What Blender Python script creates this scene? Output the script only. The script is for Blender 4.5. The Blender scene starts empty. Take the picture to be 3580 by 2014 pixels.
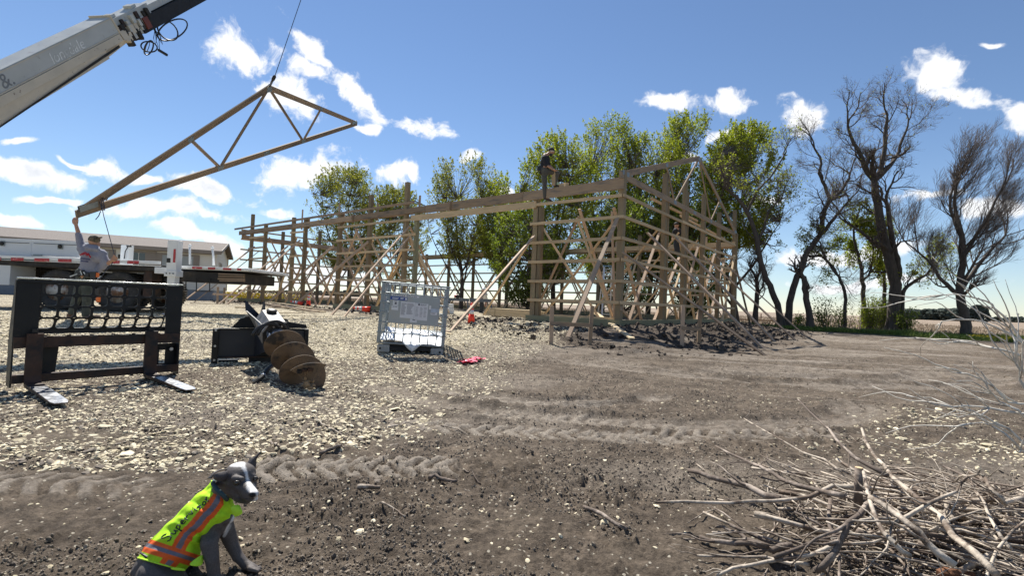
import bpy, math, random
import numpy as np
from mathutils import Vector, Matrix, Euler
random.seed(7); RS = np.random.RandomState(11)
S = bpy.context.scene
COL = S.collection

# ---------------------------------------------------------------- camera
CAMH = 0.95; FPX = 1700.0; CX, CY = 1790.0, 1007.0
PITCH = math.radians(1.69); ROLL = math.radians(2.2)
FW = Vector((0, math.cos(PITCH), math.sin(PITCH)))
R0 = Vector((1, 0, 0)); U0 = Vector((0, -math.sin(PITCH), math.cos(PITCH)))
RT = R0*math.cos(ROLL) + U0*math.sin(ROLL)
UP = -R0*math.sin(ROLL) + U0*math.cos(ROLL)
CAMP = Vector((0, 0, CAMH))
cd = bpy.data.cameras.new('camera'); cam = bpy.data.objects.new('camera', cd); COL.objects.link(cam)
m = Matrix((RT, UP, -FW)).transposed().to_4x4(); m.translation = CAMP
cam.matrix_world = m
cd.sensor_width = 36; cd.lens = FPX/3580*36; cd.clip_start = 0.05; cd.clip_end = 6000
S.camera = cam

def W(px, py, z):
    """world point seen at a photo pixel, z metres in front of the camera"""
    return CAMP + (FW + RT*((px-CX)/FPX) - UP*((py-CY)/FPX))*z

# ---------------------------------------------------------------- world, sun, exposure
SUN_EL = math.radians(54); SUN_AZ = math.radians(-26)      # azimuth from +Y, towards -X
sund = Vector((math.sin(SUN_AZ)*math.cos(SUN_EL), math.cos(SUN_AZ)*math.cos(SUN_EL), math.sin(SUN_EL)))
sl = bpy.data.lights.new('sun', 'SUN'); so = bpy.data.objects.new('sun', sl); COL.objects.link(so)
sl.energy = 5.0; sl.angle = math.radians(0.53); sl.color = (1.0, 0.96, 0.885)
so.rotation_euler = sund.to_track_quat('Z', 'Y').to_euler(); so.location = (0, 0, 40)
S.view_settings.view_transform = 'Standard'; S.view_settings.look = 'None'
S.view_settings.exposure = 0.76; S.view_settings.gamma = 1; S.view_settings.use_curve_mapping = False
S.render.engine = 'CYCLES'; S.cycles.max_bounces = 6; S.cycles.transparent_max_bounces = 12
S.cycles.use_denoising = True
wd = bpy.data.worlds.new('World'); S.world = wd; wd.use_nodes = True
nt = wd.node_tree; nt.nodes.clear()
def N(t, typ, **k):
    n = t.nodes.new(typ)
    for a, b in k.items():
        if a == 'ins':
            for i, v in b.items():
                if hasattr(v, 'is_linked') or isinstance(v, bpy.types.NodeSocket): t.links.new(v, n.inputs[i])
                else: n.inputs[i].default_value = v
        else: setattr(n, a, b)
    return n
def MATH(t, op, a, b=None, c=None, clamp=False):
    ins = {0: a}
    if b is not None: ins[1] = b
    if c is not None: ins[2] = c
    n = N(t, 'ShaderNodeMath', operation=op, ins=ins); n.use_clamp = clamp
    return n.outputs[0]
def MR(t, v, a, b, c=0.0, d=1.0, smooth=False):
    n = N(t, 'ShaderNodeMapRange', ins={0: v, 1: a, 2: b, 3: c, 4: d})
    if smooth: n.interpolation_type = 'SMOOTHSTEP'
    return n.outputs[0]
def MIX(t, f, a, b, mode='MIX'):
    n = N(t, 'ShaderNodeMix', data_type='RGBA', blend_type=mode)
    for i, v in ((0, f), (6, a), (7, b)):
        if isinstance(v, bpy.types.NodeSocket): t.links.new(v, n.inputs[i])
        else: n.inputs[i].default_value = v if i == 0 else (tuple(v)+(1,) if len(v) == 3 else v)
    return n.outputs[2]
def NOISE(t, vec, scale, det=4, rough=.55, out=0, dist=0.0):
    n = N(t, 'ShaderNodeTexNoise', ins={'Scale': scale, 'Detail': det, 'Roughness': rough, 'Distortion': dist})
    if vec is not None: t.links.new(vec, n.inputs['Vector'])
    return n.outputs[out]

sky = N(nt, 'ShaderNodeTexSky', sky_type='NISHITA', sun_disc=False, sun_elevation=SUN_EL, sun_rotation=SUN_AZ,
        altitude=200, air_density=1.0, dust_density=0.0, ozone_density=3.0)
tc = N(nt, 'ShaderNodeTexCoord').outputs['Generated']
warp = NOISE(nt, tc, 7.0, 3, .6, 1)
wv = N(nt, 'ShaderNodeVectorMath', operation='MULTIPLY_ADD', ins={0: warp, 1: (.085,)*3, 2: (-.0425,)*3}).outputs[0]
wv = N(nt, 'ShaderNodeVectorMath', operation='ADD', ins={0: tc, 1: wv}).outputs[0]
CL = [(615,122,80,52,10),(800,140,95,26,48),(880,220,105,36,48),(745,240,100,50,25),(795,180,60,22,30),(1080,330,78,40,3),(1175,388,38,13,0),
 (340,437,100,26,8),(500,470,130,30,12),(95,440,105,27,14),(740,425,135,48,-3),(420,525,150,30,4),(65,362,34,9,5),
 (1815,258,78,30,-14),(1660,255,62,22,15),(2350,185,66,36,10),(2440,245,95,22,18),(2030,310,75,40,35),(1850,330,58,22,-10),
 (700,535,36,14,5),(500,600,120,22,14),(2350,503,62,17,0),(2490,545,120,24,-8),(1945,500,66,17,0),(1000,440,50,30,0),
 (925,325,32,12,20),(2572,290,30,34,0),(1250,500,60,18,0),(2120,640,150,26,-4),
 (2180,715,210,20,0),(760,668,160,18,4),(150,500,80,10,0),(30,555,60,12,5),(900,700,250,12,0),(1740,392,30,12,0),
 (2470,115,26,8,0),(2410,300,22,10,30),(190,415,40,9,20)]
# the same kind of scattered fair-weather clouds outside the view
for k in range(16):
    CL.append(None)
dmin = None
rr = random.Random(5)
for e in CL:
    if e:
        cx, cy, rx, ry, rot = e; cx *= 1.39; cy *= 1.39; rx *= 1.22; ry *= 1.22
        d = (W(cx, cy, 1)-CAMP); L = d.length; d.normalize()
        a = math.radians(rot)
        t1 = (RT*math.cos(a) - UP*math.sin(a)); t1 = (t1 - d*t1.dot(d)).normalized()
        sx, sy = rx/FPX/L, ry/FPX/L
    else:
        az = math.radians(rr.choice([-1, 1])*rr.uniform(62, 178)); el = math.radians(rr.uniform(6, 50))
        d = Vector((math.sin(az)*math.cos(el), math.cos(az)*math.cos(el), math.sin(el)))
        t1 = Vector((math.cos(az), -math.sin(az), 0)); sx, sy = rr.uniform(.06, .14), rr.uniform(.02, .045)
    t2 = d.cross(t1)
    rotm = Matrix((t1, t2, d)).transposed().to_euler('XYZ')
    mp = N(nt, 'ShaderNodeMapping', vector_type='TEXTURE', ins={0: wv, 1: d, 2: rotm, 3: (sx, sy, max(sx, sy))}).outputs[0]
    ln = N(nt, 'ShaderNodeVectorMath', operation='LENGTH', ins={0: mp}).outputs['Value']
    dmin = ln if dmin is None else MATH(nt, 'SMOOTH_MIN', dmin, ln, 0.12)
n1 = NOISE(nt, wv, 16.0, 9, .62)
n2 = NOISE(nt, wv, 60.0, 5, .6)
f = MATH(nt, 'SUBTRACT', MATH(nt, 'MULTIPLY_ADD', n1, 3.4, MATH(nt, 'MULTIPLY_ADD', n2, 1.0, -.95)), dmin)
mask = MR(nt, f, 0.0, .75, 0, 1, True)
thick = MR(nt, f, .35, 1.5, 0, 1, True)
zz = N(nt, 'ShaderNodeSeparateXYZ', ins={0: tc}).outputs[2]
shade = NOISE(nt, wv, 22.0, 4, .6)
shf = MATH(nt, 'MULTIPLY', MR(nt, shade, .42, .62), MR(nt, zz, .42, .08, .25, .8), clamp=True)
ccol = MIX(nt, MATH(nt, 'MULTIPLY', shf, thick), (9.3, 9.4, 9.6), (6.0, 6.4, 7.1))
hz_ = MR(nt, zz, .30, .0, 0, .12, True)
skyc = MIX(nt, hz_, sky.outputs[0], (6.4, 7.2, 8.2))
skyc = MIX(nt, 1.0, skyc, (.97, 1.0, 1.05), 'MULTIPLY')
fc = MIX(nt, mask, skyc, ccol)
bg = N(nt, 'ShaderNodeBackground', ins={0: fc, 1: 0.071})
wo = N(nt, 'ShaderNodeOutputWorld', ins={0: bg.outputs[0]})
wd.cycles.sampling_method = 'MANUAL'; wd.cycles.sample_map_resolution = 512

# ---------------------------------------------------------------- noise and terrain
def _h(ix, iy, s):
    n = (ix.astype(np.int64)*374761393 + iy.astype(np.int64)*668265263 + s*69069) & 0xffffffff
    n = ((n ^ (n >> 13))*1274126177) & 0xffffffff
    return ((n ^ (n >> 16)) & 0xffff)/65535.0
def vn(x, y, s=0):
    x = np.asarray(x, float); y = np.asarray(y, float)
    ix = np.floor(x); iy = np.floor(y); fx = x-ix; fy = y-iy
    fx = fx*fx*(3-2*fx); fy = fy*fy*(3-2*fy)
    a = _h(ix, iy, s); b = _h(ix+1, iy, s); c = _h(ix, iy+1, s); d = _h(ix+1, iy+1, s)
    return a+(b-a)*fx+(c-a)*fy+(a-b-c+d)*fx*fy
def fbm(x, y, o=4, s=0, g=.5):
    r = 0; a = 1; t = 0
    for i in range(o):
        r = r+a*vn(x, y, s+i*17); t += a; a *= g; x = x*2.03+3.1; y = y*2.03+1.7
    return r/t
def ss(a, b, x):
    t = np.clip((np.asarray(x, float)-a)/(b-a), 0, 1); return t*t*(3-2*t)
# building frame: corner, long wall direction, gable direction
BC = np.array([3.06, 13.72]); BL = np.array([-.7856, .6187]); BG = np.array([.6187, .7856])
BLEN, BWID, BZ, EAVE = 24.6, 12.6, .44, 4.15
def bloc(x, y):
    dx = np.asarray(x, float)-BC[0]; dy = np.asarray(y, float)-BC[1]
    return dx*BL[0]+dy*BL[1], dx*BG[0]+dy*BG[1]
def hz0(x, y):
    x = np.asarray(x, float); y = np.asarray(y, float)
    left = ss(2.5, -1.0, x)
    z = .25*ss(7, 12, y)*left + .12*ss(14, 24, y)*(1-left) + .1*ss(13, 22, y)*left
    s, g = bloc(x, y)
    dx = np.maximum(np.maximum(-s, s-BLEN), 0); dy = np.maximum(np.maximum(-g, g-BWID), 0)
    d = np.hypot(dx, dy)
    door = ss(3.9, 4.9, s)*ss(.5, -.6, g)*.0
    pad = 1-ss(.1, 3.2, d)
    return z*(1-pad)+pad*.36+0*door
def gravel(x, y):
    """gravel cover 0..1"""
    n = fbm(x*.9, y*.9, 4, 5)-.5
    edge = np.interp(y, [0, 2.3, 2.6, 3.3, 4.7, 7, 9.8, 14, 20, 60], [-9, -3.6, -1.5, -.95, -.55, -.15, .7, 2.1, 2.6, 2.6])
    g = ss(.35, -.45, x-edge+n*1.3)
    g = g*ss(30, 24, y)
    # a second stony patch at the right
    g2 = np.exp(-(((x-3.9)/1.25)**2+((y-4.1)/1.0)**2))*.8
    g = np.maximum(g, g2*ss(.35, .6, fbm(x*1.7, y*1.7, 3, 9)))
    s, q = bloc(x, y)
    w = ss(2.8, 1.3, np.abs(q+1.0)+0*s)*ss(-3.5, -1, s)
    g = g*(1-.75*w*ss(.42, .6, fbm(x*1.3, y*1.3, 3, 15)))
    right = ss(-1.0, .2, -s)
    g = g*(1-right*.8)
    bare = ss(.56, .70, fbm(x*.55+9, y*.8, 4, 31))
    return np.clip(g*(1-.6*bare), 0, 1)
def spoil(x, y):
    """dark dug-out soil round the right hand corner of the building"""
    s, q = bloc(x, y)
    a = ss(3.6, 2.2, np.abs(q+1.3)+.0*s)*ss(7.5, 3, s)*ss(-3.4, -1.2, s)
    b = ss(2.8, 1.2, np.abs(s+1.3))*ss(-3, -.5, q)*ss(14.5, 12, q)
    c = ss(1.6, .6, np.abs(q+.7))*ss(-3, 0, s)*ss(27, 24, s)*.7
    m = np.maximum(np.maximum(a, b), c)
    return m*ss(.28, .5, fbm(x*1.1, y*1.1, 4, 41))
def tracks(x, y):
    """(height, dryness) of tyre marks"""
    h = np.zeros_like(x); d = np.zeros_like(x)
    def lug(x0, y0, x1, y1, w, per, amp, seed, dry=.8, bend=0.):
        nonlocal h, d
        L = math.hypot(x1-x0, y1-y0); ux, uy = (x1-x0)/L, (y1-y0)/L
        a = (x-x0)*ux+(y-y0)*uy; b = -(x-x0)*uy+(y-y0)*ux
        b = b-bend*((a/L-.5)**2-.25)*L
        n = fbm(x*6, y*6, 3, seed)
        inside = ss(w/2, w/2-.03, np.abs(b)+(n-.5)*.08)*ss(-.05, .08, a)*ss(L+.05, L-.08, a)
        ph = (a - np.abs(b)*.75)/per + (n-.5)*.16
        wv_ = ss(.40, .54, np.abs((ph % 1)-.5)*2)
        br = ss(.12, .32, n)*1.7
        h = h+inside*(wv_*amp-amp*.6); d = np.maximum(d, inside*wv_*dry*br)
    lug(-1.42, 2.60, -.28, 2.78, .36, .105, .022, 71, 1.)
    lug(-.9, 3.75, 1.3, 3.55, .30, .13, .018, 72, .7, .12)
    lug(-.4, 4.2, 1.5, 3.9, .24, .12, .015, 73, .6, -.1)
    lug(.6, 3.5, 2.6, 3.9, .3, .14, .016, 74, .55)
    lug(-3.3, 2.25, -1.7, 2.35, .3, .12, .015, 75, .5)
    for (cx, cy, rx, ry, w, dd, sd) in ((.45, 5.35, 1.15, .75, .16, .9, 81), (.35, 5.2, .72, .40, .12, .6, 82), (1.2, 5.6, 2.6, 1.6, .25, .45, 83), (4.5, 9, 3.6, 2.4, .3, .5, 84), (4.5, 9, 2.9, 1.8, .3, .4, 85)):
        th = np.arctan2((y-cy)/ry, (x-cx)/rx)
        r = np.hypot((x-cx)/rx, (y-cy)/ry)
        m = ss(w, w*.3, np.abs(r-1)*min(rx, ry))*ss(.1, -.35, np.sin(th))
        n = fbm(x*3, y*3, 3, sd)
        st = .5+.5*np.sin(r*60*min(rx, ry)+n*3)
        d = np.maximum(d, m*dd*1.6*ss(.3, .55, n)*(.45+.55*st)); h = h-m*.03+ss(.08, .0, np.abs(np.abs(r-1)*min(rx, ry)-w))*ss(.1, -.35, np.sin(th))*.035*n
    # long streaks of a passing machine on the right
    ang = math.radians(12)
    v = (x*math.sin(ang)+y*math.cos(ang)); u_ = x*math.cos(ang)-y*math.sin(ang)
    st = fbm(u_*.5, v*5.2, 5, 91, .6)
    m = ss(.5, 3.5, x)*ss(4.2, 6.5, y)*ss(25, 17, y)
    d = np.maximum(d, m*ss(.55, .68, st)*.62); h = h+m*(st-.5)*.10
    return h, d
def hz(x, y):
    x = np.asarray(x, float); y = np.asarray(y, float)
    r = np.hypot(x, y); near = ss(45, 12, r)
    z = hz0(x, y)
    z = z+(fbm(x*.6, y*.6, 3, 1)-.5)*.07*ss(1., 4, r)*near
    z = z+(fbm(x*5, y*5, 4, 2)-.5)*.03*near
    g = gravel(x, y)
    z = z+(1-g)*(fbm(x*17, y*17, 3, 3)-.5)*.034*ss(14, 6, r)
    z = z+(1-g)*(fbm(x*48, y*48, 2, 4)-.5)*.013*ss(5, 2.5, r)
    # churned soil near the dog and the pile
    ch = ss(.54, .66, fbm(x*1.7+4, y*2.3, 3, 51))*ss(6, 3.5, r)*(1-g)
    z = z+ch*(fbm(x*22, y*22, 3, 52)-.42)*.07+(1-g)*(fbm(x*95, y*95, 2, 54)-.5)*.008*ss(3.2, 1.8, r)
    sp = spoil(x, y)
    z = z+sp*(.0+(fbm(x*3.3, y*3.3, 4, 53, .6)-.4)*.24)
    th, td = tracks(x, y)
    z = z+th*(1-.7*g)
    return z
def hs(x, y): return float(hz(np.array([x]), np.array([y]))[0])
def Gp(px, py, dz=0.0):
    """where the ray through a photo pixel meets the ground"""
    d = (W(px, py, 1)-CAMP); z = 0.0
    for _ in range(25):
        t = (CAMH-z-dz)/max(-d.z, 1e-4); p = CAMP+d*t
        z = .5*z+.5*float(hz0(p.x, p.y))
    return Vector((p.x, p.y, z+dz))
def onplane(px, py, p0, n):
    d = (W(px, py, 1)-CAMP); return CAMP+d*((Vector(p0)-CAMP).dot(Vector(n))/d.dot(Vector(n)))

# ---------------------------------------------------------------- mesh builder
class MB:
    def __init__(s): s.V = []; s.F = []; s.UV = []; s.n = 0
    def add(s, vs, fs, uvs=None):
        for v in vs: s.V.append((float(v[0]), float(v[1]), float(v[2])))
        for i, f in enumerate(fs):
            s.F.append(tuple(j+s.n for j in f)); s.UV.append(uvs[i] if uvs else [(0, 0)]*len(f))
        s.n = len(s.V); return s
    def beam(s, p0, p1, w, h, up=(0, 0, 1), off=None):
        p0 = Vector(p0); p1 = Vector(p1); d = p1-p0; L = d.length or 1e-6; d = d/L
        u = Vector(up); u = u-d*u.dot(d)
        if u.length < 1e-4: u = Vector((0, 1, 0)) if abs(d.y) < .9 else Vector((1, 0, 0)); u = u-d*u.dot(d)
        u.normalize(); r = d.cross(u)
        if off: p0 = p0+Vector(off); p1 = p1+Vector(off)
        vs = []
        for p in (p0, p1):
            for a, b in ((-1, -1), (1, -1), (1, 1), (-1, 1)): vs.append(p+r*(a*w/2)+u*(b*h/2))
        o = s.n*.37 % 7
        fs = [(0, 3, 2, 1), (4, 5, 6, 7), (0, 1, 5, 4), (1, 2, 6, 5), (2, 3, 7, 6), (3, 0, 4, 7)]
        uv = [[(o, 0), (o, h), (o+w, h), (o+w, 0)], [(o, 0), (o+w, 0), (o+w, h), (o, h)]]
        c = 0
        for k in range(4):
            e = (w, h, w, h)[k]; uv.append([(o, c), (o, c+e), (o+L, c+e), (o+L, c)]); c += e+.013
        return s.add(vs, fs, uv)
    def box(s, c, sz, M=None):
        x, y, z = [q/2 for q in sz]; c = Vector(c)
        vs = [Vector((a*x, b*y, e*z)) for e in (-1, 1) for a, b in ((-1, -1), (1, -1), (1, 1), (-1, 1))]
        if M is not None: vs = [M @ v for v in vs]
        vs = [c+v for v in vs]
        fs = [(0, 3, 2, 1), (4, 5, 6, 7), (0, 1, 5, 4), (1, 2, 6, 5), (2, 3, 7, 6), (3, 0, 4, 7)]
        L = [(0, 0), (sz[0], 0), (sz[0], sz[2]), (0, sz[2])]
        return s.add(vs, fs, [L]*6)
    def tube(s, pts, rad, n=8, cap=True, closed=False):
        P = np.array([tuple(p) for p in pts], float); k = len(P)
        if np.isscalar(rad): rad = [rad]*k
        T = np.zeros_like(P); T[1:-1] = P[2:]-P[:-2]; T[0] = P[1]-P[0]; T[-1] = P[-1]-P[-2]
        if closed: T[0] = P[1]-P[-2]; T[-1] = T[0]
        T /= np.linalg.norm(T, axis=1)[:, None]+1e-12
        a = np.array([0, 0, 1.]) if abs(T[0][2]) < .9 else np.array([1., 0, 0])
        ang = np.linspace(0, 2*math.pi, n, endpoint=False); ca = np.cos(ang)[:, None]; sa = np.sin(ang)[:, None]
        vs = []
        for i in range(k):
            a = a-T[i]*a.dot(T[i]); a /= np.linalg.norm(a)+1e-12; b = np.cross(T[i], a)
            vs.append(P[i]+rad[i]*(ca*a+sa*b))
        vs = np.concatenate(vs); fs = []; uv = []
        L = 0
        for i in range(k-1):
            dl = float(np.linalg.norm(P[i+1]-P[i])); pr = 6.28*max(rad[i], 1e-4)
            for j in range(n):
                j2 = (j+1) % n
                fs.append((i*n+j, i*n+j2, (i+1)*n+j2, (i+1)*n+j))
                uv.append([(L, pr*j/n), (L, pr*(j+1)/n), (L+dl, pr*(j+1)/n), (L+dl, pr*j/n)])
            L += dl
        if cap and not closed:
            fs.append(tuple(range(n-1, -1, -1))); uv.append([(0, 0)]*n)
            fs.append(tuple(range((k-1)*n, k*n))); uv.append([(0, 0)]*n)
        return s.add(vs, fs, uv)
    def lathe(s, prof, n=24, M=None, close=False):
        vs = []
        for (r, z) in prof:
            for j in range(n):
                a = 2*math.pi*j/n; v = Vector((r*math.cos(a), r*math.sin(a), z)); vs.append(M @ v if M is not None else v)
        fs = []; k = len(prof)
        for i in range(k-1 if not close else k):
            i2 = (i+1) % k
            for j in range(n):
                j2 = (j+1) % n; fs.append((i*n+j, i*n+j2, i2*n+j2, i2*n+j))
        if not close:
            fs.append(tuple(range(n-1, -1, -1))); fs.append(tuple(range((k-1)*n, k*n)))
        return s.add(vs, fs)
    def prism(s, poly, M, t):
        """extrude a 2d outline (local xy) by t along local z"""
        n = len(poly); vs = [M @ Vector((a, b, -t/2)) for a, b in poly]+[M @ Vector((a, b, t/2)) for a, b in poly]
        fs = [tuple(range(n-1, -1, -1)), tuple(range(n, 2*n))]+[(i, (i+1) % n, n+(i+1) % n, n+i) for i in range(n)]
        uv = [[poly[j] for j in range(n-1, -1, -1)], list(poly)]+[[(0, 0), (.1, 0), (.1, .1), (0, .1)]]*n
        return s.add(vs, fs, uv)
    def grid(s, P):
        """P[i][j] points"""
        a, b = len(P), len(P[0]); vs = [p for r in P for p in r]
        fs = [(i*b+j, i*b+j+1, (i+1)*b+j+1, (i+1)*b+j) for i in range(a-1) for j in range(b-1)]
        uv = [[(i/(a-1), j/(b-1)), (i/(a-1), (j+1)/(b-1)), ((i+1)/(a-1), (j+1)/(b-1)), ((i+1)/(a-1), j/(b-1))] for i in range(a-1) for j in range(b-1)]
        return s.add(vs, fs, uv)
    def sphere(s, c, r, n=12, m=8, M=None):
        c = Vector(c); r = (r, r, r) if np.isscalar(r) else r
        vs = []; fs = []
        for i in range(m+1):
            th = math.pi*i/m
            for j in range(n):
                a = 2*math.pi*j/n; v = Vector((r[0]*math.sin(th)*math.cos(a), r[1]*math.sin(th)*math.sin(a), r[2]*math.cos(th)))
                vs.append(c+(M @ v if M is not None else v))
        for i in range(m):
            for j in range(n):
                j2 = (j+1) % n; fs.append((i*n+j, (i+1)*n+j, (i+1)*n+j2, i*n+j2))
        return s.add(vs, fs)
    def build(s, name, mat, parent=None, smooth=False, bevel=0, label=None, kind=None, weld=False):
        o0 = Vector((0, 0, 0))
        if parent is not None: o0 = wloc(parent)
        me = bpy.data.meshes.new(name)
        V = np.array(s.V, float)-np.array(o0) if s.V else np.zeros((0, 3))
        me.from_pydata(V.tolist(), [], s.F)
        ul = me.uv_layers.new(name='UVMap')
        flat = [c for f in s.UV for q in f for c in q]
        if len(flat) == len(ul.data)*2: ul.data.foreach_set('uv', flat)
        if mat is not None: me.materials.append(mat)
        if smooth: me.polygons.foreach_set('use_smooth', [True]*len(me.polygons))
        me.update()
        o = bpy.data.objects.new(name, me); COL.objects.link(o)
        if parent is not None: o.parent = parent
        if bevel:
            b = o.modifiers.new('bevel', 'BEVEL'); b.width = bevel; b.segments = 2; b.limit_method = 'ANGLE'; b.harden_normals = False
        if label: o['label'] = label
        if kind: o['kind'] = kind
        return o
def wloc(o):
    v = Vector(o.location)
    while o.parent: o = o.parent; v = v+Vector(o.location)
    return v
def thing(name, label, cat, loc=(0, 0, 0), group=None):
    o = bpy.data.objects.new(name, None); COL.objects.link(o); o.location = loc; o.empty_display_size = .1
    o['label'] = label; o['category'] = cat
    if group: o['group'] = group
    return o
def tag(o, label, cat, group=None, kind=None):
    o['label'] = label; o['category'] = cat
    if group: o['group'] = group
    if kind: o['kind'] = kind
    return o
def copy_thing(r, loc, label=None, rotz=None):
    c = r.copy(); COL.objects.link(c); c.location = loc
    if rotz is not None: c.rotation_euler = (0, 0, rotz)
    if label: c['label'] = label
    for ch in r.children:
        d = ch.copy(); COL.objects.link(d); d.parent = c
        for g in ch.children:
            e = g.copy(); COL.objects.link(e); e.parent = d
    return c
def basis(x, y=None, z=None, o=(0, 0, 0)):
    x = Vector(x).normalized(); z = Vector(z or (0, 0, 1)); z = (z-x*z.dot(x)).normalized(); y = z.cross(x)
    M = Matrix((x, y, z)).transposed().to_4x4(); M.translation = Vector(o); return M

# ---------------------------------------------------------------- materials
MATS = {}
def mat(name, col, rough=.7, metal=0., var=.25, scale=6., bump=.0, bscale=40., col2=None, c2scale=None, c2thr=(.5, .65), vec='Object', objvar=0., spec=None, stretch=None, sheen=0, coat=0):
    if name in MATS: return MATS[name]
    m = bpy.data.materials.new(name); m.use_nodes = True; t = m.node_tree; p = t.nodes['Principled BSDF']
    v = N(t, 'ShaderNodeTexCoord').outputs[vec]
    if stretch: v = N(t, 'ShaderNodeMapping', ins={0: v, 3: stretch}).outputs[0]
    rnd = N(t, 'ShaderNodeObjectInfo').outputs['Random']
    if vec in ('UV', 'Object'):
        v = N(t, 'ShaderNodeVectorMath', operation='ADD', ins={0: v, 1: MATH(t, 'MULTIPLY', rnd, 13.7)}).outputs[0]
    n = NOISE(t, v, scale, 5, .6)
    f = MR(t, n, .25, .75, 1-var, 1+var)
    if objvar: f = MATH(t, 'MULTIPLY', f, MR(t, rnd, 0, 1, 1-objvar, 1+objvar))
    c = MIX(t, 1., col, N(t, 'ShaderNodeCombineXYZ', ins={0: f, 1: f, 2: f}).outputs[0], 'MULTIPLY')
    if col2:
        n2 = NOISE(t, v, c2scale or scale*.6, 6, .65)
        c = MIX(t, MR(t, n2, c2thr[0], c2thr[1]), c, col2)
    t.links.new(c, p.inputs['Base Color']); p.inputs['Metallic'].default_value = metal
    rg = MR(t, NOISE(t, v, scale*2, 4, .6), .3, .7, max(rough-.1, 0), min(rough+.1, 1)); t.links.new(rg, p.inputs['Roughness'])
    if spec is not None: p.inputs['Specular IOR Level'].default_value = spec
    if sheen: p.inputs['Sheen Weight'].default_value = sheen
    if coat: p.inputs['Coat Weight'].default_value = coat; p.inputs['Coat Roughness'].default_value = .2
    if bump:
        b = N(t, 'ShaderNodeBump', ins={'Strength': bump, 'Distance': .01, 'Height': NOISE(t, v, bscale, 4, .6)})
        t.links.new(b.outputs[0], p.inputs['Normal'])
    MATS[name] = m; return m
def wood(name, a, b, dark, objvar=.22, rough=.75, stain=None, sthr=(.56, .72)):
    m = bpy.data.materials.new(name); m.use_nodes = True; t = m.node_tree; p = t.nodes['Principled BSDF']
    uv = N(t, 'ShaderNodeTexCoord').outputs['UV']; rnd = N(t, 'ShaderNodeObjectInfo').outputs['Random']
    v = N(t, 'ShaderNodeVectorMath', operation='ADD', ins={0: uv, 1: MATH(t, 'MULTIPLY', rnd, 31.)}).outputs[0]
    g = NOISE(t, N(t, 'ShaderNodeMapping', ins={0: v, 3: (2.2, 70, 1)}).outputs[0], 1., 5, .65, dist=.4)
    c = MIX(t, MR(t, g, .3, .7), a, b)
    k = N(t, 'ShaderNodeTexVoronoi', ins={0: N(t, 'ShaderNodeMapping', ins={0: v, 3: (1.6, 9, 1)}).outputs[0], 2: 1.})
    c = MIX(t, MR(t, k.outputs[0], .10, .04), c, dark)
    big = NOISE(t, N(t, 'ShaderNodeMapping', ins={0: v, 3: (.9, 5, 1)}).outputs[0], 1.5, 4, .6)
    if stain: c = MIX(t, MR(t, big, sthr[0], sthr[1], 0, .85), c, stain)
    f = MATH(t, 'MULTIPLY', MR(t, rnd, 0, 1, 1-objvar, 1+objvar), MR(t, big, .3, .7, .88, 1.12))
    c = MIX(t, 1., c, N(t, 'ShaderNodeCombineXYZ', ins={0: f, 1: f, 2: f}).outputs[0], 'MULTIPLY')
    t.links.new(c, p.inputs['Base Color']); p.inputs['Roughness'].default_value = rough; p.inputs['Specular IOR Level'].default_value = .25
    bp = N(t, 'ShaderNodeBump', ins={'Strength': .35, 'Distance': .003, 'Height': g}); t.links.new(bp.outputs[0], p.inputs['Normal'])
    MATS[name] = m; return m
def attrmat(name, attr='col', rough=.8, bump=.3, bscale=60., inst=False, spec=.3, trans=0., nscale=25., var=.2):
    m = bpy.data.materials.new(name); m.use_nodes = True; t = m.node_tree; p = t.nodes['Principled BSDF']
    a = N(t, 'ShaderNodeAttribute', attribute_name=attr)
    if inst: a.attribute_type = 'INSTANCER'
    v = N(t, 'ShaderNodeTexCoord').outputs['Object']
    f = MR(t, NOISE(t, v, nscale, 4, .6), .3, .7, 1-var, 1+var)
    c = MIX(t, 1., a.outputs[0], N(t, 'ShaderNodeCombineXYZ', ins={0: f, 1: f, 2: f}).outputs[0], 'MULTIPLY')
    t.links.new(c, p.inputs['Base Color']); p.inputs['Roughness'].default_value = rough; p.inputs['Specular IOR Level'].default_value = spec
    if bump:
        b = N(t, 'ShaderNodeBump', ins={'Strength': bump, 'Distance': .004, 'Height': NOISE(t, v, bscale, 4, .6)})
        t.links.new(b.outputs[0], p.inputs['Normal'])
    if trans:
        o = t.nodes['Material Output']; tr = N(t, 'ShaderNodeBsdfTranslucent', ins={0: c}); mx = N(t, 'ShaderNodeMixShader', ins={0: trans, 1: p.outputs[0], 2: tr.outputs[0]})
        t.links.new(mx.outputs[0], o.inputs[0])
    MATS[name] = m; return m
def leafmat(name, c1, c2, trans=.45):
    m = bpy.data.materials.new(name); m.use_nodes = True; t = m.node_tree; p = t.nodes['Principled BSDF']
    g = N(t, 'ShaderNodeNewGeometry'); r = g.outputs['Random Per Island']
    big = NOISE(t, N(t, 'ShaderNodeTexCoord').outputs['Object'], .55, 3, .6)
    f = MATH(t, 'ADD', MATH(t, 'MULTIPLY', r, .55), MR(t, big, .35, .65, 0, .45))
    c = MIX(t, f, c1, c2)
    t.links.new(c, p.inputs['Base Color']); p.inputs['Roughness'].default_value = .55; p.inputs['Specular IOR Level'].default_value = .35
    tc2 = MIX(t, 1., c, (1.25, 1.45, .55), 'MULTIPLY')
    tr = N(t, 'ShaderNodeBsdfTranslucent', ins={0: tc2}); mx = N(t, 'ShaderNodeMixShader', ins={0: trans, 1: p.outputs[0], 2: tr.outputs[0]})
    t.links.new(mx.outputs[0], t.nodes['Material Output'].inputs[0]); MATS[name] = m; return m

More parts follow.
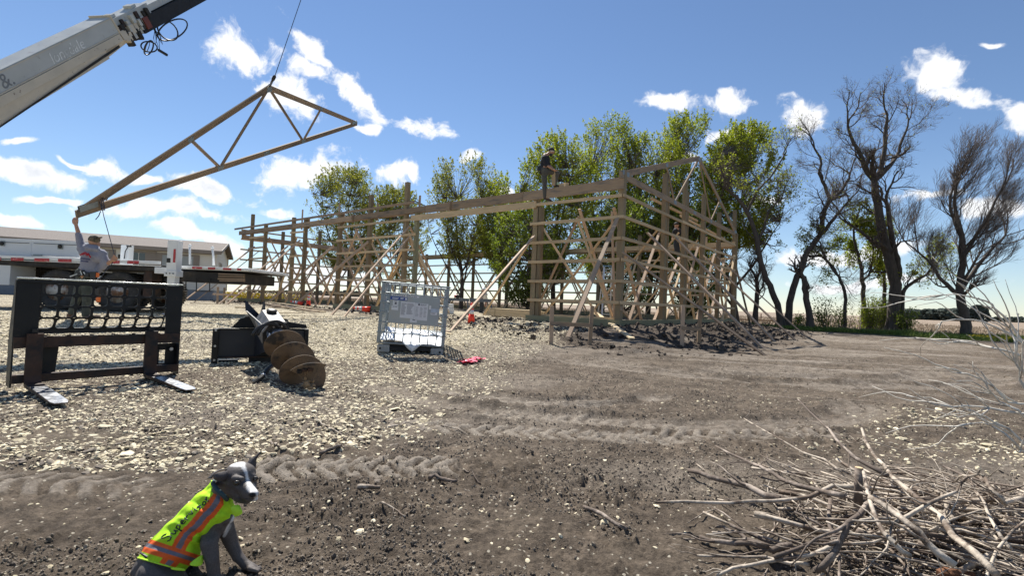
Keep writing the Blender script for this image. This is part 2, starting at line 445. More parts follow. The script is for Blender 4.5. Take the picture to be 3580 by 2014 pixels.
M_girt = wood('fresh_pine', (.58, .44, .27), (.45, .32, .185), (.13, .07, .035), .2)
M_post = wood('treated_post', (.27, .205, .125), (.19, .145, .09), (.08, .05, .03), .2, stain=(.20, .19, .10))
M_old = wood('weathered_board', (.37, .265, .17), (.25, .175, .115), (.09, .055, .035), .22, stain=(.11, .10, .09), sthr=(.5, .68))
M_brace = wood('brace_lumber', (.46, .34, .24), (.35, .25, .175), (.12, .07, .045), .22, stain=(.26, .19, .15))
M_skirt = wood('green_treated_board', (.27, .255, .16), (.20, .195, .12), (.10, .09, .05), .15)
M_white = mat('white_paint', (.72, .73, .72), .5, var=.06, scale=3, col2=(.33, .22, .14), c2scale=9, c2thr=(.66, .74), bump=.05)
M_wbox = mat('white_toolbox_paint', (.60, .62, .64), .4, var=.05, scale=2)
M_black = mat('black_paint', (.010, .0105, .0115), .5, spec=.3, var=.35, scale=7, col2=(.05, .03, .022), c2scale=11, c2thr=(.60, .74), bump=.12, bscale=30)
M_rust = mat('rusty_dark_steel', (.058, .031, .021), .6, spec=.3, var=.45, scale=9, col2=(.016, .015, .016), c2scale=6, c2thr=(.45, .62), bump=.15)
M_steel = mat('bare_steel', (.42, .43, .45), .33, .85, var=.25, scale=10, col2=(.25, .22, .2), c2scale=14, c2thr=(.56, .72), bump=.1)
M_galv = mat('galvanised_steel', (.25, .28, .29), .45, .35, var=.18, scale=14)
M_rubber = mat('tyre_rubber', (.035, .034, .033), .85, var=.3, scale=8, col2=(.12, .10, .08), c2scale=5, c2thr=(.55, .8))
M_dark = mat('dark_chassis', (.02, .019, .018), .8, var=.4, scale=5, col2=(.05, .04, .03), c2scale=4)
M_orange = mat('cone_orange', (.97, .06, .02), .42, var=.08, scale=8)
M_reflect = mat('cone_white_band', (.75, .75, .73), .5, var=.06)
M_red = mat('red_reflective_tape', (.42, .02, .025), .4, var=.25, scale=30, col2=(.6, .5, .48), c2scale=18, c2thr=(.56, .7))
M_hose = mat('hose_black', (.018, .018, .02), .5, var=.2)
M_rope = mat('rope_dark', (.05, .055, .08), .8)
M_bark = mat('bark', (.088, .070, .057), .95, var=.45, scale=5, bump=.9, bscale=9, stretch=(3, 3, .6))
M_twig = mat('bare_twigs', (.13, .10, .082), .95, var=.3)
M_brush = mat('dead_branch_bark', (.46, .39, .31), .8, var=.5, scale=11, col2=(.12, .085, .06), c2scale=9, c2thr=(.45, .57), bump=.4, bscale=50)
M_brushd = mat('dark_branch_bark', (.12, .09, .07), .85, var=.4, scale=11, col2=(.34, .28, .23), c2scale=7, c2thr=(.52, .62), bump=.4, bscale=50)
L_green = leafmat('spring_leaves', (.12, .16, .025), (.36, .34, .055), .5)
L_olive = leafmat('olive_spring_leaves', (.12, .13, .035), (.32, .285, .08), .48)
L_dark = leafmat('shrub_leaves', (.08, .11, .022), (.24, .26, .05), .48)
# ---------------------------------------------------------------- ground
def grid_mesh(name, X, Y, Z, cols, mat, wrap=False):
    a, b = X.shape
    co = np.stack([X, Y, Z], -1).reshape(-1, 3)
    i, j = np.meshgrid(np.arange(a-1), np.arange(b if wrap else b-1), indexing='ij')
    j2 = (j+1) % b
    q = np.stack([i*b+j, i*b+j2, (i+1)*b+j2, (i+1)*b+j], -1).reshape(-1, 4)
    me = bpy.data.meshes.new(name); me.vertices.add(len(co)); me.vertices.foreach_set('co', co.ravel())
    me.loops.add(q.size); me.loops.foreach_set('vertex_index', q.ravel().astype(np.int32))
    me.polygons.add(len(q)); me.polygons.foreach_set('loop_start', np.arange(0, q.size, 4, dtype=np.int32))
    me.polygons.foreach_set('use_smooth', np.ones(len(q), bool))
    me.update(calc_edges=True)
    if cols is not None:
        at = me.attributes.new('zone', 'FLOAT_COLOR', 'POINT'); at.data.foreach_set('color', cols.reshape(-1, 4).ravel())
    me.materials.append(mat); o = bpy.data.objects.new(name, me); COL.objects.link(o); o['kind'] = 'structure'
    return o
def tree_line(x):
    """far edge of the yard (grass begins) as a function of x"""
    return np.interp(x, [-60, -30, -12, -4, 3, 9, 12, 16, 20, 26, 40, 80], [46, 44, 37, 36, 35, 30, 25.5, 23, 21, 18.5, 15, 10])
def make_ground():
    t = bpy.data.materials.new('soil_and_gravel'); t.use_nodes = True; nt = t.node_tree; p = nt.nodes['Principled BSDF']
    v = N(nt, 'ShaderNodeTexCoord').outputs['Object']
    z = N(nt, 'ShaderNodeAttribute', attribute_name='zone'); sp = N(nt, 'ShaderNodeSeparateColor', ins={0: z.outputs[0]})
    g, d, gr = sp.outputs[0], sp.outputs[1], sp.outputs[2]; spo = z.outputs['Alpha']
    n1 = NOISE(nt, v, 2.2, 8, .7); n2 = NOISE(nt, v, 55, 6, .75)
    soil = MIX(nt, MR(nt, n1, .35, .68), (.108, .086, .066), (.20, .162, .124))
    n4 = NOISE(nt, v, 11, 7, .78)
    soil = MIX(nt, MR(nt, n4, .36, .64), MIX(nt, 1., soil, (.50, .49, .48), 'MULTIPLY'), MIX(nt, 1., soil, (1.25, 1.23, 1.20), 'MULTIPLY'))
    soil = MIX(nt, MR(nt, n2, .30, .72), MIX(nt, 1., soil, (.50, .48, .47), 'MULTIPLY'), MIX(nt, 1., soil, (1.35, 1.35, 1.35), 'MULTIPLY'))
    dry = MIX(nt, MR(nt, n2, .3, .75), (.21, .178, .145), (.36, .31, .255))
    soil = MIX(nt, MATH(nt, 'MULTIPLY', d, MR(nt, n4, .34, .56, .30, 1.), clamp=True), soil, dry)
    soil = MIX(nt, MATH(nt, 'MULTIPLY', spo, .75), soil, MIX(nt, MR(nt, n2, .35, .7), (.026, .020, .016), (.075, .057, .043)))
    soil = MIX(nt, MATH(nt, 'MULTIPLY', g, .55), soil, MIX(nt, MR(nt, n2, .3, .7), (.15, .125, .09), (.40, .34, .235)))
    vo = N(nt, 'ShaderNodeTexVoronoi', ins={0: v, 2: 34.}); vo2 = N(nt, 'ShaderNodeTexVoronoi', ins={0: v, 2: 17.})
    def stone(vn_):
        r = N(nt, 'ShaderNodeSeparateColor', ins={0: vn_.outputs[1]}).outputs
        c = MIX(nt, r[0], (.44, .38, .26), (.76, .68, .50)); c = MIX(nt, MR(nt, r[1], .78, .84), c, (.22, .19, .16))
        return c, r[2], MR(nt, vn_.outputs[0], .62, .40)
    c1, k1, e1 = stone(vo); c2, k2, e2 = stone(vo2)
    m1 = MATH(nt, 'MULTIPLY', e1, MATH(nt, 'LESS_THAN', k1, MATH(nt, 'MULTIPLY', g, .97)))
    m2 = MATH(nt, 'MULTIPLY', e2, MATH(nt, 'LESS_THAN', k2, MATH(nt, 'MULTIPLY', g, .55)))
    c = MIX(nt, m1, soil, c1); c = MIX(nt, m2, c, c2)
    # odd pale crumbs and stones over the bare soil
    vo3 = N(nt, 'ShaderNodeTexVoronoi', ins={0: v, 2: 60.}); r3 = N(nt, 'ShaderNodeSeparateColor', ins={0: vo3.outputs[1]}).outputs
    m3 = MATH(nt, 'MULTIPLY', MR(nt, vo3.outputs[0], .42, .28), MATH(nt, 'LESS_THAN', r3[0], MR(nt, n1, .4, .7, .015, .16)))
    c = MIX(nt, MATH(nt, 'MULTIPLY', m3, MATH(nt, 'SUBTRACT', 1., spo, clamp=True)), c, (.48, .43, .34))
    gn = NOISE(nt, v, 30, 6, .8)
    c = MIX(nt, MATH(nt, 'MULTIPLY', gr, MR(nt, gn, .35, .5)), c, MIX(nt, MR(nt, gn, .4, .75), (.05, .085, .02), (.17, .22, .055)))
    nt.links.new(c, p.inputs['Base Color']); p.inputs['Roughness'].default_value = .95; p.inputs['Specular IOR Level'].default_value = .2
    n3 = NOISE(nt, v, 190, 4, .7)
    hgt = MATH(nt, 'ADD', MATH(nt, 'MULTIPLY_ADD', n3, .45, MATH(nt, 'MULTIPLY', n2, 1.1)), MATH(nt, 'ADD', MATH(nt, 'MULTIPLY', m1, .5), MATH(nt, 'MULTIPLY', m2, .9)))
    b = N(nt, 'ShaderNodeBump', ins={'Strength': .9, 'Distance': .020, 'Height': hgt}); nt.links.new(b.outputs[0], p.inputs['Normal'])
    rr = np.concatenate([[0.02, .3, .55], .75*(60/.75)**(np.linspace(0, 1, 580)), 60*(2500/60)**(np.linspace(0, 1, 26)[1:])])
    aa = np.concatenate([np.linspace(-62, 62, 660), np.linspace(62, 298, 70)[1:-1]])*math.pi/180
    R, A = np.meshgrid(rr, aa, indexing='ij'); X = R*np.sin(A); Y = R*np.cos(A)
    Z = hz(X, Y); g = gravel(X, Y)
    _, td = tracks(X, Y)
    dry = np.clip(ss(.50, .66, fbm(X*.5, Y*1.1, 5, 61))*.42+td, 0, 1.7)
    TL = tree_line(X); gs = ss(-1.2, .4, Y-TL+(fbm(X*.7, Y*.7, 3, 66)-.5)*2.5)*ss(.46, .52, .5+(Y > 0)*.1)
    gs = np.maximum(gs, ss(45, 60, R))
    C = np.stack([g*(1-gs), dry, gs, spoil(X, Y)], -1)
    return grid_mesh('ground', X, Y, Z, C, t, wrap=True)
make_ground()

def make_field():
    t = bpy.data.materials.new('corn_stubble'); t.use_nodes = True; nt = t.node_tree; p = nt.nodes['Principled BSDF']
    v = N(nt, 'ShaderNodeTexCoord').outputs['Object']
    row = N(nt, 'ShaderNodeMapping', ins={0: v, 3: (1.4, 1., 1)}).outputs[0]
    a = NOISE(nt, row, 5.5, 8, .8); b = NOISE(nt, v, .12, 4, .6); f2 = N(nt, 'ShaderNodeTexVoronoi', ins={0: N(nt, 'ShaderNodeMapping', ins={0: v, 2: (0, 0, .4), 3: (2.2, 9, 1)}).outputs[0], 2: 1.6})
    c = MIX(nt, MR(nt, a, .40, .60), (.085, .06, .043), (.34, .255, .175))
    c = MIX(nt, MR(nt, f2.outputs[0], .18, .05), c, (.52, .43, .32))
    c = MIX(nt, MR(nt, b, .4, .6, 0, .45), c, (.30, .235, .17))
    nt.links.new(c, p.inputs['Base Color']); p.inputs['Roughness'].default_value = .95
    bp = N(nt, 'ShaderNodeBump', ins={'Strength': .7, 'Distance': .08, 'Height': a}); nt.links.new(bp.outputs[0], p.inputs['Normal'])
    xs = np.concatenate([-60*(2300/60)**np.linspace(1, 0, 12), np.linspace(-60, 80, 141)[1:], 80*(2300/80)**np.linspace(0, 1, 12)[1:]])
    q = np.concatenate([[0, .5, 1, 2, 3, 5, 8, 12, 18, 26, 36, 50, 70, 100], 100*(2200/100)**np.linspace(0, 1, 14)[1:]])
    Q, X = np.meshgrid(q, xs, indexing='ij'); Y = tree_line(X)+3.2+Q
    Z = hz(X, Y)+.004+ss(0, 1.5, Q)*(.05+.05*fbm(X*.8, Y*.8, 3, 77))
    Z = Z+.5*ss(90, 400, Q)*.0
    return grid_mesh('field', X, Y, Z, None, t)
make_field()

# ---------------------------------------------------------------- scattered stones, clods, stubble, grass
def scatter_group(name, shape, mat, variants=5, seed=0):
    ng = bpy.data.node_groups.new(name, 'GeometryNodeTree')
    ng.interface.new_socket('Geometry', in_out='INPUT', socket_type='NodeSocketGeometry')
    ng.interface.new_socket('Geometry', in_out='OUTPUT', socket_type='NodeSocketGeometry')
    gi = ng.nodes.new('NodeGroupInput'); go = ng.nodes.new('NodeGroupOutput')
    L = ng.links.new
    join = ng.nodes.new('GeometryNodeGeometryToInstance')
    for k in range(variants):
        if shape == 'stone' or shape == 'clod':
            pr = ng.nodes.new('GeometryNodeMeshIcoSphere'); pr.inputs['Radius'].default_value = .5; pr.inputs['Subdivisions'].default_value = 2 if shape == 'stone' else 2
            sp = ng.nodes.new('GeometryNodeSetPosition'); L(pr.outputs[0], sp.inputs[0])
            no = ng.nodes.new('ShaderNodeTexNoise'); no.noise_dimensions = '4D'; no.inputs['W'].default_value = seed+k*3.3; no.inputs['Scale'].default_value = 1.6 if shape == 'stone' else 2.6
            no.inputs['Detail'].default_value = 1 if shape == 'stone' else 3
            sb = ng.nodes.new('ShaderNodeVectorMath'); sb.operation = 'MULTIPLY_ADD'; L(no.outputs[1], sb.inputs[0]); A = 1.1 if shape == 'stone' else 1.3
            sb.inputs[1].default_value = (A,)*3; sb.inputs[2].default_value = (-A/2,)*3
            L(sb.outputs[0], sp.inputs['Offset'])
            last = sp.outputs[0]
        else:
            pr = ng.nodes.new('GeometryNodeMeshCone'); pr.inputs['Vertices'].default_value = 3
            pr.inputs['Radius Top'].default_value = .0 if shape == 'blade' else .35; pr.inputs['Radius Bottom'].default_value = .5; pr.inputs['Depth'].default_value = 1.
            last = pr.outputs[0]
        sm = ng.nodes.new('GeometryNodeSetMaterial'); sm.inputs[2].default_value = mat; L(last, sm.inputs[0])
        L(sm.outputs[0], join.inputs[0])
    ip = ng.nodes.new('GeometryNodeInstanceOnPoints'); L(gi.outputs[0], ip.inputs['Points']); L(join.outputs[0], ip.inputs['Instance'])
    ip.inputs['Pick Instance'].default_value = True
    def na(nm, ty):
        n = ng.nodes.new('GeometryNodeInputNamedAttribute'); n.data_type = ty; n.inputs[0].default_value = nm; return n.outputs[0]
    L(na('idx', 'INT'), ip.inputs['Instance Index'])
    er = ng.nodes.new('FunctionNodeEulerToRotation'); L(na('rot', 'FLOAT_VECTOR'), er.inputs[0]); L(er.outputs[0], ip.inputs['Rotation'])
    L(na('scl', 'FLOAT_VECTOR'), ip.inputs['Scale'])
    L(ip.outputs[0], go.inputs[0])
    return ng
def scatter(name, shape, P, scl, rot, col, mat, seed=0, variants=5):
    me = bpy.data.meshes.new(name); me.vertices.add(len(P)); me.vertices.foreach_set('co', P.ravel())
    a = me.attributes.new('scl', 'FLOAT_VECTOR', 'POINT'); a.data.foreach_set('vector', scl.ravel())
    a = me.attributes.new('rot', 'FLOAT_VECTOR', 'POINT'); a.data.foreach_set('vector', rot.ravel())
    a = me.attributes.new('col', 'FLOAT_VECTOR', 'POINT'); a.data.foreach_set('vector', col.ravel())
    a = me.attributes.new('idx', 'INT', 'POINT'); a.data.foreach_set('value', RS.randint(0, variants, len(P)).astype(np.int32))
    me.update(); o = bpy.data.objects.new(name, me); COL.objects.link(o); o['kind'] = 'stuff'
    md = o.modifiers.new('scatter', 'NODES'); md.node_group = scatter_group(name+'_nodes', shape, mat, variants, seed)
    return o
MI = attrmat('stone_surface', rough=.85, bump=.25, bscale=90, inst=True, nscale=3, var=.14)
def mixcol(a, b, t): return np.outer(1-t, a)+np.outer(t, b)
def polar(n, r0, r1, a0, a1, pw=1.0):
    r = r0*(r1/r0)**(RS.rand(n)**pw); a = np.radians(RS.uniform(a0, a1, n)); return r*np.sin(a), r*np.cos(a), r
def stones():
    # limestone gravel, thicker where the ground is graveled
    x, y, r = polar(420000, 1.4, 17, -58, 56)
    g = gravel(x, y); clump = fbm(x*2.6, y*2.6, 3, 101)
    keep = RS.rand(len(x)) < np.clip(g*1.05*ss(.18, .42, clump), 0, 1)*1.0
    far_ = RS.rand(len(x)) < .0085*ss(.4, .6, fbm(x*1.3, y*1.3, 3, 108))*ss(10, 6, r)
    keep |= far_
    keep &= ~((tracks(x, y)[1] > .25) & (RS.rand(len(x)) < .9))
    x, y, r = x[keep], y[keep], r[keep]; n = len(x); far_ = far_[keep]
    sz = RS.lognormal(math.log(.0138), .42, n)*(1+np.maximum(r-5, 0)*.06); sz = np.clip(sz, .007, .055)*np.where(far_, .62, 1)
    scl = np.stack([sz*RS.uniform(.9, 1.5, n), sz*RS.uniform(.7, 1.1, n), sz*RS.uniform(.28, .55, n)], -1)*1.15
    rot = np.stack([RS.normal(0, .3, n), RS.normal(0, .3, n), RS.uniform(0, 6.3, n)], -1)
    z = hz(x, y)+scl[:, 2]*.18
    t = RS.rand(n); c = mixcol((.46, .39, .26), (.84, .74, .53), t)
    dk = RS.rand(n) < .20; c[dk] = mixcol((.13, .105, .085), (.30, .255, .20), RS.rand(dk.sum()))
    o = scatter('gravel', 'stone', np.stack([x, y, z], -1), scl, rot, c, MI, 1)
    o['label'] = 'pale limestone gravel spread over the left yard'
    # soil crumbs
    x, y, r = polar(130000, 1.2, 15, -56, 56)
    g = gravel(x, y); cl = fbm(x*1.9, y*2.4, 4, 111)
    keep = RS.rand(len(x)) < (1-g*.6)*ss(.40, .62, cl)*.9*(1-.93*(tracks(x, y)[1] > .3))
    x, y, r = x[keep], y[keep], r[keep]; n = len(x)
    sz = np.clip(RS.lognormal(math.log(.0052), .45, n)*(1+r*.07), .0025, .017)
    scl = np.stack([sz*RS.uniform(.8, 1.4, n), sz*RS.uniform(.8, 1.2, n), sz*RS.uniform(.5, .9, n)], -1)
    rot = RS.uniform(0, 6.3, (n, 3)); z = hz(x, y)+scl[:, 2]*.2
    c = mixcol((.10, .08, .062), (.30, .245, .185), RS.rand(n))
    o = scatter('soil_crumbs', 'clod', np.stack([x, y, z], -1), scl, rot, c, MI, 2)
    # big clods of dug soil round the building
    s_ = RS.uniform(-4.2, 9, 26000); g_ = RS.uniform(-4.2, 14, 26000)
    s2 = RS.uniform(6, 26, 7000); g2 = RS.uniform(-2.4, .4, 7000); s_ = np.concatenate([s_, s2]); g_ = np.concatenate([g_, g2])
    x = BC[0]+s_*BL[0]+g_*BG[0]; y = BC[1]+s_*BL[1]+g_*BG[1]
    keep = (RS.rand(len(x)) < spoil(x, y)*.42) & ~((s_ > .1) & (g_ > .1)); x, y = x[keep], y[keep]; n = len(x)
    sz = np.clip(RS.lognormal(math.log(.036), .55, n), .012, .14)
    scl = np.stack([sz*RS.uniform(.8, 1.5, n), sz*RS.uniform(.8, 1.3, n), sz*RS.uniform(.5, .9, n)], -1)
    rot = RS.uniform(0, 6.3, (n, 3)); z = hz(x, y)+scl[:, 2]*.2
    t = RS.rand(n); c = mixcol((.032, .025, .020), (.105, .080, .060), t)
    br = RS.rand(n) < .06; c[br] = (.22, .16, .11)
    o = scatter('soil_clods', 'clod', np.stack([x, y, z], -1), scl, rot, c, MI, 3)
    o['label'] = 'dark dug soil clods heaped round the timber frame'
stones()
def green_stuff():
    MG = attrmat('grass_blades', rough=.7, bump=0, inst=True, trans=.3, nscale=2)
    n = 60000
    x = RS.uniform(3, 34, n); y = tree_line(x)+RS.uniform(-1.0, 3.6, n)*RS.rand(n)**.3
    keep = fbm(x*.9, y*.9, 3, 121) > .40; x, y = x[keep], y[keep]
    n2 = 9000; x2 = RS.uniform(-40, 3, n2); y2 = tree_line(x2)+RS.uniform(-.5, 4, n2); x = np.append(x, x2); y = np.append(y, y2); n = len(x)
    h = RS.uniform(.05, .20, n)*(.6+.9*fbm(x*.5, y*.5, 2, 122)); w = RS.uniform(.012, .03, n)
    rot = np.stack([RS.normal(0, .45, n), RS.normal(0, .45, n), RS.uniform(0, 6.3, n)], -1)
    c = mixcol((.07, .13, .025), (.26, .33, .07), RS.rand(n))
    o = scatter('grass', 'blade', np.stack([x, y, hz(x, y)+h*.4], -1), np.stack([w, w, h], -1), rot, c, MG, 1, 1)
    o['label'] = 'green grass strip along the edge of the field'
    # dandelion / mustard yellow
    n = 5200; k = 2600
    x = np.concatenate([RS.uniform(-34, -16, k), RS.uniform(20.5, 27, n-k)]); y = np.concatenate([37.5+RS.uniform(0, 1.6, k)+.0*x[:k], tree_line(x[k:])+RS.normal(.5, .35, n-k)])
    h = RS.uniform(.05, .12, n)
    c = mixcol((.45, .36, .02), (.75, .62, .05), RS.rand(n))
    z = hz(x, y)+np.concatenate([RS.uniform(.12, .55, k), RS.uniform(.05, .16, n-k)])
    o = scatter('yellow_flowers', 'stone', np.stack([x, y, z], -1), np.stack([h, h, h*.6], -1), RS.uniform(0, 6, (n, 3)), c, MG, 2, 2)
    # stubble stalks standing in the near rows of the field
    n = 60000; x = RS.uniform(-34, 48, n); q = 52*RS.rand(n)**1.6; y = tree_line(x)+3.4+q
    row = np.round((x*.35+y)/.76)*.76-x*.35; y = np.where(RS.rand(n) < .55, row, y)
    keep = y > tree_line(x)+3.2; x, y = x[keep], y[keep]; n = len(x)
    h = RS.uniform(.05, .18, n); w = RS.uniform(.015, .035, n); lay = RS.rand(n) < .55
    rot = np.stack([np.where(lay, 1.45, RS.normal(0, .3, n)), RS.normal(0, .3, n), RS.uniform(0, 6.3, n)], -1)
    c = mixcol((.20, .145, .095), (.44, .35, .24), RS.rand(n))
    o = scatter('stubble', 'stalk', np.stack([x, y, hz(x, y)+.06+np.where(lay, .03, h*.4)], -1), np.stack([w, w, h], -1), rot, c, MI, 4, 1)
    o['label'] = 'cut corn stalks standing and lying in the field'
green_stuff()

# ---------------------------------------------------------------- timber frame building
BP3 = lambda s, g, z: Vector((BC[0]+s*BL[0]+g*BG[0], BC[1]+s*BL[1]+g*BG[1], z))
NL = Vector((-BG[0], -BG[1], 0)); NG = Vector((-BL[0], -BL[1], 0)); DL = Vector((BL[0], BL[1], 0)); DG = Vector((BG[0], BG[1], 0))
def s_at(px, py, g=0.):
    p = onplane(px, py, BP3(0, g, 0), NL); s, _ = bloc(p.x, p.y); return float(s), p
def g_at(px, py, s=0.):
    p = onplane(px, py, BP3(s, 0, 0), NG); _, g = bloc(p.x, p.y); return float(g), p
barn = thing('barn_frame', 'unfinished timber pole barn frame with pale girts and long diagonal braces', 'barn frame', BP3(0, 0, BZ))
def piece(name, p0, p1, w, h, m, up=(0, 0, 1), par=None):
    return MB().beam(p0, p1, w, h, up).build(name, m, par or barn)
def build_barn():
    rnd = random.Random(3)
    eave = EAVE
    top = BZ+eave
    # long front wall posts: photo x of foot, photo y of top
    front = [(863, 1040, 749), (910, 1050, None), (1007, 1050, 760), (1049, 1055, None), (1171, 1050, None), (1274, 1065, 681), (1400, 1065, 636), (1857, 1105, None), (2150, 1125, 588)]
    fs = []
    for px, py, ty in front:
        s, p = s_at(px, py); fs.append(s)
        if ty: _, q = s_at(px+ (py-ty)*.04, ty); zt = q.z
        else: zt = top-.02 if px > 1800 else top+.25
        if px == 2150: s = .08; zt = BZ+EAVE+.27
        w = .18
        piece('post', BP3(s, .10, BZ-.35), BP3(s, .10, zt), w, .15, M_post, up=DG)
    sj, _ = s_at(1438, 1070); piece('door_post', BP3(sj, .10, BZ-.3), BP3(sj, .10, top-.1), .15, .15, M_skirt, up=DG)
    s8 = fs[7]; piece('door_post', BP3(s8-.19, .10, BZ-.3), BP3(s8-.19, .10, top-.55), .12, .15, M_post, up=DG)
    # studs standing above the eave board
    for px, ty, s_ in ((1031, 700, None), (1160, 705, None), (1295, 707, None), (1443, 679, None), (905, 785, None), (1056, 757, None), (1178, 738, None)):
        s, q = s_at(px, 1050); _, q2 = s_at(px+14, ty); piece('stud', BP3(s+.1, .22, top-.3), BP3(s+.1, .22, min(q2.z, top+.75)), .09, .04, M_brace, up=DG)
    # eave boards: outer and inner, in lengths
    cuts = [-.02, 3.55, 8.3, 13.1, 18.5, BLEN+.25]
    for i in range(5):
        a, b = cuts[i], cuts[i+1]-.012
        piece('eave_board', BP3(a, -.025, top-(.15 if i < 2 else .12)), BP3(b, -.025, top-(.15 if i < 2 else .12)), .045, .30 if i < 2 else .23, M_old)
        piece('eave_board', BP3(a+.1, .205, top-.08), BP3(b+.1, .205, top-.08), .04, .28, M_old)
    print('FS', fs, sj); piece('door_header', BP3(fs[7]-.05, -.028, top-.46), BP3(sj+.2, -.028, top-.44), .045, .22, M_girt)
    piece('eave_board', BP3(9, -.03, top+.2), BP3(BLEN+.9, -.03, top+.16), .04, .10, M_old)
    for s in (6.9, 13.1): piece('splice_block', BP3(s, -.065, top-.32), BP3(s, -.065, top+.02), .035, .14, M_old, up=DG)
    rows = [.62+.61*i for i in range(6)]
    def span(a, b, g, nrm, jit=.0):
        for i, z in enumerate(rows):
            e0 = a-rnd.uniform(.02, .10); e1 = b+rnd.uniform(.02, .10)
            yield BZ+z, e0, e1
    # front girts between door openings
    segs = [(fs[8]-.08, fs[7]+.1), (fs[6]-.9 if False else sj, fs[4]), (fs[3], fs[2]), (fs[1], fs[0])]
    for a, b in segs:
        a, b = min(a, b), max(a, b)
        for z, e0, e1 in span(a, b, 0, NL):
            piece('girt', BP3(e0, -.022, z), BP3(e1, -.022, z+rnd.uniform(-.02, .02)), .038, .09, M_girt)
        for k in range(2):
            piece('skirt_board', BP3(a-.1, -.022, BZ-.15+k*.185), BP3(b+.1, -.022, BZ-.15+k*.185), .038, .18, M_skirt)
    piece('skirt_board', BP3(fs[7]-.1, .21, BZ+.09), BP3(.2, .21, BZ+.09), .038, .18, M_girt)
    # right gable wall
    gx = [(2323, 1110), (2393, 1105), (2459, 1108), (2514, 1108), (2568, 1105)]
    gt = [606, 630, 680, 745, 738]
    gp = [0.1]
    for (px, py), ty in zip(gx, gt):
        g, p = g_at(px, py); _, q = g_at(px+14, ty); gp.append(g)
        piece('post', BP3(.10, g, BZ-.35), BP3(.10, g, q.z), .15, .18, M_post, up=DG)
        if px in (2323, 2393): piece('post', BP3(.10, g+.21, BZ-.3), BP3(.10, g+.21, q.z-.4), .15, .07, M_post, up=DG)
    gw = gp[-1]
    for i, z in enumerate(rows):
        a = 0.0; 
        while a < gw:
            b = min(a+4.9, gw+.05)
            piece('girt', BP3(-.022, a-.04, BZ+z), BP3(-.022, b-.05, BZ+z+rnd.uniform(-.015, .015)), .038, .09, M_girt); a = b
    for k in range(2):
        piece('skirt_board', BP3(-.022, -.04, BZ-.15+k*.185), BP3(-.022, 6.2, BZ-.15+k*.185), .038, .18, M_skirt)
        piece('skirt_board', BP3(-.022, 6.22, BZ-.15+k*.185), BP3(-.022, gw+.3, BZ-.15+k*.185), .038, .18, M_skirt)
    # back long wall
    nb = 10; bs = [BLEN*i/nb for i in range(nb+1)]
    for i, s in enumerate(bs):
        ex = [.55, .25, .75, .3][i % 4]
        piece('post', BP3(s, gw-.1, BZ-.3), BP3(s, gw-.1, top+ex-.45), .16, .15, M_post, up=DG)
        if i % 2: piece('stud', BP3(s-1.1, gw-.2, top-.5), BP3(s-1.1, gw-.2, top+.02), .09, .04, M_brace, up=DG)
    for a in (0, 4.9, 9.8, 14.7, 19.6):
        piece('eave_board', BP3(a, gw+.02, top-.45), BP3(a+4.88, gw+.02, top-.45), .04, .26, M_old)
        piece('eave_board', BP3(a, gw-.21, top-.42), BP3(a+4.88, gw-.21, top-.42), .04, .24, M_girt)
        for z in rows[:-1]+[rows[-1]-.08]:
            piece('girt', BP3(a, gw+.02, BZ+z), BP3(a+4.9, gw+.02, BZ+z), .038, .09, M_girt)
        for k in range(2): piece('skirt_board', BP3(a, gw+.02, BZ-.12+k*.185), BP3(a+4.88, gw+.02, BZ-.12+k*.185), .038, .18, M_skirt)
    # left gable wall
    for i in range(1, 5):
        g = gw*i/5
        piece('post', BP3(BLEN, g, BZ-.3), BP3(BLEN, g, top+[.3, .7, .5, .2][i-1]), .15, .16, M_post, up=DG)
    for z in rows+[rows[-1]+.55]:
        for a in (0, gw/2): piece('girt', BP3(BLEN+.02, a, BZ+z), BP3(BLEN+.02, a+gw/2-.01, BZ+z), .038, .09, M_girt)
    for a in (0, gw/2): piece('skirt_board', BP3(BLEN+.02, a, BZ), BP3(BLEN+.02, a+gw/2-.01, BZ), .038, .3, M_skirt)
    piece('header_beam', BP3(9.2, 1., top-.32), BP3(BLEN, gw-.3, top-.5), .04, .24, M_old) if False else None
    for g0 in (4.2, 8.4): piece('header_beam', BP3(BLEN-.06, g0-4.2, top-.35), BP3(BLEN-.06, g0, top-.35), .04, .24, M_brace)
    # set gable truss
    tr = bpy.data.objects.new('truss', None); COL.objects.link(tr); tr.parent = barn
    tz = top-.01; ap = onplane(2444, 553, BP3(.02, 0, 0), NG); _, ag = bloc(ap.x, ap.y); az = ap.z
    A = BP3(.02, -.15, tz); B = BP3(.02, gw+.1, tz); C = BP3(.02, ag, az)
    truss(tr, A, B, C, NG, M_old, .18)
    # far end of a few stacked truss parts resting along the eave
    piece('loose_block', BP3(1.9, .02, top+.06), BP3(2.35, .3, top+.12), .12, .12, M_girt)
    piece('purlin', BP3(.3, .5, top+.16), BP3(3.4, .8, top+.10), .04, .09, M_brace)
    # purlins resting level behind the gable
    piece('purlin', BP3(.6, 3.4, top+.15), BP3(.5, 8.2, top+.10), .04, .09, M_girt)
    piece('purlin', BP3(.9, 7.2, top+.2), BP3(.8, 13.6, top+.02), .04, .09, M_girt)
    # long outside braces, read off their ends
    ob = [(2158, 763, 1979, 1189), (1867, 826, 1571, 1155), (1432, 790, 1154, 1102), (1430, 828, 1201, 1106), (1287, 845, 1022, 1070), (1167, 858, 930, 1061), (1050, 839, 789, 1064), (1007, 860, 762, 1062), (906, 878, 673, 1057), (890, 862, 637, 1053)]
    for a, b, c, d in ob:
        _, p = s_at(a, b, -.06); q = Gp(c, d); piece('brace', p, q+Vector((0, 0, -.06)), .04, .115, M_brace, up=NL.cross(p-q))
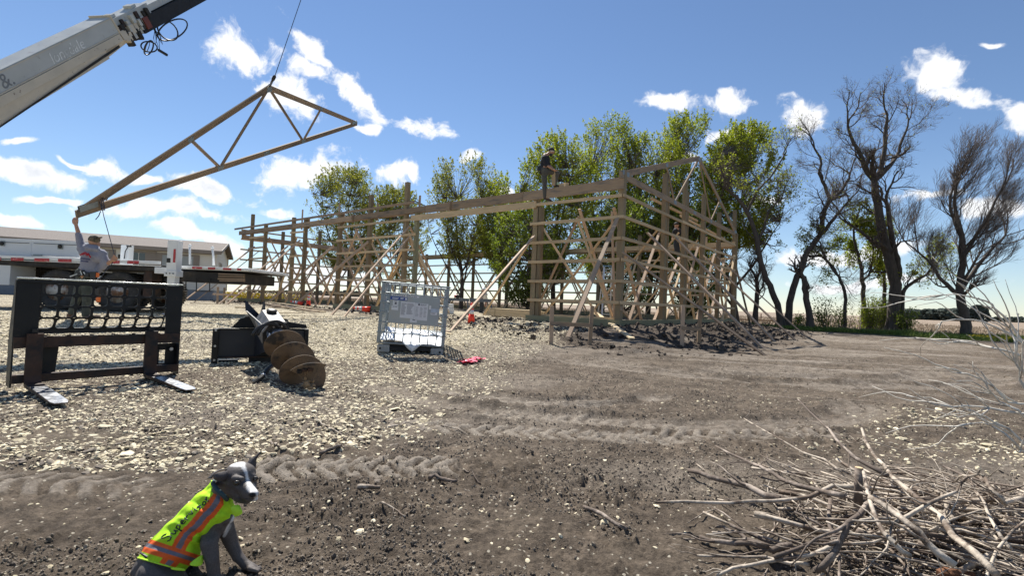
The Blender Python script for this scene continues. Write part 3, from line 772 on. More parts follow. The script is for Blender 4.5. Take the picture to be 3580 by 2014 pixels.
    gb = [(2179, 884, 2693, 1247, -.07), (2264, 814, 2671, 1214, -.07), (2361, 830, 2713, 1195, -.07), (2460, 895, 2793, 1195, -.07), (2509, 899, 2829, 1181, -.07)]
    for a, b, c, d, e in gb:
        _, p = g_at(a, b, e); q = Gp(c, d); piece('brace', p, q+Vector((0, 0, -.06)), .045, .14, M_brace, up=NG.cross(p-q))
    _, p = g_at(2170, 1079, -.07); q = Gp(2217, 1128); piece('brace', p, q, .04, .09, M_brace, up=NG.cross(p-q))
    # inside braces: two from each front post, leaning in and along
    for s in [fs[8]+.3, fs[7], (fs[7]+fs[8])/2, fs[6], fs[5], fs[4], fs[3], fs[2], fs[1], sj+.8, fs[5]+1.2]:
        for sg in (-1, 1):
            zt = BZ+rnd.uniform(2.6, 3.7); 
            p = BP3(s, .24+.05*sg, zt); q = BP3(min(max(s+sg*rnd.uniform(1.7, 2.6), .3), BLEN-.3), .30+rnd.uniform(0, .2), BZ+.02)
            piece('brace', p, q, .04, .09, M_girt if rnd.random() < .6 else M_brace, up=DG)
        if rnd.random() < .8:
            p = BP3(s, .3, BZ+rnd.uniform(3.1, 3.7)); q = BP3(s+rnd.uniform(-.4, .4), rnd.uniform(2.4, 3.2), .40)
            piece('brace', p, q, .04, .09, M_brace, up=DL)
    for i, s in enumerate(bs):
        for sg in (-1, 1):
            if not (0 < s+sg*2.3 < BLEN): continue
            p = BP3(s, gw-.25, BZ+rnd.uniform(2.7, 3.5)); q = BP3(s+sg*rnd.uniform(1.8, 2.4), gw-.3, BZ)
            piece('brace', p, q, .04, .09, M_girt, up=DG)
        p = BP3(s, gw-.3, BZ+rnd.uniform(2.8, 3.4)); q = BP3(s-.2, gw-rnd.uniform(2.7, 3.4), .40); piece('brace', p, q, .04, .09, M_girt, up=DL)
        p = BP3(s, gw+.1, BZ+rnd.uniform(2.4, 3.2)); q = BP3(s, gw+3.2, .35); piece('brace', p, q, .04, .09, M_brace, up=DL)
    for g in gp[1:-1]+[gw*.92]:
        for sg in (-1, 1):
            p = BP3(.26, g, BZ+rnd.uniform(2.3, 3.3)); q = BP3(.3, min(max(g+sg*2.2, .3), gw-.2), BZ); piece('brace', p, q, .04, .09, M_girt if sg > 0 else M_brace, up=DL)
        p = BP3(.3, g, BZ+rnd.uniform(2.9, 3.6)); q = BP3(3.1, g+.2, .40); piece('brace', p, q, .04, .09, M_girt, up=DG)
    for i in range(1, 5):
        g = gw*i/5; p = BP3(BLEN-.2, g, BZ+3.2); q = BP3(BLEN-.25, g+1.9, BZ); piece('brace', p, q, .04, .09, M_girt, up=DL)
        p = BP3(BLEN-.2, g, BZ+3.2); q = BP3(BLEN-.25, g-1.9, BZ); piece('brace', p, q, .04, .09, M_brace, up=DL)
        p = BP3(BLEN+.1, g, BZ+2.8); q = BP3(BLEN+3.0, g, .35); piece('brace', p, q, .04, .09, M_brace, up=DG)
def truss(par, A, B, C, nrm, m, d=.14, name='chord', ropes=False):
    """king of fink truss: heel A, heel B, peak C"""
    A, B, C = Vector(A), Vector(B), Vector(C); n = Vector(nrm).normalized()
    ax = (B-A); upv = n.cross(ax).normalized()
    if upv.dot(C-A) < 0: upv = -upv
    th = .04
    def bm(nm, p, q, dd, e=0, t=th):
        return MB().beam(p, q, dd if False else t, dd, upv if abs((q-p).normalized().dot(upv)) < .95 else ax, off=n*e).build(nm, m, par)
    def inplane(nm, p, q, dd, t=th):
        u = n.cross(q-p); return MB().beam(p, q, t, dd, u).build(nm, m, par)
    inplane('bottom_chord', A+(B-A)*.0+upv*d*.5, B+upv*d*.5, d)
    a = A+upv*d*.5; b = B+upv*d*.5
    lt = (C-a).normalized(); rt_ = (b-C).normalized()
    inplane('top_chord', a+lt*.25-0*upv, C, d); inplane('top_chord', C, b-rt_*.25, d)
    P1 = a+(b-a)/3; P2 = a+(b-a)*2/3; Q1 = a+(C-a)*.5; Q2 = b+(C-b)*.5
    for p, q in ((Q1, P1), (P1, C), (C, P2), (P2, Q2)):
        dd = (q-p).normalized(); inplane('web', p+dd*.05, q-dd*.05, .085, .036)
    for k, (p, sz, al) in enumerate(((a+lt*.3, (.42, .13), ax), (b-rt_*.3, (.42, .13), ax), (C-upv*.05, (.22, .16), ax), (P1, (.24, .13), ax), (P2, (.24, .13), ax), (Q1, (.2, .12), C-a), (Q2, (.2, .12), b-C), (a+(b-a)*.5, (.3, .11), ax))):
        M = basis(al, z=n)
        for sg in (-1, 1):
            MB().box(p+n*sg*(th/2+.003), (sz[0], sz[1], .004), M.to_3x3()).build('nail_plate', M_steel if False else M_galv, par)
build_barn()
# the truss hanging from the crane
def lifted():
    zl = 10.35
    A = W(268, 762, zl); B = W(1247, 438, zl*2.1)
    mid = (A+B)/2; ch = (B-A)
    d = W(940, 306, 1)-CAMP; t = (mid-CAMP).dot(ch)/d.dot(ch); C = CAMP+d*t
    nrm = ch.cross(C-A).normalized()
    r = thing('roof_truss', 'wooden roof truss hanging tilted from the crane cable above the worker', 'roof truss', A)
    truss(r, A, B, C, nrm, M_old, .17)
    # cable, swivel and hook
    tipp = W(1150, -290, 16.5)
    top = C+Vector((0, 0, .95)); top = W(962, 262, (C-CAMP).dot(FW)*.985)
    cb = thing('hoist_cable', 'thin dark steel hoist cable with swivel and hook holding the truss peak', 'hoist cable', top)
    MB().tube([top, tipp], .011, 6).build('cable', M_rope, cb)
    ln = (C-top).length; dn = (C-top).normalized()
    b = MB(); b.lathe([(.02, 0), (.05, .05), (.05, .16), (.025, .2)], 10, basis(dn.orthogonal(), z=dn, o=top)); b.build('swivel', M_dark, cb, True)
    ch2 = MB()
    for k in range(6):
        o = top+dn*(.2+(ln*.45)*k/6); M = basis(dn, z=(nrm if k % 2 else dn.cross(nrm)), o=o)
        pts = [M @ Vector((.055*math.cos(a), .028*math.sin(a), 0)) for a in np.linspace(0, 2*math.pi, 13)]
        ch2.tube(pts, .010, 5, closed=True)
    ch2.build('chain', M_dark, cb, True)
    ho = top+dn*(ln*.86); side = dn.cross(nrm).normalized(); hk = MB()
    pts = [ho-dn*.18]+[ho+(side*math.sin(a)-dn*math.cos(a))*.085 for a in np.linspace(0, 4.3, 14)]
    hk.tube(pts, [.02]+[.022]*10+[.02, .016, .012, .006], 8).build('hook', M_steel, cb, True)
    return A, B, C, nrm
TA, TB, TC, TN = lifted()
# ---------------------------------------------------------------- house
def house():
    fr = Vector((-18.35, 30.0, .35)); ux = Vector((-.906, -.423, 0)); uy = Vector((-.423, .906, 0))
    M_side = mat('cream_siding', (.70, .66, .58), .6, var=.05, scale=2, objvar=.02)
    M_trim = mat('taupe_trim', (.26, .215, .175), .6, var=.08)
    M_roof = mat('asphalt_shingles', (.165, .142, .125), .95, var=.35, scale=14, bump=.5, bscale=40, col2=(.12, .09, .08), c2scale=24)
    M_skt = mat('grey_skirting', (.24, .25, .27), .7, var=.08)
    M_glass = mat('window_glass', (.03, .035, .04), .08, var=.1, spec=.8)
    M_shade = mat('window_blind', (.36, .38, .37), .7, var=.05)
    LEN = 26.; WID = 6.6; FH = .62; WH = 2.42; RH = .74
    P = lambda a, b, z: fr+ux*a+uy*b+Vector((0, 0, z))
    h = thing('house', 'long cream sided house with brown shingle roof behind the crane truck', 'house', fr)
    MB().beam(P(.02, WID/2, FH/2), P(LEN, WID/2, FH/2), WID-.06, FH, off=None).build('skirting', M_skt, h)
    MB().beam(P(0.03, WID/2, FH+WH/2), P(LEN, WID/2, FH+WH/2), WID-.08, WH).build('wall', M_side, h)
    wins = [(5.0, 1.05, 1.0), (7.15, .9, 1.0), (11.9, 1.1, 1.0), (17, 1.1, 1.)]
    wins = [(1.95, 1.6, 1.05, 'w'), (3.86, 1.1, 1.35, 'd'), (5.5, .5, 1.05, 'w'), (9.1, 1.5, 1.05, 'w'), (15, 1.6, 1.05, 'w')]
    # lap siding, wedge courses
    sb = MB(); ch = .20
    for k in range(int(WH/ch)):
        z = FH+k*ch
        vs = [P(0, -.012, z), P(LEN, -.012, z), P(LEN, .0, z+ch), P(0, 0, z+ch), P(0, .03, z), P(LEN, .03, z)]
        sb.add(vs, [(0, 1, 2, 3), (0, 4, 5, 1)])
    o = sb.build('siding', M_side, h); o['kind'] = 'stuff'
    sg = MB()
    for k in range(int((WH+RH)/ch)):
        z = FH+k*ch; w0 = 0; w1 = WID
        if k*ch+ch > WH: f_ = (k*ch+ch-WH)/RH; w0 = WID/2*f_; w1 = WID-w0
        if w1-w0 < .1: continue
        sg.add([P(-.012, w0, z), P(-.012, w1, z), P(0, w1, z+ch), P(0, w0, z+ch), P(.03, w0, z), P(.03, w1, z)], [(0, 3, 2, 1), (0, 1, 5, 4)])
    o = sg.build('siding', M_side, h); o['kind'] = 'stuff'
    g = MB(); g.add([P(.03, 0, FH+WH), P(.03, WID, FH+WH), P(.03, WID/2, FH+WH+RH), P(LEN, 0, FH+WH), P(LEN, WID, FH+WH), P(LEN, WID/2, FH+WH+RH)], [(0, 1, 2), (5, 4, 3), (0, 3, 4, 1)]); g.build('gable', M_side, h)
    # roof slabs with overhang
    e = .32; sl_ = RH/(WID/2); t = .09
    for sgn in (0, 1):
        b0 = -e if not sgn else WID+e; z0 = FH+WH-e*sl_
        v = [P(-e, b0, z0), P(LEN+e, b0, z0), P(LEN+e, WID/2, FH+WH+RH), P(-e, WID/2, FH+WH+RH)]
        up = Vector((0, 0, t)); MB().add(v+[q+up for q in v], [(3, 2, 1, 0), (4, 5, 6, 7), (0, 1, 5, 4), (1, 2, 6, 5), (2, 3, 7, 6), (3, 0, 4, 7)]).build('roof', M_roof, h)
        MB().beam(P(-e-.012, b0, z0+.04), P(-e-.012, WID/2, FH+WH+RH+.04), .025, .17).build('barge_board', M_trim, h)
    MB().beam(P(-e, -e-.02, FH+WH-e*sl_-.03), P(LEN+e, -e-.02, FH+WH-e*sl_-.03), .03, .20).build('fascia', M_trim, h)
    MB().beam(P(0, -.03, FH+WH-.16), P(LEN, -.03, FH+WH-.16), .03, .14).build('frieze_board', M_trim, h)
    for c in ((-.02, -.02), (-.02, WID+.02)): MB().beam(P(c[0], c[1], FH), P(c[0], c[1], FH+WH), .09, .09, up=ux).build('corner_board', M_side, h)
    for a, w, hh, kind in wins:
        zc = FH+WH-.42-hh/2
        if kind == 'd': zc = FH+WH-.38-hh/2
        f = bpy.data.objects.new('window' if kind == 'w' else 'door_window', None); COL.objects.link(f); f.parent = h; f.location = P(a, -.04, zc)-fr
        MB().beam(P(a-w/2-.30, -.028, zc), P(a-w/2+.02 if kind == 'w' else a-w/2+.25, -.028, zc), .03, hh+.24).build('shutter', M_trim, f)
        MB().beam(P(a+w/2-.02, -.028, zc), P(a+w/2+.30, -.028, zc), .03, hh+.24).build('shutter', M_trim, f)
        MB().beam(P(a-w/2, -.04, zc+hh/2+.06), P(a+w/2, -.04, zc+hh/2+.06), .03, .10).build('frame', M_trim, f)
        MB().beam(P(a-w/2, -.04, zc-hh/2-.06), P(a+w/2, -.04, zc-hh/2-.06), .05, .08).build('sill', M_side, f)
        MB().beam(P(a-w/2, -.022, zc), P(a+w/2, -.022, zc), .02, hh).build('pane', M_glass if kind == 'd' or a > 8 else M_shade, f)
        MB().beam(P(a, -.045, zc-hh/2), P(a, -.045, zc+hh/2), .04, .03, up=ux).build('mullion', M_side, f)
    f = bpy.data.objects.new('window', None); COL.objects.link(f); f.parent = h
    f.location = P(-.04, 2.2, FH+1.3)-fr
    for z in (-.5, .5): MB().beam(P(-.03, 1.75, FH+1.3+z), P(-.03, 2.85, FH+1.3+z), .03, .07).build('frame', M_trim, f)
    MB().beam(P(-.022, 1.75, FH+1.3), P(-.022, 2.85, FH+1.3), .02, 1.0).build('pane', M_glass, f)
    for b in (1.75, 2.3, 2.85): MB().beam(P(-.04, b, FH+.8), P(-.04, b, FH+1.8), .05, .03, up=uy).build('mullion', M_side, f)
    lf = MB().box(P(4.72, -.09, FH+1.75), (.14, .14, .22)); lf.build('wall_lamp', M_dark, h)
    # low board deck at the far left end, seen past the truck
    dk = thing('wooden_deck', 'low brown board deck against the house wall beside the truck', 'deck', P(16, -2.2, 0))
    dm = wood('deck_board', (.20, .12, .07), (.13, .08, .05), (.05, .03, .02), .15)
    for k in range(4): MB().beam(P(11.5, -3.1, .12+k*.15), P(24, -3.1, .12+k*.15), .03, .14).build('board', dm, dk)
    MB().beam(P(11.5, -1.8, .70), P(24, -1.8, .70), 2.6, .04).build('deck_floor', dm, dk)
    b = MB(); b.sphere(P(8.0, -1.6, .2), (.42, .3, .26)); b.sphere(P(7.6, -1.7, .14), (.3, .22, .2))
    tag(b.build('rubbish_bag', mat('bluish_bag', (.13, .16, .2), .35, var=.3, bump=.5, bscale=12), None, True), 'small bluish plastic bag lying at the foot of the house', 'bag')
house()

# ---------------------------------------------------------------- crane truck
def wheel(par, c, ax, r, w, nm='wheel'):
    wl = bpy.data.objects.new(nm, None); COL.objects.link(wl); wl.parent = par; wl.location = Vector(c)-wloc(par)
    M = basis(Vector((0, 0, 1)).cross(ax), z=ax, o=c)
    pr = [(r*.56, -w/2), (r*.88, -w/2), (r*.97, -w*.42), (r, -w*.3), (r, w*.3), (r*.97, w*.42), (r*.88, w/2), (r*.56, w/2)]
    b = MB().lathe(pr, 40, M, close=True)
    for k in range(44):
        a = 2*math.pi*k/44; o = M @ Vector((r*.995*math.cos(a), r*.995*math.sin(a), 0))
        tg = (M.to_3x3() @ Vector((-math.sin(a), math.cos(a), 0))); b.beam(o-ax*w*.44, o+ax*w*.44, .045, .025, up=o-Vector(c))
    b.build('tyre', M_rubber, wl, True)
    rm = MB().lathe([(r*.565, w*.46), (r*.53, w*.40), (r*.50, w*.1), (r*.47, w*.08)], 32, M)
    MB().lathe([(r*.475, w*.09), (r*.32, w*.05), (r*.30, w*.22), (r*.15, w*.26), (r*.14, w*.36), (.001, w*.36)], 32, M).build('wheel_disc', M_disc, wl, True)
    rm.build('rim', M_rimw, wl, True)
    hb = MB().lathe([(r*.15, w*.2), (r*.14, w*.42), (.002, w*.44)], 16, M)
    for k in range(10):
        a = 2*math.pi*k/10; hb.lathe([(.018, 0), (.018, .04)], 6, M @ Matrix.Translation((r*.23*math.cos(a), r*.23*math.sin(a), w*.22)))
    hb.build('hub', M_rust, wl)
    hh = MB()
    for k in range(5):
        a = 2*math.pi*(k+.3)/5; hh.lathe([(.045, 0), (.045, .008)], 10, M @ Matrix.Translation((r*.41*math.cos(a), r*.41*math.sin(a), w*.085)))
    hh.build('hand_hole', M_dark, wl)
M_rimw = mat('rusty_white_rim', (.55, .53, .50), .6, var=.15, scale=6, col2=(.17, .085, .045), c2scale=5, c2thr=(.44, .58))
M_disc = mat('rusty_wheel_disc', (.20, .125, .08), .75, var=.4, scale=7, col2=(.07, .04, .03), c2scale=6, c2thr=(.45, .6))
def truck():
    z0 = .25; Y = 13.3
    o = Vector((-14.4, Y, z0)); ux = Vector((1, .03, 0)).normalized(); uy = Vector((-.03, 1, 0)).normalized()
    def at(px, py, b=0.):   # point of the truck side plane (b metres behind it)
        return onplane(px, py, o+uy*b, uy)
    t = thing('crane_truck', 'white flatbed crane truck with toolboxes, rusty wheels and raised outrigger post', 'truck', o)
    zt = at(20, 907).z; W2 = 2.4
    def bx(nm, px0, py0, px1, py1, b0, b1, m, bev=.01, lab=None):
        p = at(px0, py0, b0); q = at(px1, py1, b0)
        zc = (p.z+q.z)/2; c0 = Vector((p.x, p.y, 0)); c1 = Vector((q.x, q.y, 0)); pc = (c0+c1)/2+uy*(b1-b0)/2
        L = (c1-c0).length; M = basis(ux).to_3x3()
        return MB().box(Vector((pc.x, pc.y, zc)), (L, b1-b0, abs(p.z-q.z)), M).build(nm, m, t, bevel=bev, label=lab)
    xa = -80
    bx('bed', -140, 902, 561, 932, 0, W2, M_white)
    bx('bed', 628, 930, 880, 950, .0, W2, M_white)
    bx('bed_floor', -140, 921, 561, 934, .03, W2+.01, M_dark); bx('bed_floor', 632, 942, 878, 953, .03, W2+.01, M_dark)
    bx('rear_rail', 622, 929, 880, 946, -.03, -.005, M_white)
    bx('rail', -140, 897, 561, 914, -.04, -.005, M_white)
    # toolboxes
    for a, b in ((-120, 108), (112, 276)):
        p = bx('toolbox', a, 828+(a+20)*.042+4, b, 896+(max(a, 0))*.025, .25, .95, M_wbox, .012)
        zc = at((a+b)/2, 865, .25)
        MB().beam(at(a+6, 846+a*.04, .235), at(b-6, 846+b*.04, .235), .01, .012).build('door_seam', M_dark, t)
    for px, py in ((8, 851), (211, 862)):
        c = at(px, py, .238); M = basis(ux, z=-uy, o=c)
        MB().box(c, (.15, .01, .15), basis(ux).to_3x3()).build('latch_plate', M_galv, t, bevel=.004)
        MB().lathe([(.055, 0), (.055, .02), (.03, .03)], 16, M @ Matrix.Translation((0, 0, .006))).build('latch', M_dark, t, True)
    MB().box(at(132, 892, .235), (.24, .01, .045), basis(ux).to_3x3()).build('name_plate', M_galv, t)
    # red and white tape strips along the rail
    for a, b in ((-6, 4), (38, 82), (120, 172), (203, 250), (388, 418), (445, 485), (672, 706), (727, 752), (780, 808), (829, 843)):
        y = 905+a*.0257 if a < 600 else 936+(a-672)*.036
        MB().beam(at(a, y, -.045), at(b, y+(b-a)*.026, -.045), .006, .085 if a < 600 else .06, up=(0, 0, 1)).build('reflector_tape', M_red, t)
    # chassis and under-body
    bx('chassis_beam', -140, 935, 560, 960, .75, .87, M_dark); bx('chassis_beam', 560, 950, 840, 985, .6, 1.8, M_dark)
    bx('under_box', 636, 948, 852, 993, .12, 2.0, M_dark); bx('chassis_beam', -140, 935, 620, 975, 1.5, 1.62, M_dark)
    bx('fuel_tank', 60, 932, 140, 990, 1.0, 1.6, M_dark)
    bx('mud_flap', 504, 935, 527, 1040, .1, .5, M_rust)
    bx('side_box', -60, 918, 32, 997, .05, .8, M_wbox, .015)
    bx('rear_bumper', 852, 937, 868, 948, -.02, 2.2, M_white)
    for k, (a, b) in enumerate(((766, 958), (766, 966), (764, 975), (770, 982))):
        MB().beam(at(a, b, .05+.02*k), at(854, b+3-k, .1), .10, .04).build('carried_board', M_old, t)
    # taillight, exhaust-like round lamp beside the outrigger
    c = at(573, 942, .0); M = basis(ux, z=-uy, o=c)
    MB().lathe([(.11, -.12), (.12, 0), (.10, .02), (.07, .01), (.001, .01)], 20, M).build('work_lamp', M_dark, t, True)
    # wheels, two axles
    for px in (215, 424):
        c = at(px, 1018, .28); c = Vector((c.x, c.y, .26+.56)); wheel(t, c, -uy, .56, .30)
        c2 = c+uy*.34; wheel(t, c2, -uy, .55, .27); wheel(t, c+uy*1.9, -uy, .56, .30)
        MB().tube([c, c+uy*1.9], .09, 10).build('axle', M_dark, t, True)
    # outrigger post
    p = at(614, 841, -.35); q = at(614, 960, -.35); r = at(616, 1080, -.35)
    MB().box(Vector((p.x, p.y, (p.z+q.z)/2)), (.26, .24, p.z-q.z), basis(ux).to_3x3()).build('outrigger_post', M_white, t, bevel=.015)
    MB().box(Vector((p.x, p.y, q.z+.02)), (.32, .29, .16), basis(ux).to_3x3()).build('collar', M_white, t, bevel=.01)
    bb = MB()
    for k in (-1, 0, 1): bb.lathe([(.016, 0), (.016, .015)], 8, basis(ux, z=-uy, o=Vector((p.x+k*.09, p.y-.147, q.z+.02))))
    bb.build('bolt', M_dark, t)
    MB().box(Vector((p.x, p.y, (q.z+.27)/2)), (.21, .19, q.z-.27), basis(ux).to_3x3()).build('inner_leg', M_white, t, bevel=.01)
    MB().lathe([(.22, .0), (.22, .03), (.06, .06), (.05, .1)], 20, Matrix.Translation((p.x, p.y, .26))).build('foot_pad', M_steel, t, True)
    MB().box(Vector((p.x+.13*.6, p.y-.125, p.z-.42)), (.06, .004, .36), basis(ux).to_3x3()).build('reflector_tape', M_red, t)
    MB().box(Vector((p.x-.07, p.y-.125, p.z-.55)), (.10, .004, .12), basis(ux).to_3x3()).build('sticker', M_dark, t)
    bx('outrigger_arm', 540, 934, 598, 958, -.3, -.0, M_white); 
    # second outrigger on the far side, shows above the bed
    p = at(446, 858, 2.2); q = at(446, 905, 2.2)
    MB().box(Vector((p.x, p.y, p.z-.40)), (.26, .22, .8), basis(ux).to_3x3()).build('outrigger_post', M_white, t, bevel=.015)
    MB().tube([at(448, 862, 2.05), at(438, 878, 2.03), at(434, 905, 2.05)], .015, 6).build('hose', M_hose, t, True)
    MB().box(at(451, 861, 2.06), (.12, .06, .05)).build('hose_fitting', M_dark, t)
    # stake posts with chain tops
    for px, ty, by in ((665, 859, 925), (747, 866, 928)):
        MB().tube([at(px, by, 1.2), at(px-1, (ty+by)/2, 1.2), at(px-2 if px < 700 else px-5, ty, 1.2)], [.035, .03, .03], 8).build('stake', M_white, t, True)
        MB().sphere(at(px-1 if px < 700 else px-4, ty, 1.2), .045).build('stake_cap', M_white, t, True)
    # hanging steps
    for a, b, tp, bt in ((628, 650, 980, 1014), (687, 733, 972, 1019)):
        MB().tube([at(a, tp, .05), at(a, bt, .05), at(b, bt, .05), at(b, tp, .05)], .016, 6).build('step', M_dark, t)
        MB().beam(at(a, bt, .05), at(b, bt, .05), .16, .02).build('step_tread', M_dark, t)
    for k in range(3): MB().tube([at(576+k*6, 975, .1), at(582+k*8, 990, .1), at(584+k*6, 1000, .1)], .012, 5).build('hose', M_hose, t)
truck()

# ---------------------------------------------------------------- crane boom
def boom():
    # axis fixed by two far apart stations, the boom rises from the left towards the truss
    E = [(0, 224, 418, 4.9), (386, 70, 176, 6.2)]
    r = thing('crane_boom', 'scuffed white telescopic crane boom reaching overhead with black hose loops', 'crane boom', W(0, 320, 7.5)); K = 1.13
    P0 = W(0, 321, 7.5); P1 = W(386, 121, 9.2)
    ax = (P1-P0).normalized(); side = ax.cross(Vector((0, 0, 1))).normalized(); upb = side.cross(ax).normalized()
    if (CAMP-P0).dot(side) < 0: side = -side
    start = P0-ax*2.0
    Lo = (P1-P0).length+2.0
    hx = .265; wx = .19
    Mx = Matrix((ax, side, upb)).transposed().to_4x4(); Mx.translation = start
    Mx = Mx @ Matrix.Translation((Lo*(1-K), 0, 0)) @ Matrix.Diagonal((K, K, K, 1))
    def B(nm, x0, x1, y0, y1, z0, z1, m, bev=.006):
        return MB().box(Mx @ Vector(((x0+x1)/2, (y0+y1)/2, (z0+z1)/2)), (x1-x0, y1-y0, z1-z0), Mx.to_3x3()).build(nm, m, r, bevel=bev)
    # outer section: lapped side plates, slanted lower plate
    def sect(x0, x1, prof, nm, m):
        n = len(prof); vs = [Mx @ Vector((x0, y, z)) for y, z in prof]+[Mx @ Vector((x1, y, z)) for y, z in prof]
        MB().add(vs, [tuple(range(n)), tuple(range(2*n-1, n-1, -1))]+[(i, n+i, n+(i+1) % n, (i+1) % n) for i in range(n)]).build(nm, m, r)
    M_bo = mat('boom_paint', (.47, .48, .46), .5, var=.12, scale=2.5, col2=(.24, .18, .12), c2scale=7, c2thr=(.62, .75), bump=.05)
    M_bo2 = mat('boom_paint_cream', (.56, .50, .40), .55, var=.12, scale=3, col2=(.12, .08, .06), c2scale=13, c2thr=(.63, .7))
    sect(0, Lo+.0, [(-wx, hx), (wx, hx), (wx, .02), (-wx, .02)], 'upper_shell', M_bo)
    for z_ in (.035, hx-.02): B('edge_bead', 0, Lo, wx+.0, wx+.008, z_-.006, z_+.006, M_bo2, 0)
    sect(0, Lo-.02, [(-wx+.02, .018), (wx+.012, .018), (wx+.012, -.09), (-wx+.02, -.09)], 'seam_plate', M_bo2)
    def hull(x0, pa, x1, pb, nm, m):
        vs = [Mx @ Vector((x0, y, z)) for y, z in pa]+[Mx @ Vector((x1, y, z)) for y, z in pb]; n = len(pa)
        MB().add(vs, [tuple(range(n)), tuple(range(2*n-1, n-1, -1))]+[(i, n+i, n+(i+1) % n, (i+1) % n) for i in range(n)]).build(nm, m, r)
    hull(-2, [(-wx+.03, -.092), (wx-.0, -.092), (wx-.012, -hx-.10), (-wx+.1, -hx-.10)], Lo-.45, [(-wx+.03, -.092), (wx-.0, -.092), (wx-.012, -hx*.82), (-wx+.1, -hx*.82)], 'lower_shell', M_bo2)
    hull(Lo-.455, [(-wx+.05, -.094), (wx-.01, -.094), (wx-.07, -hx*.83), (-wx+.12, -hx*.83)], Lo+.08, [(-wx+.05, -.094), (wx-.02, -.094), (wx-.05, -.155), (-wx+.12, -.155)], 'lower_nose', M_bo2)
    # tapering strip along the lower edge
    vs = [Mx @ Vector(v) for v in ((1.2, wx+.006, -.30), (Lo-.15, wx+.006, -.11), (Lo-.15, wx+.003, -.15), (1.2, wx+.003, -.315))]
    MB().add(vs, [(0, 1, 2, 3)]).build('wear_strip', M_dark, r)
    for k in range(2): B('weld_seam', 1.55+k*.0, 1.565, wx-.1, wx+.004, .03, hx-.01, M_dark, 0)
    # mid sections
    B('inner_section', Lo-.3, Lo+.95, -wx+.05, wx-.05, .03, hx-.05, M_bo)
    B('inner_section', Lo+.2, Lo+5.6, -wx+.07, wx-.07, .07, hx-.09, M_bo)
    B('lower_ram_case', Lo-.2, Lo+.55, -.1, .1, -.17, -.02, M_rust)
    B('black_section', Lo+.55, Lo+5.8, -.11, wx-.03, -.17, .055, mat('black_boom_section', (.018, .018, .02), .75, var=.3, scale=6))
    rn = random.Random(8)
    for k in range(46):
        x = Lo+rn.uniform(-.05, .8); z = rn.uniform(-.24, .05); L = rn.uniform(.05, .16)
        B('slide_block', x, x+L*.5, rn.uniform(.02, .08), wx+rn.uniform(-.03, .015), z, z+L, rn.choice([M_bo2, M_rust, M_dark, M_dark, M_bo]), .003)
    B('red_bracket', Lo+.62, Lo+.74, .0, wx+.01, -.12, .06, mat('brown_red_paint', (.16, .04, .025), .6, var=.3), .004)
    for x, L in ((Lo+.12, .1), (Lo+.62, .12)): B('top_bracket', x, x+L, -.06, .1, hx-.05, hx-.005, M_bo)
    B('end_plate', Lo+.0, Lo+.025, -wx-.01, wx+.015, -.1, hx+.03, M_bo2, .004)
    def loop(cx, cz, rx, rz, th, a0=0, a1=2*math.pi, y=.12, tw=.08, ph=0):
        pts = [Mx @ Vector((cx+rx*math.cos(a), y+tw*math.sin(a+ph), cz+rz*math.sin(a))) for a in np.linspace(a0, a1, 30)]
        return MB().tube(pts, th*K, 6).build('hose_loop', M_hose, r, True)
    loop(Lo+1.25, -.33, .36, .15, .013, ph=1); loop(Lo+1.12, -.3, .22, .16, .013, tw=-.05); loop(Lo+.48, -.38, .13, .11, .012); loop(Lo+.50, -.37, .09, .085, .012, ph=2); loop(Lo+.46, -.36, .05, .08, .006)
    for k in range(5):
        a = Mx @ Vector((Lo+.82, .12, -.16)); d = Vector((rn.uniform(.0, .22), rn.uniform(-.05, .05), -rn.uniform(.24, .42)))
        MB().tube([a, a+d*.5+Vector((.05, 0, 0)), a+d, a+d*.6-Vector((.02, 0, 0)), a+Vector((.03, .01, 0))], .006, 5).build('hose', M_hose, r)
    MB().beam(Mx @ Vector((Lo+.66, .12, -.48)), Mx @ Vector((Lo+.78, .13, -.62)), .035, .045).build('plug', M_dark, r)
    # painted lettering, worn to a ghost
    mg = mat('ghost_lettering', (.78, .79, .78), .6, var=.2, scale=9, col2=(.47, .48, .46), c2scale=8, c2thr=(.45, .6))
    md = mat('grey_lettering', (.20, .21, .22), .6, var=.2)
    for s_, x, sz, m_, in (('longdale', Lo-1.40, .20, mg), ('&.', .0, .24, md)):
        cu = bpy.data.curves.new('lettering', 'FONT'); cu.body = s_; cu.size = sz*K; cu.extrude = .0012; cu.shear = .25; cu.materials.append(m_)
        fo = bpy.data.objects.new('lettering', cu); COL.objects.link(fo)
        if s_ == '&.': x = Lo+((W(2, 318, 7.5)-start).dot(ax)-Lo)/K-.08
        M = Matrix((ax, upb, side)).transposed().to_4x4(); M.translation = Mx @ Vector((x, wx+.0035, .06)); 
        fo.parent = r; M.translation = M.translation-wloc(r); fo.matrix_local = M
boom()
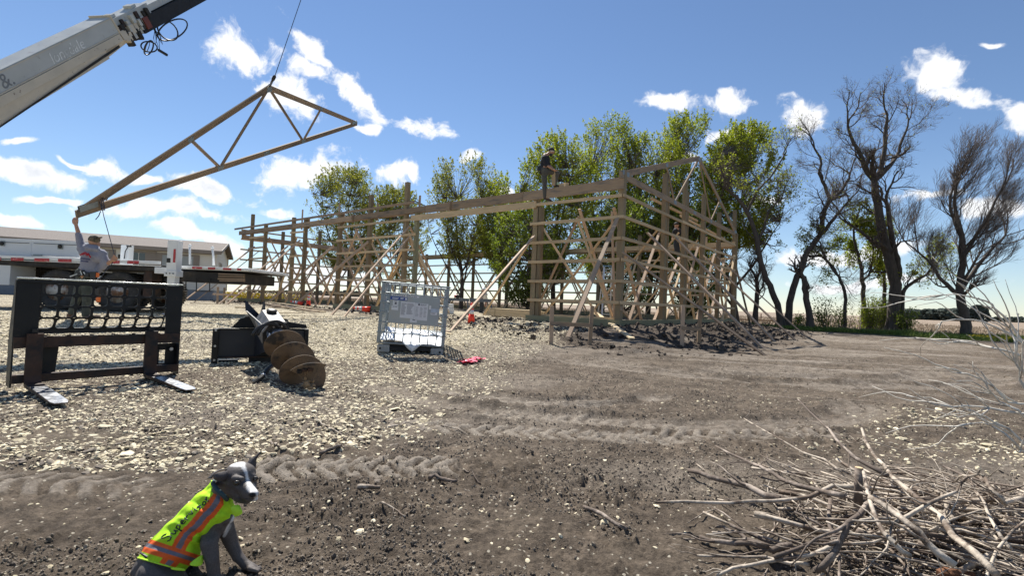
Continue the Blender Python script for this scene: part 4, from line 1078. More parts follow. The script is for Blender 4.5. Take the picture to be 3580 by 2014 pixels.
# ---------------------------------------------------------------- pallet fork attachment
def rrect(cx, cy, w, h, r, n=4):
    out = []
    for (sx, sy, a0) in ((1, 1, 0), (-1, 1, 90), (-1, -1, 180), (1, -1, 270)):
        for k in range(n+1):
            a = math.radians(a0+90*k/n); out.append((cx+sx*(w/2-r)+r*math.cos(a), cy+sy*(h/2-r)+r*math.sin(a)))
    return out
def forks():
    L0 = Gp(34, 1372); u = Vector((.595, .80, 0)).normalized(); n = Vector((u.y, -u.x, 0))
    z0 = 0.035; o = Vector((L0.x, L0.y, z0)) ; Wd = 1.27; H = .965
    P = lambda a, b, d=0: o+u*a+Vector((0, 0, b))+n*d
    r = thing('pallet_fork_frame', 'black skid steer pallet fork frame with grid backrest standing on the gravel', 'pallet forks', o)
    M = basis(u, z=-n)
    # backrest grid plate with rounded holes, bends back lower down
    a0, a1, b0, b1 = .155, 1.13, .505, .925; nc, nr = 8, 4; pw = (a1-a0)/nc; ph = (b1-b0)/nr
    def shear(b): return -.055*float(ss(.68, .42, b))
    def shape(p): return P(p[0]+shear(p[1])*.5, p[1], shear(p[1]))
    b = MB(); t = .012
    for i in range(nc):
        for j in range(nr):
            cx = a0+pw*(i+.5); cy = b0+ph*(j+.5); N_ = 5
            inner = rrect(cx, cy, pw-.020, ph-.018, .024, 4)
            outer = []
            k4 = len(inner)//4
            for (x, y) in inner:
                dx = (x-cx)/(pw/2); dy = (y-cy)/(ph/2); m_ = max(abs(dx), abs(dy)); outer.append((cx+dx/m_*pw/2, cy+dy/m_*ph/2))
            n_ = len(inner); vs = []
            for d in (t/2, -t/2):
                vs += [shape(p)+n*d for p in inner]; vs += [shape(p)+n*d for p in outer]
            fs = []
            for k in range(n_):
                k2 = (k+1) % n_
                fs += [(k, k2, n_+k2, n_+k), (2*n_+k, 3*n_+k, 3*n_+k2, 2*n_+k2), (k, 2*n_+k, 2*n_+k2, k2)]
            b.add(vs, fs)
    b.build('grid_plate', M_black, r)
    pl = MB(); pl.prism([(.0, .46), (a0, .46), (a0, H-.02), (.0, H-.02)], basis(u, z=-n, o=P(0, 0, 0)), .012) if False else None
    def plate(nm, pts, d, t_, m_=M_black, bev=.003):
        vs = [P(a, b_, d+t_/2) for a, b_ in pts]+[P(a, b_, d-t_/2) for a, b_ in pts]; k = len(pts)
        MB().add(vs, [tuple(range(k)), tuple(range(2*k-1, k-1, -1))]+[(i, k+i, k+(i+1) % k, (i+1) % k) for i in range(k)]).build(nm, m_, r, bevel=bev)
    plate('side_plate', [(.0, .40), (a0+.0, .40), (a0+.0, H-.03), (.0, H-.03)], -.002, .014)
    plate('side_plate', [(a1, .40), (Wd, .40), (Wd, H-.03), (a1, H-.03)], -.002, .014)
    plate('top_panel', [(.0, b1), (Wd, b1), (Wd, H-.012), (.0, H-.012)], 0.012, .008)
    MB().beam(P(0, H, -.01), P(Wd, H, -.01), .06, .014).build('top_bar', mat('worn_bright_edge', (.62, .62, .6), .22, .9, var=.1), r, bevel=.003)
    MB().beam(P(.0, .49, -.06), P(Wd, .49, -.06), .03, .05).build('lower_bar', M_black, r, bevel=.003)
    MB().beam(P(.0, .395, .0), P(Wd, .395, .0), .035, .10).build('upper_rail', M_rust, r, bevel=.004)
    MB().beam(P(.0, .075, .0), P(Wd, .075, .0), .05, .075).build('lower_rail', M_rust, r, bevel=.004)
    for k in range(6): MB().box(P(.2+k*.165, .45, .0), (.03, .012, .012), basis(u).to_3x3()).build('rail_tooth', M_rust, r)
    # side flanges running back
    for a in (.0, Wd):
        vs = [(.0, -.0), (.0, H-.02), (-.055, H-.02), (-.19, .45), (-.17, .0)]
        for_ = [P(a-.006, b_, d_) for d_, b_ in vs]+[P(a+.006, b_, d_) for d_, b_ in vs]
        MB().add(for_, [tuple(range(5)), tuple(range(9, 4, -1))]+[(i, 5+i, 5+(i+1) % 5, (i+1) % 5) for i in range(5)]).build('flange', M_black, r, bevel=.002)
    # quick attach plates
    plate('attach_plate', [(.16, .06), (.30, .06), (.32, .37), (.16, .37)], -.10, .012)
    def slotted(a, w, nm):
        b = MB()
        for (x0, x1, y0, y1) in ((a, a+w, .05, .12), (a, a+.10, .12, .30), (a+.155, a+w, .12, .30), (a, a+w, .26, .33), (a, a+.03, .30, .37)):
            b.beam(P(x0, (y0+y1)/2, -.10), P(x1, (y0+y1)/2, -.10), .012, y1-y0)
        b.build(nm, M_black, r)
    slotted(1.02, .25, 'attach_plate')
    for a in (.03, 1.22): MB().lathe([(.018, 0), (.018, .03)], 10, basis(u, z=n, o=P(a, .27, -.09))).build('pin', M_steel, r)
    # two forks, L shaped
    for a, len_, sh in ((.13, 1.08, .02), (1.0, 1.10, .0)):
        k = 14; sect = []
        for (d, z, th) in ((.045, .475, .03), (.045, .3, .03), (.045, .10, .034), (.052, .055, .036), (.075, .030, .036), (.12, .024, .034), (.35, .022, .030), (.75, .020, .020), (len_-.06, .017, .011), (len_, .015, .007)):
            sect.append((d, z, th))
        vs = []; fs = []; w = .055
        for i, (d, z, th) in enumerate(sect):
            p = Vector((d, z)); q0 = Vector(sect[max(i-1, 0)][:2]); q1 = Vector(sect[min(i+1, len(sect)-1)][:2]); tg = (q1-q0).normalized(); nn = Vector((-tg.y, tg.x))
            ww = w*(1 if i < len(sect)-1 else .7)
            for sx, sn in ((-1, -1), (1, -1), (1, 1), (-1, 1)):
                e = p+nn*th/2*sn; vs.append(P(a+sx*ww, e.y, e.x))
        for i in range(len(sect)-1):
            for j in range(4): j2 = (j+1) % 4; fs.append((i*4+j, i*4+j2, (i+1)*4+j2, (i+1)*4+j))
        fs += [(3, 2, 1, 0), tuple(range(len(vs)-4, len(vs)))]
        f = MB().add(vs, fs).build('fork', M_rust, r, bevel=.002)
        # worn bare top of the blade
        vs = []
        for d0 in (.30, len_-.004):
            zt_ = float(np.interp(d0, [.12, .35, .75, len_-.06, len_], [.041, .037, .030, .0225, .0185]))+.0015
            for sx in (-1, 1): vs.append(P(a+sx*(.052 if d0 < 1 else .037), zt_, d0))
        z2 = .032; vs2 = [P(a-.052, .0315, .75), P(a+.052, .0315, .75), P(a-.052, .0243, len_-.06), P(a+.052, .0243, len_-.06)]
        MB().add([vs[0], vs[1], vs2[0], vs2[1], vs2[2], vs2[3], vs[2], vs[3]], [(0, 1, 3, 2), (2, 3, 5, 4), (4, 5, 7, 6)]).build('worn_blade', M_steel, f)
        MB().beam(P(a-.02, .50, .04), P(a+.02, .50, .04), .03, .03).build('fork_pin', M_dark, r)
forks()

# ---------------------------------------------------------------- auger attachment
M_mud = mat('muddy_auger_steel', (.145, .098, .060), .85, var=.4, scale=7, col2=(.035, .03, .027), c2scale=5, c2thr=(.52, .62), bump=.35, bscale=25)
def auger():
    A = Gp(737, 1278); B = Vector((-2.86, 6.72, 0)); u = (B-A); u.z = 0; u.normalize(); n = Vector((u.y, -u.x, 0))
    o = Vector((A.x, A.y, 0)); P = lambda a, b, d=0: o+u*a+Vector((0, 0, b+.0))+n*d
    r = thing('auger_attachment', 'black skid steer earth auger lying with its muddy spiral towards the camera', 'auger', o)
    Wd = 1.13
    M_navy = mat('dark_navy_steel', (.016, .019, .027), .5, var=.5, scale=4, col2=(.045, .035, .03), c2scale=7, c2thr=(.6, .75), bump=.1)
    def plate(nm, pts, d, t_, m_=M_black, bev=.003):
        vs = [P(a, b_, d+t_/2) for a, b_ in pts]+[P(a, b_, d-t_/2) for a, b_ in pts]; k = len(pts)
        return MB().add(vs, [tuple(range(k)), tuple(range(2*k-1, k-1, -1))]+[(i, k+i, k+(i+1) % k, (i+1) % k) for i in range(k)]).build(nm, m_, r, bevel=bev)
    plate('mount_plate', [(.05, .09), (Wd, .09), (Wd, .465), (.05, .465)], -.02, .012, M_navy)
    MB().beam(P(.03, .24, .0), P(.03, .24, 0), .1, .1)
    for a, w in ((.035, .07),): MB().beam(P(a, .0, 0), P(a, .47, 0), .06, w, up=u).build('side_bracket', M_black, r, bevel=.003)
    MB().beam(P(Wd-.02, .05, 0), P(Wd-.02, .47, 0), .06, .05, up=u).build('side_bracket', M_black, r, bevel=.003)
    MB().beam(P(.05, .465, -.02), P(Wd, .465, -.02), .07, .018).build('top_lip', M_black, r, bevel=.003)
    MB().beam(P(.05, .10, -.0), P(Wd, .10, -.0), .07, .02).build('bottom_lip', M_rust, r, bevel=.003)
    for z in (.07, .25, .45): MB().lathe([(.014, 0), (.014, .012)], 8, basis(u, z=n, o=P(.035, z, .032))).build('bolt', M_steel, r)
    MB().beam(P(.08, .03, -.03), P(.3, .03, -.03), .05, .07).build('foot', M_black, r)
    MB().beam(P(.42, .04, -.05), P(1.05, .06, -.05), .08, .09).build('cross_tube', M_dark, r)
    plate('hood', [(.20, .475), (.95, .475), (.86, .60), (.5, .66), (.30, .60)], -.08, .012)
    plate('hood', [(.78, .48), (1.12, .48), (1.10, .53), (.8, .58)], -.04, .012)
    MB().tube([P(.36, .55, -.1), P(.36, .63, -.1), P(.62, .665, -.1), P(.66, .62, -.1)], .013, 6).build('handle', M_black, r)
    # arm: two side plates from the frame up to the drive head
    H = W(972, 1175, 5.62); T = W(1079, 1330, 4.72); T.z = .10
    ax = (T-H).normalized(); sd = ax.cross(Vector((0, 0, 1))).normalized(); uu = sd.cross(ax).normalized()
    head = H-ax*.50
    top = W(893, 1052, 6.25); 
    back = P(.62, .12, 0)
    for sgn, off in ((-1, -.11), (1, .11)):
        pts = [top+sd*off, top+sd*off+Vector((.03, -.03, -.12)), H-ax*.10+sd*off*1.05+uu*.07, H-ax*.10+sd*off*1.05-uu*.13, P(.60, .10, .0)+u*off, P(.60, .45, -.02)+u*off]
        vs = pts+[p+sd*.012 for p in pts]; k = 6
        MB().add(vs, [tuple(range(k)), tuple(range(2*k-1, k-1, -1))]+[(i, k+i, k+(i+1) % k, (i+1) % k) for i in range(k)]).build('arm_plate', M_navy, r)
    # drive head: six sided housing with sloped shoulders and a cap
    M = Matrix((sd, uu, ax)).transposed().to_4x4(); M.translation = H
    prof = [(-.13, -.14), (-.15, .02), (-.085, .145), (.085, .145), (.15, .02), (.13, -.14)]
    vs = [M @ Vector((x, y, -.50)) for x, y in prof]+[M @ Vector((x, y, -.08)) for x, y in prof]
    M_hous = mat('grey_worn_housing', (.21, .195, .18), .5, .3, var=.3, scale=6, col2=(.09, .08, .075), c2scale=9, c2thr=(.5, .64), bump=.1)
    MB().add(vs, [tuple(range(5, -1, -1)), tuple(range(6, 12))]+[(i, (i+1) % 6, 6+(i+1) % 6, 6+i) for i in range(6)]).build('drive_housing', M_hous, r, bevel=.008)
    vs = [M @ Vector((x*1.03, y*1.03, -.079)) for x, y in prof]+[M @ Vector((x*1.03, y*1.03, -.035)) for x, y in prof]
    MB().add(vs, [tuple(range(5, -1, -1)), tuple(range(6, 12))]+[(i, (i+1) % 6, 6+(i+1) % 6, 6+i) for i in range(6)]).build('front_plate', M_dark, r, bevel=.004)
    for k in range(8):
        a = 2*math.pi*k/8+.3; MB().lathe([(.011, 0), (.011, .014)], 6, M @ Matrix.Translation((.115*math.cos(a), .115*math.sin(a)-.0, -.034))).build('bolt', M_steel, r)
    c = basis(sd, z=uu, o=M @ Vector((0, .147, -.40)))
    MB().lathe([(.058, 0), (.062, .012), (.062, .03), (.04, .042), (.001, .044)], 8, c).build('filler_cap', M_black, r, bevel=.003)
    MB().box(M @ Vector((-.02, .1495, -.26)), (.1, .003, .05), M.to_3x3() @ Matrix.Rotation(math.pi/2, 3, 'X') @ Matrix.Rotation(0, 3, 'Z')) 
    for k in range(3): MB().box(M @ Vector((-.045+.042*k, .1475, -.27)), (.03, .003, .045), M.to_3x3()).build('stencil_mark', mat('pale_stencil', (.5, .5, .48), .6, var=.1), r)
    MB().box(M @ Vector((-.148, -.03, -.2)), (.004, .07, .13), M.to_3x3()).build('sticker', mat('grey_sticker', (.42, .42, .44), .5, var=.25, scale=40), r)
    MB().lathe([(.085, -.035), (.085, .02), (.05, .05), (.045, .16)], 20, M).build('output_shaft', M_steel, r, True)
    # hoses
    for k, (rr_, ph) in enumerate(((.20, 0), (.17, .5))):
        pts = [M @ Vector((.06-.17*math.cos(a)+.05*k, -.02+rr_*math.sin(a), -.05+.09*a/3)) for a in np.linspace(.1, 2.9, 16)]
        MB().tube(pts, .019, 8).build('hydraulic_hose', M_hose, r, True)
    for k in range(3): MB().tube([M @ Vector((.07+.02*k, .02, -.03)), M @ Vector((.11, .05-.03*k, .06)), M @ Vector((.09, -.06, .13))], .012, 6).build('fitting', M_steel, r, True)
    e = W(900, 1330, 4.98); e.z = .03
    pts = [M @ Vector((-.05, -.1, .05)), W(958, 1275, 5.4), W(938, 1290, 5.2), W(922, 1312, 5.08)]
    MB().tube(pts, .022, 8).build('hydraulic_hose', M_hose, r, True)
    MB().tube([W(922, 1312, 5.08), W(919, 1316, 5.06)], .027, 8).build('hose_collar', M_steel, r)
    MB().tube([W(919, 1316, 5.06), W(905, 1328, 5.0), W(888, 1341, 4.96)], .024, 8).build('hose_coupler', M_dark, r)
    # spiral flighting
    L = (T-H).length; st = .17; turns = 2.85; R = .20; n_ = int(turns*44)
    vs = []; fs = []
    for i in range(n_+1):
        f = i/n_; z = st+(L-.06-st)*f; a = 2*math.pi*turns*f+4.9; rr_ = R*(1-.0*f)
        if f < .02: rr_ = R*(.6+20*f)
        wob = 1+.012*math.sin(a*3.1)
        for q, (ri, dz) in enumerate(((.035, 0), (.035, .010), (rr_*wob, .004), (rr_*wob, -.003))):
            vs.append(M @ Vector((ri*math.cos(a), ri*math.sin(a), z+dz)))
        if i:
            b = (i-1)*4
            for q in range(4): fs.append((b+q, b+(q+1) % 4, b+4+(q+1) % 4, b+4+q))
    fs += [(0, 1, 2, 3), (4*n_+3, 4*n_+2, 4*n_+1, 4*n_)]
    MB().add(vs, fs).build('flighting', M_mud, r)
    MB().tube([M @ Vector((0, 0, .05)), M @ Vector((0, 0, L-.02))], .036, 14).build('core_shaft', M_mud, r, True)
    # cutting wing and pilot at the end
    vs = []; a1 = 2*math.pi*turns+4.9+2.9
    for f in np.linspace(0, 1, 8):
        a = a1+f*1.5; ro = R*(1+.22*f**2); z = L-.06+.10*f
        vs += [M @ Vector((.03*math.cos(a), .03*math.sin(a), z)), M @ Vector((ro*math.cos(a), ro*math.sin(a), z+.03*f)), M @ Vector((ro*math.cos(a), ro*math.sin(a), z+.008+.03*f)), M @ Vector((.03*math.cos(a), .03*math.sin(a), z+.012))]
    fs = [(4*i+q, 4*i+(q+1) % 4, 4*i+4+(q+1) % 4, 4*i+4+q) for i in range(7) for q in range(4)]+[(0, 1, 2, 3), (31, 30, 29, 28)]
    MB().add(vs, fs).build('cutting_wing', M_mud, r)
    b = MB()
    rn = random.Random(4)
    for k in range(14):
        b.sphere(M @ Vector((rn.uniform(-.035, .035), rn.uniform(-.035, .035), L+rn.uniform(-.03, .07))), (rn.uniform(.015, .035), rn.uniform(.015, .03), rn.uniform(.015, .035)), 7, 5)
    b.build('pilot_bit', mat('mud_caked_bit', (.27, .18, .10), .95, var=.35, scale=20, bump=.6), r)
    for k in range(3):
        a = a1+.3+.3*k; MB().box(M @ Vector((R*.75*math.cos(a), R*.75*math.sin(a), L-.02+.02*k)), (.04, .03, .05), M.to_3x3()).build('tooth', M_rust, r)
auger()

# ---------------------------------------------------------------- liquid tote cage
def tote():
    BLp = Gp(1316, 1236); BRp = Gp(1546, 1256)
    u = (BRp-BLp); u.z = 0; u = Vector((.985, .16, 0)); Wd = 1.075; u.normalize(); bk = Vector((-u.y, u.x, 0)); D = 1.16
    o = Vector((BLp.x, BLp.y, 0)); 
    tilt = math.radians(2.9); up = (Vector((0, 0, 1))*math.cos(tilt)+u*math.sin(tilt)); 
    u2 = u*math.cos(tilt)-Vector((0, 0, 1))*math.sin(tilt)+Vector((0, 0, 0))
    H = 1.155; o = o+Vector((0, 0, .055))
    P = lambda a, d, z: o+u2*a+bk*d+up*z
    r = thing('tote_cage', 'grey tubular tote cage with metal sign plate and white plastic base', 'tote cage', o)
    pz = .155
    def T(nm, pts, rad, m_=M_galv, n=8): return MB().tube(pts, rad, n).build(nm, m_, r, True)
    # base pallet: feet, plastic skirts, sheet on top
    M_foot = mat('grey_plastic_foot', (.38, .38, .36), .7, var=.2, scale=12)
    for a, d in ((.0, 0), (Wd-.2, 0), (.0, D-.2), (Wd-.2, D-.2)):
        MB().box(P(a+.1, d+.1, .06), (.2, .2, .12), basis(u).to_3x3()).build('foot', M_foot, r, bevel=.01)
        for k in range(5): MB().beam(P(a+.035+.032*k, d-.003, .015), P(a+.035+.032*k, d-.003, .11), .008, .012, up=bk).build('foot_rib', M_foot, r)
        MB().lathe([(.018, 0), (.018, .012)], 10, basis(u, z=-bk, o=P(a+.05 if a < .1 else a+.15, d-.001, .06))).build('foot_hole', M_dark, r)
    T('base_frame', [P(0, 0, pz), P(Wd, 0, pz), P(Wd, D, pz), P(0, D, pz), P(0, 0, pz)], .016)
    M_sheet = mat('white_plastic_sheet', (.74, .76, .78), .35, var=.04, bump=.2, bscale=8)
    G = []
    for i in range(34):
        row = []
        for j in range(22):
            a = i/33; d = j/21
            z = .15+.045*float(vn(a*4+1, d*5, 3))+.03*float(vn(a*11, d*9, 4))+.02*math.sin(d*14+a*3+2*float(vn(a*5, d*5, 9)))
            z += -.02*math.exp(-((a-.5)/.3)**2)*(1-d)+.15*d
            dd = d*D
            if j == 0: z -= .07*math.exp(-((a-.52)/.13)**4)+.05*math.exp(-((a-.52)/.08)**2)
            if j == 0: dd = -.012
            row.append(P(a*(Wd-.03)+.015, dd, z))
        G.append(row)
    o_ = MB().grid(G).build('plastic_sheet', M_sheet, r, True); sd_ = o_.modifiers.new('s', 'SOLIDIFY'); sd_.thickness = .004
    # front drape (pointed flap between the two dark fork openings)
    fl = []
    for i in range(13):
        a = .42+.018*i; low = .03+.11*min(1, abs(i-6)/5)**.7
        fl.append([P(a*Wd, -.014, .165), P(a*Wd, -.024-.01*math.sin(i), (.165+low)/2), P(a*Wd, -.03, low)])
    o_ = MB().grid(fl).build('sheet_flap', M_sheet, r, True); sd_ = o_.modifiers.new('s', 'SOLIDIFY'); sd_.thickness = .004
    MB().box(P(Wd/2, D/2, .08), (Wd-.38, D-.04, .06), basis(u).to_3x3()).build('pallet_core', M_dark, r)
    MB().box(P(Wd/2, .06, .10), (Wd-.4, .03, .10), basis(u).to_3x3()).build('pallet_core', M_dark, r)
    # corner posts
    for a, d in ((.012, 0), (Wd-.012, 0), (.012, D), (Wd-.012, D)):
        MB().beam(P(a, d, pz), P(a, d, H), .055, .045, up=bk).build('corner_post', M_galv, r, bevel=.008)
    for d in (.12, .24): 
        T('side_tube', [P(0.0, d, pz), P(0.0, d, H)], .009); T('side_tube', [P(Wd, d, pz), P(Wd, d, H)], .009)
    zs = [.33, .50, .665, .83, .985, H]
    for z in zs:
        rad = .0105 if z < H else .015
        yy = 0 if z < H else .01
        T('hoop', [P(-.02, -.0, z), P(-.0, -.02, z), P(Wd*.5, -.022, z), P(Wd, -.02, z), P(Wd+.02, 0, z), P(Wd+.02, D, z), P(Wd, D+.02, z), P(0, D+.02, z), P(-.02, D, z), P(-.02, 0, z)], rad)
    for i in range(7):
        a = Wd*(.12+.76*i/6)
        if i in (0, 1, 3, 5, 6):
            pass
        T('upright_tube', [P(a, -.0, pz if i in (0, 1, 4, 6) or True else .8), P(a, 0, H)], .009)
        T('upright_tube', [P(a-.03, D, pz), P(a-.03, D, H)], .009)
    for i in range(1, 6):
        d = D*i/6; T('side_tube', [P(.0, d, pz), P(0, d, H)], .008); T('side_tube', [P(Wd, d, pz), P(Wd, d, H)], .008)
    pts = [P(Wd*.78, -.03, .40), P(Wd*.86, -.05, .34), P(Wd*.95, -.05, .33), P(Wd*1.0, -.04, .37), P(Wd*1.0, -.03, .43)]
    MB().tube(pts, .012, 6).build('bent_tube', M_galv, r, True)
    # sign plate with its stickers
    a0, a1, z0, z1 = .13*Wd, .885*Wd, .50, .97
    M_pl = mat('sign_plate', (.34, .36, .37), .4, .35, var=.12, scale=3, col2=(.42, .38, .30), c2scale=2, c2thr=(.5, .7))
    sg = MB().beam(P(a0, -.036, (z0+z1)/2), P(a1, -.036, (z0+z1)/2), .004, z1-z0, up=up).build('sign_plate', M_pl, r)
    M_pap = mat('paper_label', (.66, .66, .67), .6, var=.05); M_ink = mat('label_ink', (.12, .12, .14), .7, var=.2); M_blue = mat('blue_label', (.02, .05, .26), .4, var=.06)
    w_, h_ = a1-a0, z1-z0
    def lab(nm, x0, x1, y0, y1, m_, e=.0395, par=sg):
        q = MB().beam(P(a0+w_*x0, -e, z0+h_*(y0+y1)/2), P(a0+w_*x1, -e, z0+h_*(y0+y1)/2), .001, h_*abs(y1-y0), up=up)
        return q.build(nm, m_, par)
    lab('blue_label', .0, .34, .80, .92, M_blue); lab('paper_label', .22, .50, .19, .76, M_pap); lab('paper_label', .505, .77, .15, .75, M_pap)
    lab('top_strip', .03, .57, .935, .995, M_pap); lab('paper_label', .06, .17, .60, .78, M_pap); lab('paper_label', .04, .175, .44, .59, M_pap); lab('paper_label', .43, .57, .06, .18, M_pap)
    lab('paper_label', .79, .83, .56, .70, M_pap); lab('pale_blue_label', .83, 1.0, .47, .60, mat('pale_blue_label', (.42, .48, .55), .6)); lab('paper_label', .83, .96, .38, .47, M_pap)
    ink = MB()
    def line(x0, x1, y, t=.012):
        ink.beam(P(a0+w_*x0, -.0405, z0+h_*y), P(a0+w_*x1, -.0405, z0+h_*y), .0008, h_*t, up=up)
    rn = random.Random(2)
    for (x0, x1, y0, y1, dy) in ((.235, .335, .30, .70, .03), (.345, .485, .32, .70, .03), (.52, .59, .24, .60, .045), (.61, .67, .24, .60, .045), (.69, .75, .24, .60, .045), (.84, .94, .41, .45, .03)):
        y = y1
        while y > y0: line(x0, x0+(x1-x0)*rn.uniform(.6, 1), y); y -= dy
    for k in range(7): line(.05+k*.035, .075+k*.035, .965, .03)
    for k in range(6): line(.32+k*.035, .345+k*.035, .962, .03)
    line(.08, .14, .75, .015); line(.095, .135, .68, .08); line(.06, .10, .555, .02); line(.11, .15, .555, .02); line(.48, .53, .15, .03)
    ink.build('printed_text', M_ink, sg)
    wk = MB()
    for (x0, x1, y) in ((.04, .17, .87), (.04, .15, .84), (.2, .27, .88), (.2, .26, .85)): wk.beam(P(a0+w_*x0, -.0405, z0+h_*y), P(a0+w_*x1, -.0405, z0+h_*y), .0008, h_*.02, up=up)
    wk.beam(P(a0+w_*.295, -.0405, z0+h_*.86), P(a0+w_*.33, -.0405, z0+h_*.86), .0008, h_*.08, up=up)
    wk.build('printed_text', M_pap, sg)
    cu = bpy.data.curves.new('lettering', 'FONT'); cu.body = '\u25a0-BASF'; cu.size = .042; cu.extrude = .0005; cu.materials.append(M_ink)
    fo = bpy.data.objects.new('lettering', cu); COL.objects.link(fo); M = Matrix((u2, up, -bk)).transposed().to_4x4()
    M.translation = P(a0+w_*.56, -.0410, z0+h_*.67)-wloc(sg); fo.parent = sg; fo.matrix_local = M
tote()

# ---------------------------------------------------------------- traffic cones
def cone_parts(r, h, M=None):
    h0 = .7; k = h/h0; M = (M or Matrix()) @ Matrix.Scale(k, 4)
    M = Matrix.Translation(wloc(r)) @ M
    def rad(z): return .125-(.125-.032)*(z-.03)/(h0-.03)
    b = MB(); b.prism(rrect(0, 0, .36, .36, .05), M @ Matrix.Translation((0, 0, .015)), .03); b.build('base', M_coneb, r)
    MB().lathe([(rad(.03), .03), (rad(.33), .33), (rad(.33)-.004, .33), (rad(.45), .45), (rad(.5), .5), (rad(.7), .69), (.02, .70)], 24, M).build('cone_body', M_orange, r, True)
    for a, c in ((.33, .46), (.51, .60)): MB().lathe([(rad(a)+.002, a), (rad(c)+.002, c), (rad(c)-.004, c), (rad(a)-.004, a)], 24, M, close=True).build('reflective_band', M_reflect, r, True)
M_coneb = mat('cone_base_black', (.03, .028, .027), .8, var=.2)
p = Gp(1647, 1133); c1 = thing('traffic_cone', 'upright orange cone beside the lumber stack and the door opening', 'traffic cone', p, 'orange traffic cones on the building site'); cone_parts(c1, .62)
p = Gp(1078, 1072); c2 = thing('traffic_cone', 'upright orange cone by the loose boards, another tipped over at its foot', 'traffic cone', p, 'orange traffic cones on the building site'); cone_parts(c2, .66)
p = Gp(1060, 1074); c3 = thing('traffic_cone', 'orange cone lying tipped over at the foot of an upright cone', 'traffic cone', p+Vector((0, .1, .14)), 'orange traffic cones on the building site'); cone_parts(c3, .62, Matrix.Rotation(math.radians(80), 4, Vector((.2, -1, 0))) @ Matrix.Rotation(.4, 4, 'Z'))
p = Gp(1296, 1098); c4 = thing('traffic_cone', 'orange cone lying on its side with its round base facing right', 'traffic cone', p+Vector((0, 0, .15)), 'orange traffic cones on the building site'); cone_parts(c4, .66, Matrix.Rotation(math.radians(-84), 4, Vector((-.3, 1, 0))) @ Matrix.Rotation(.5, 4, 'Z'))

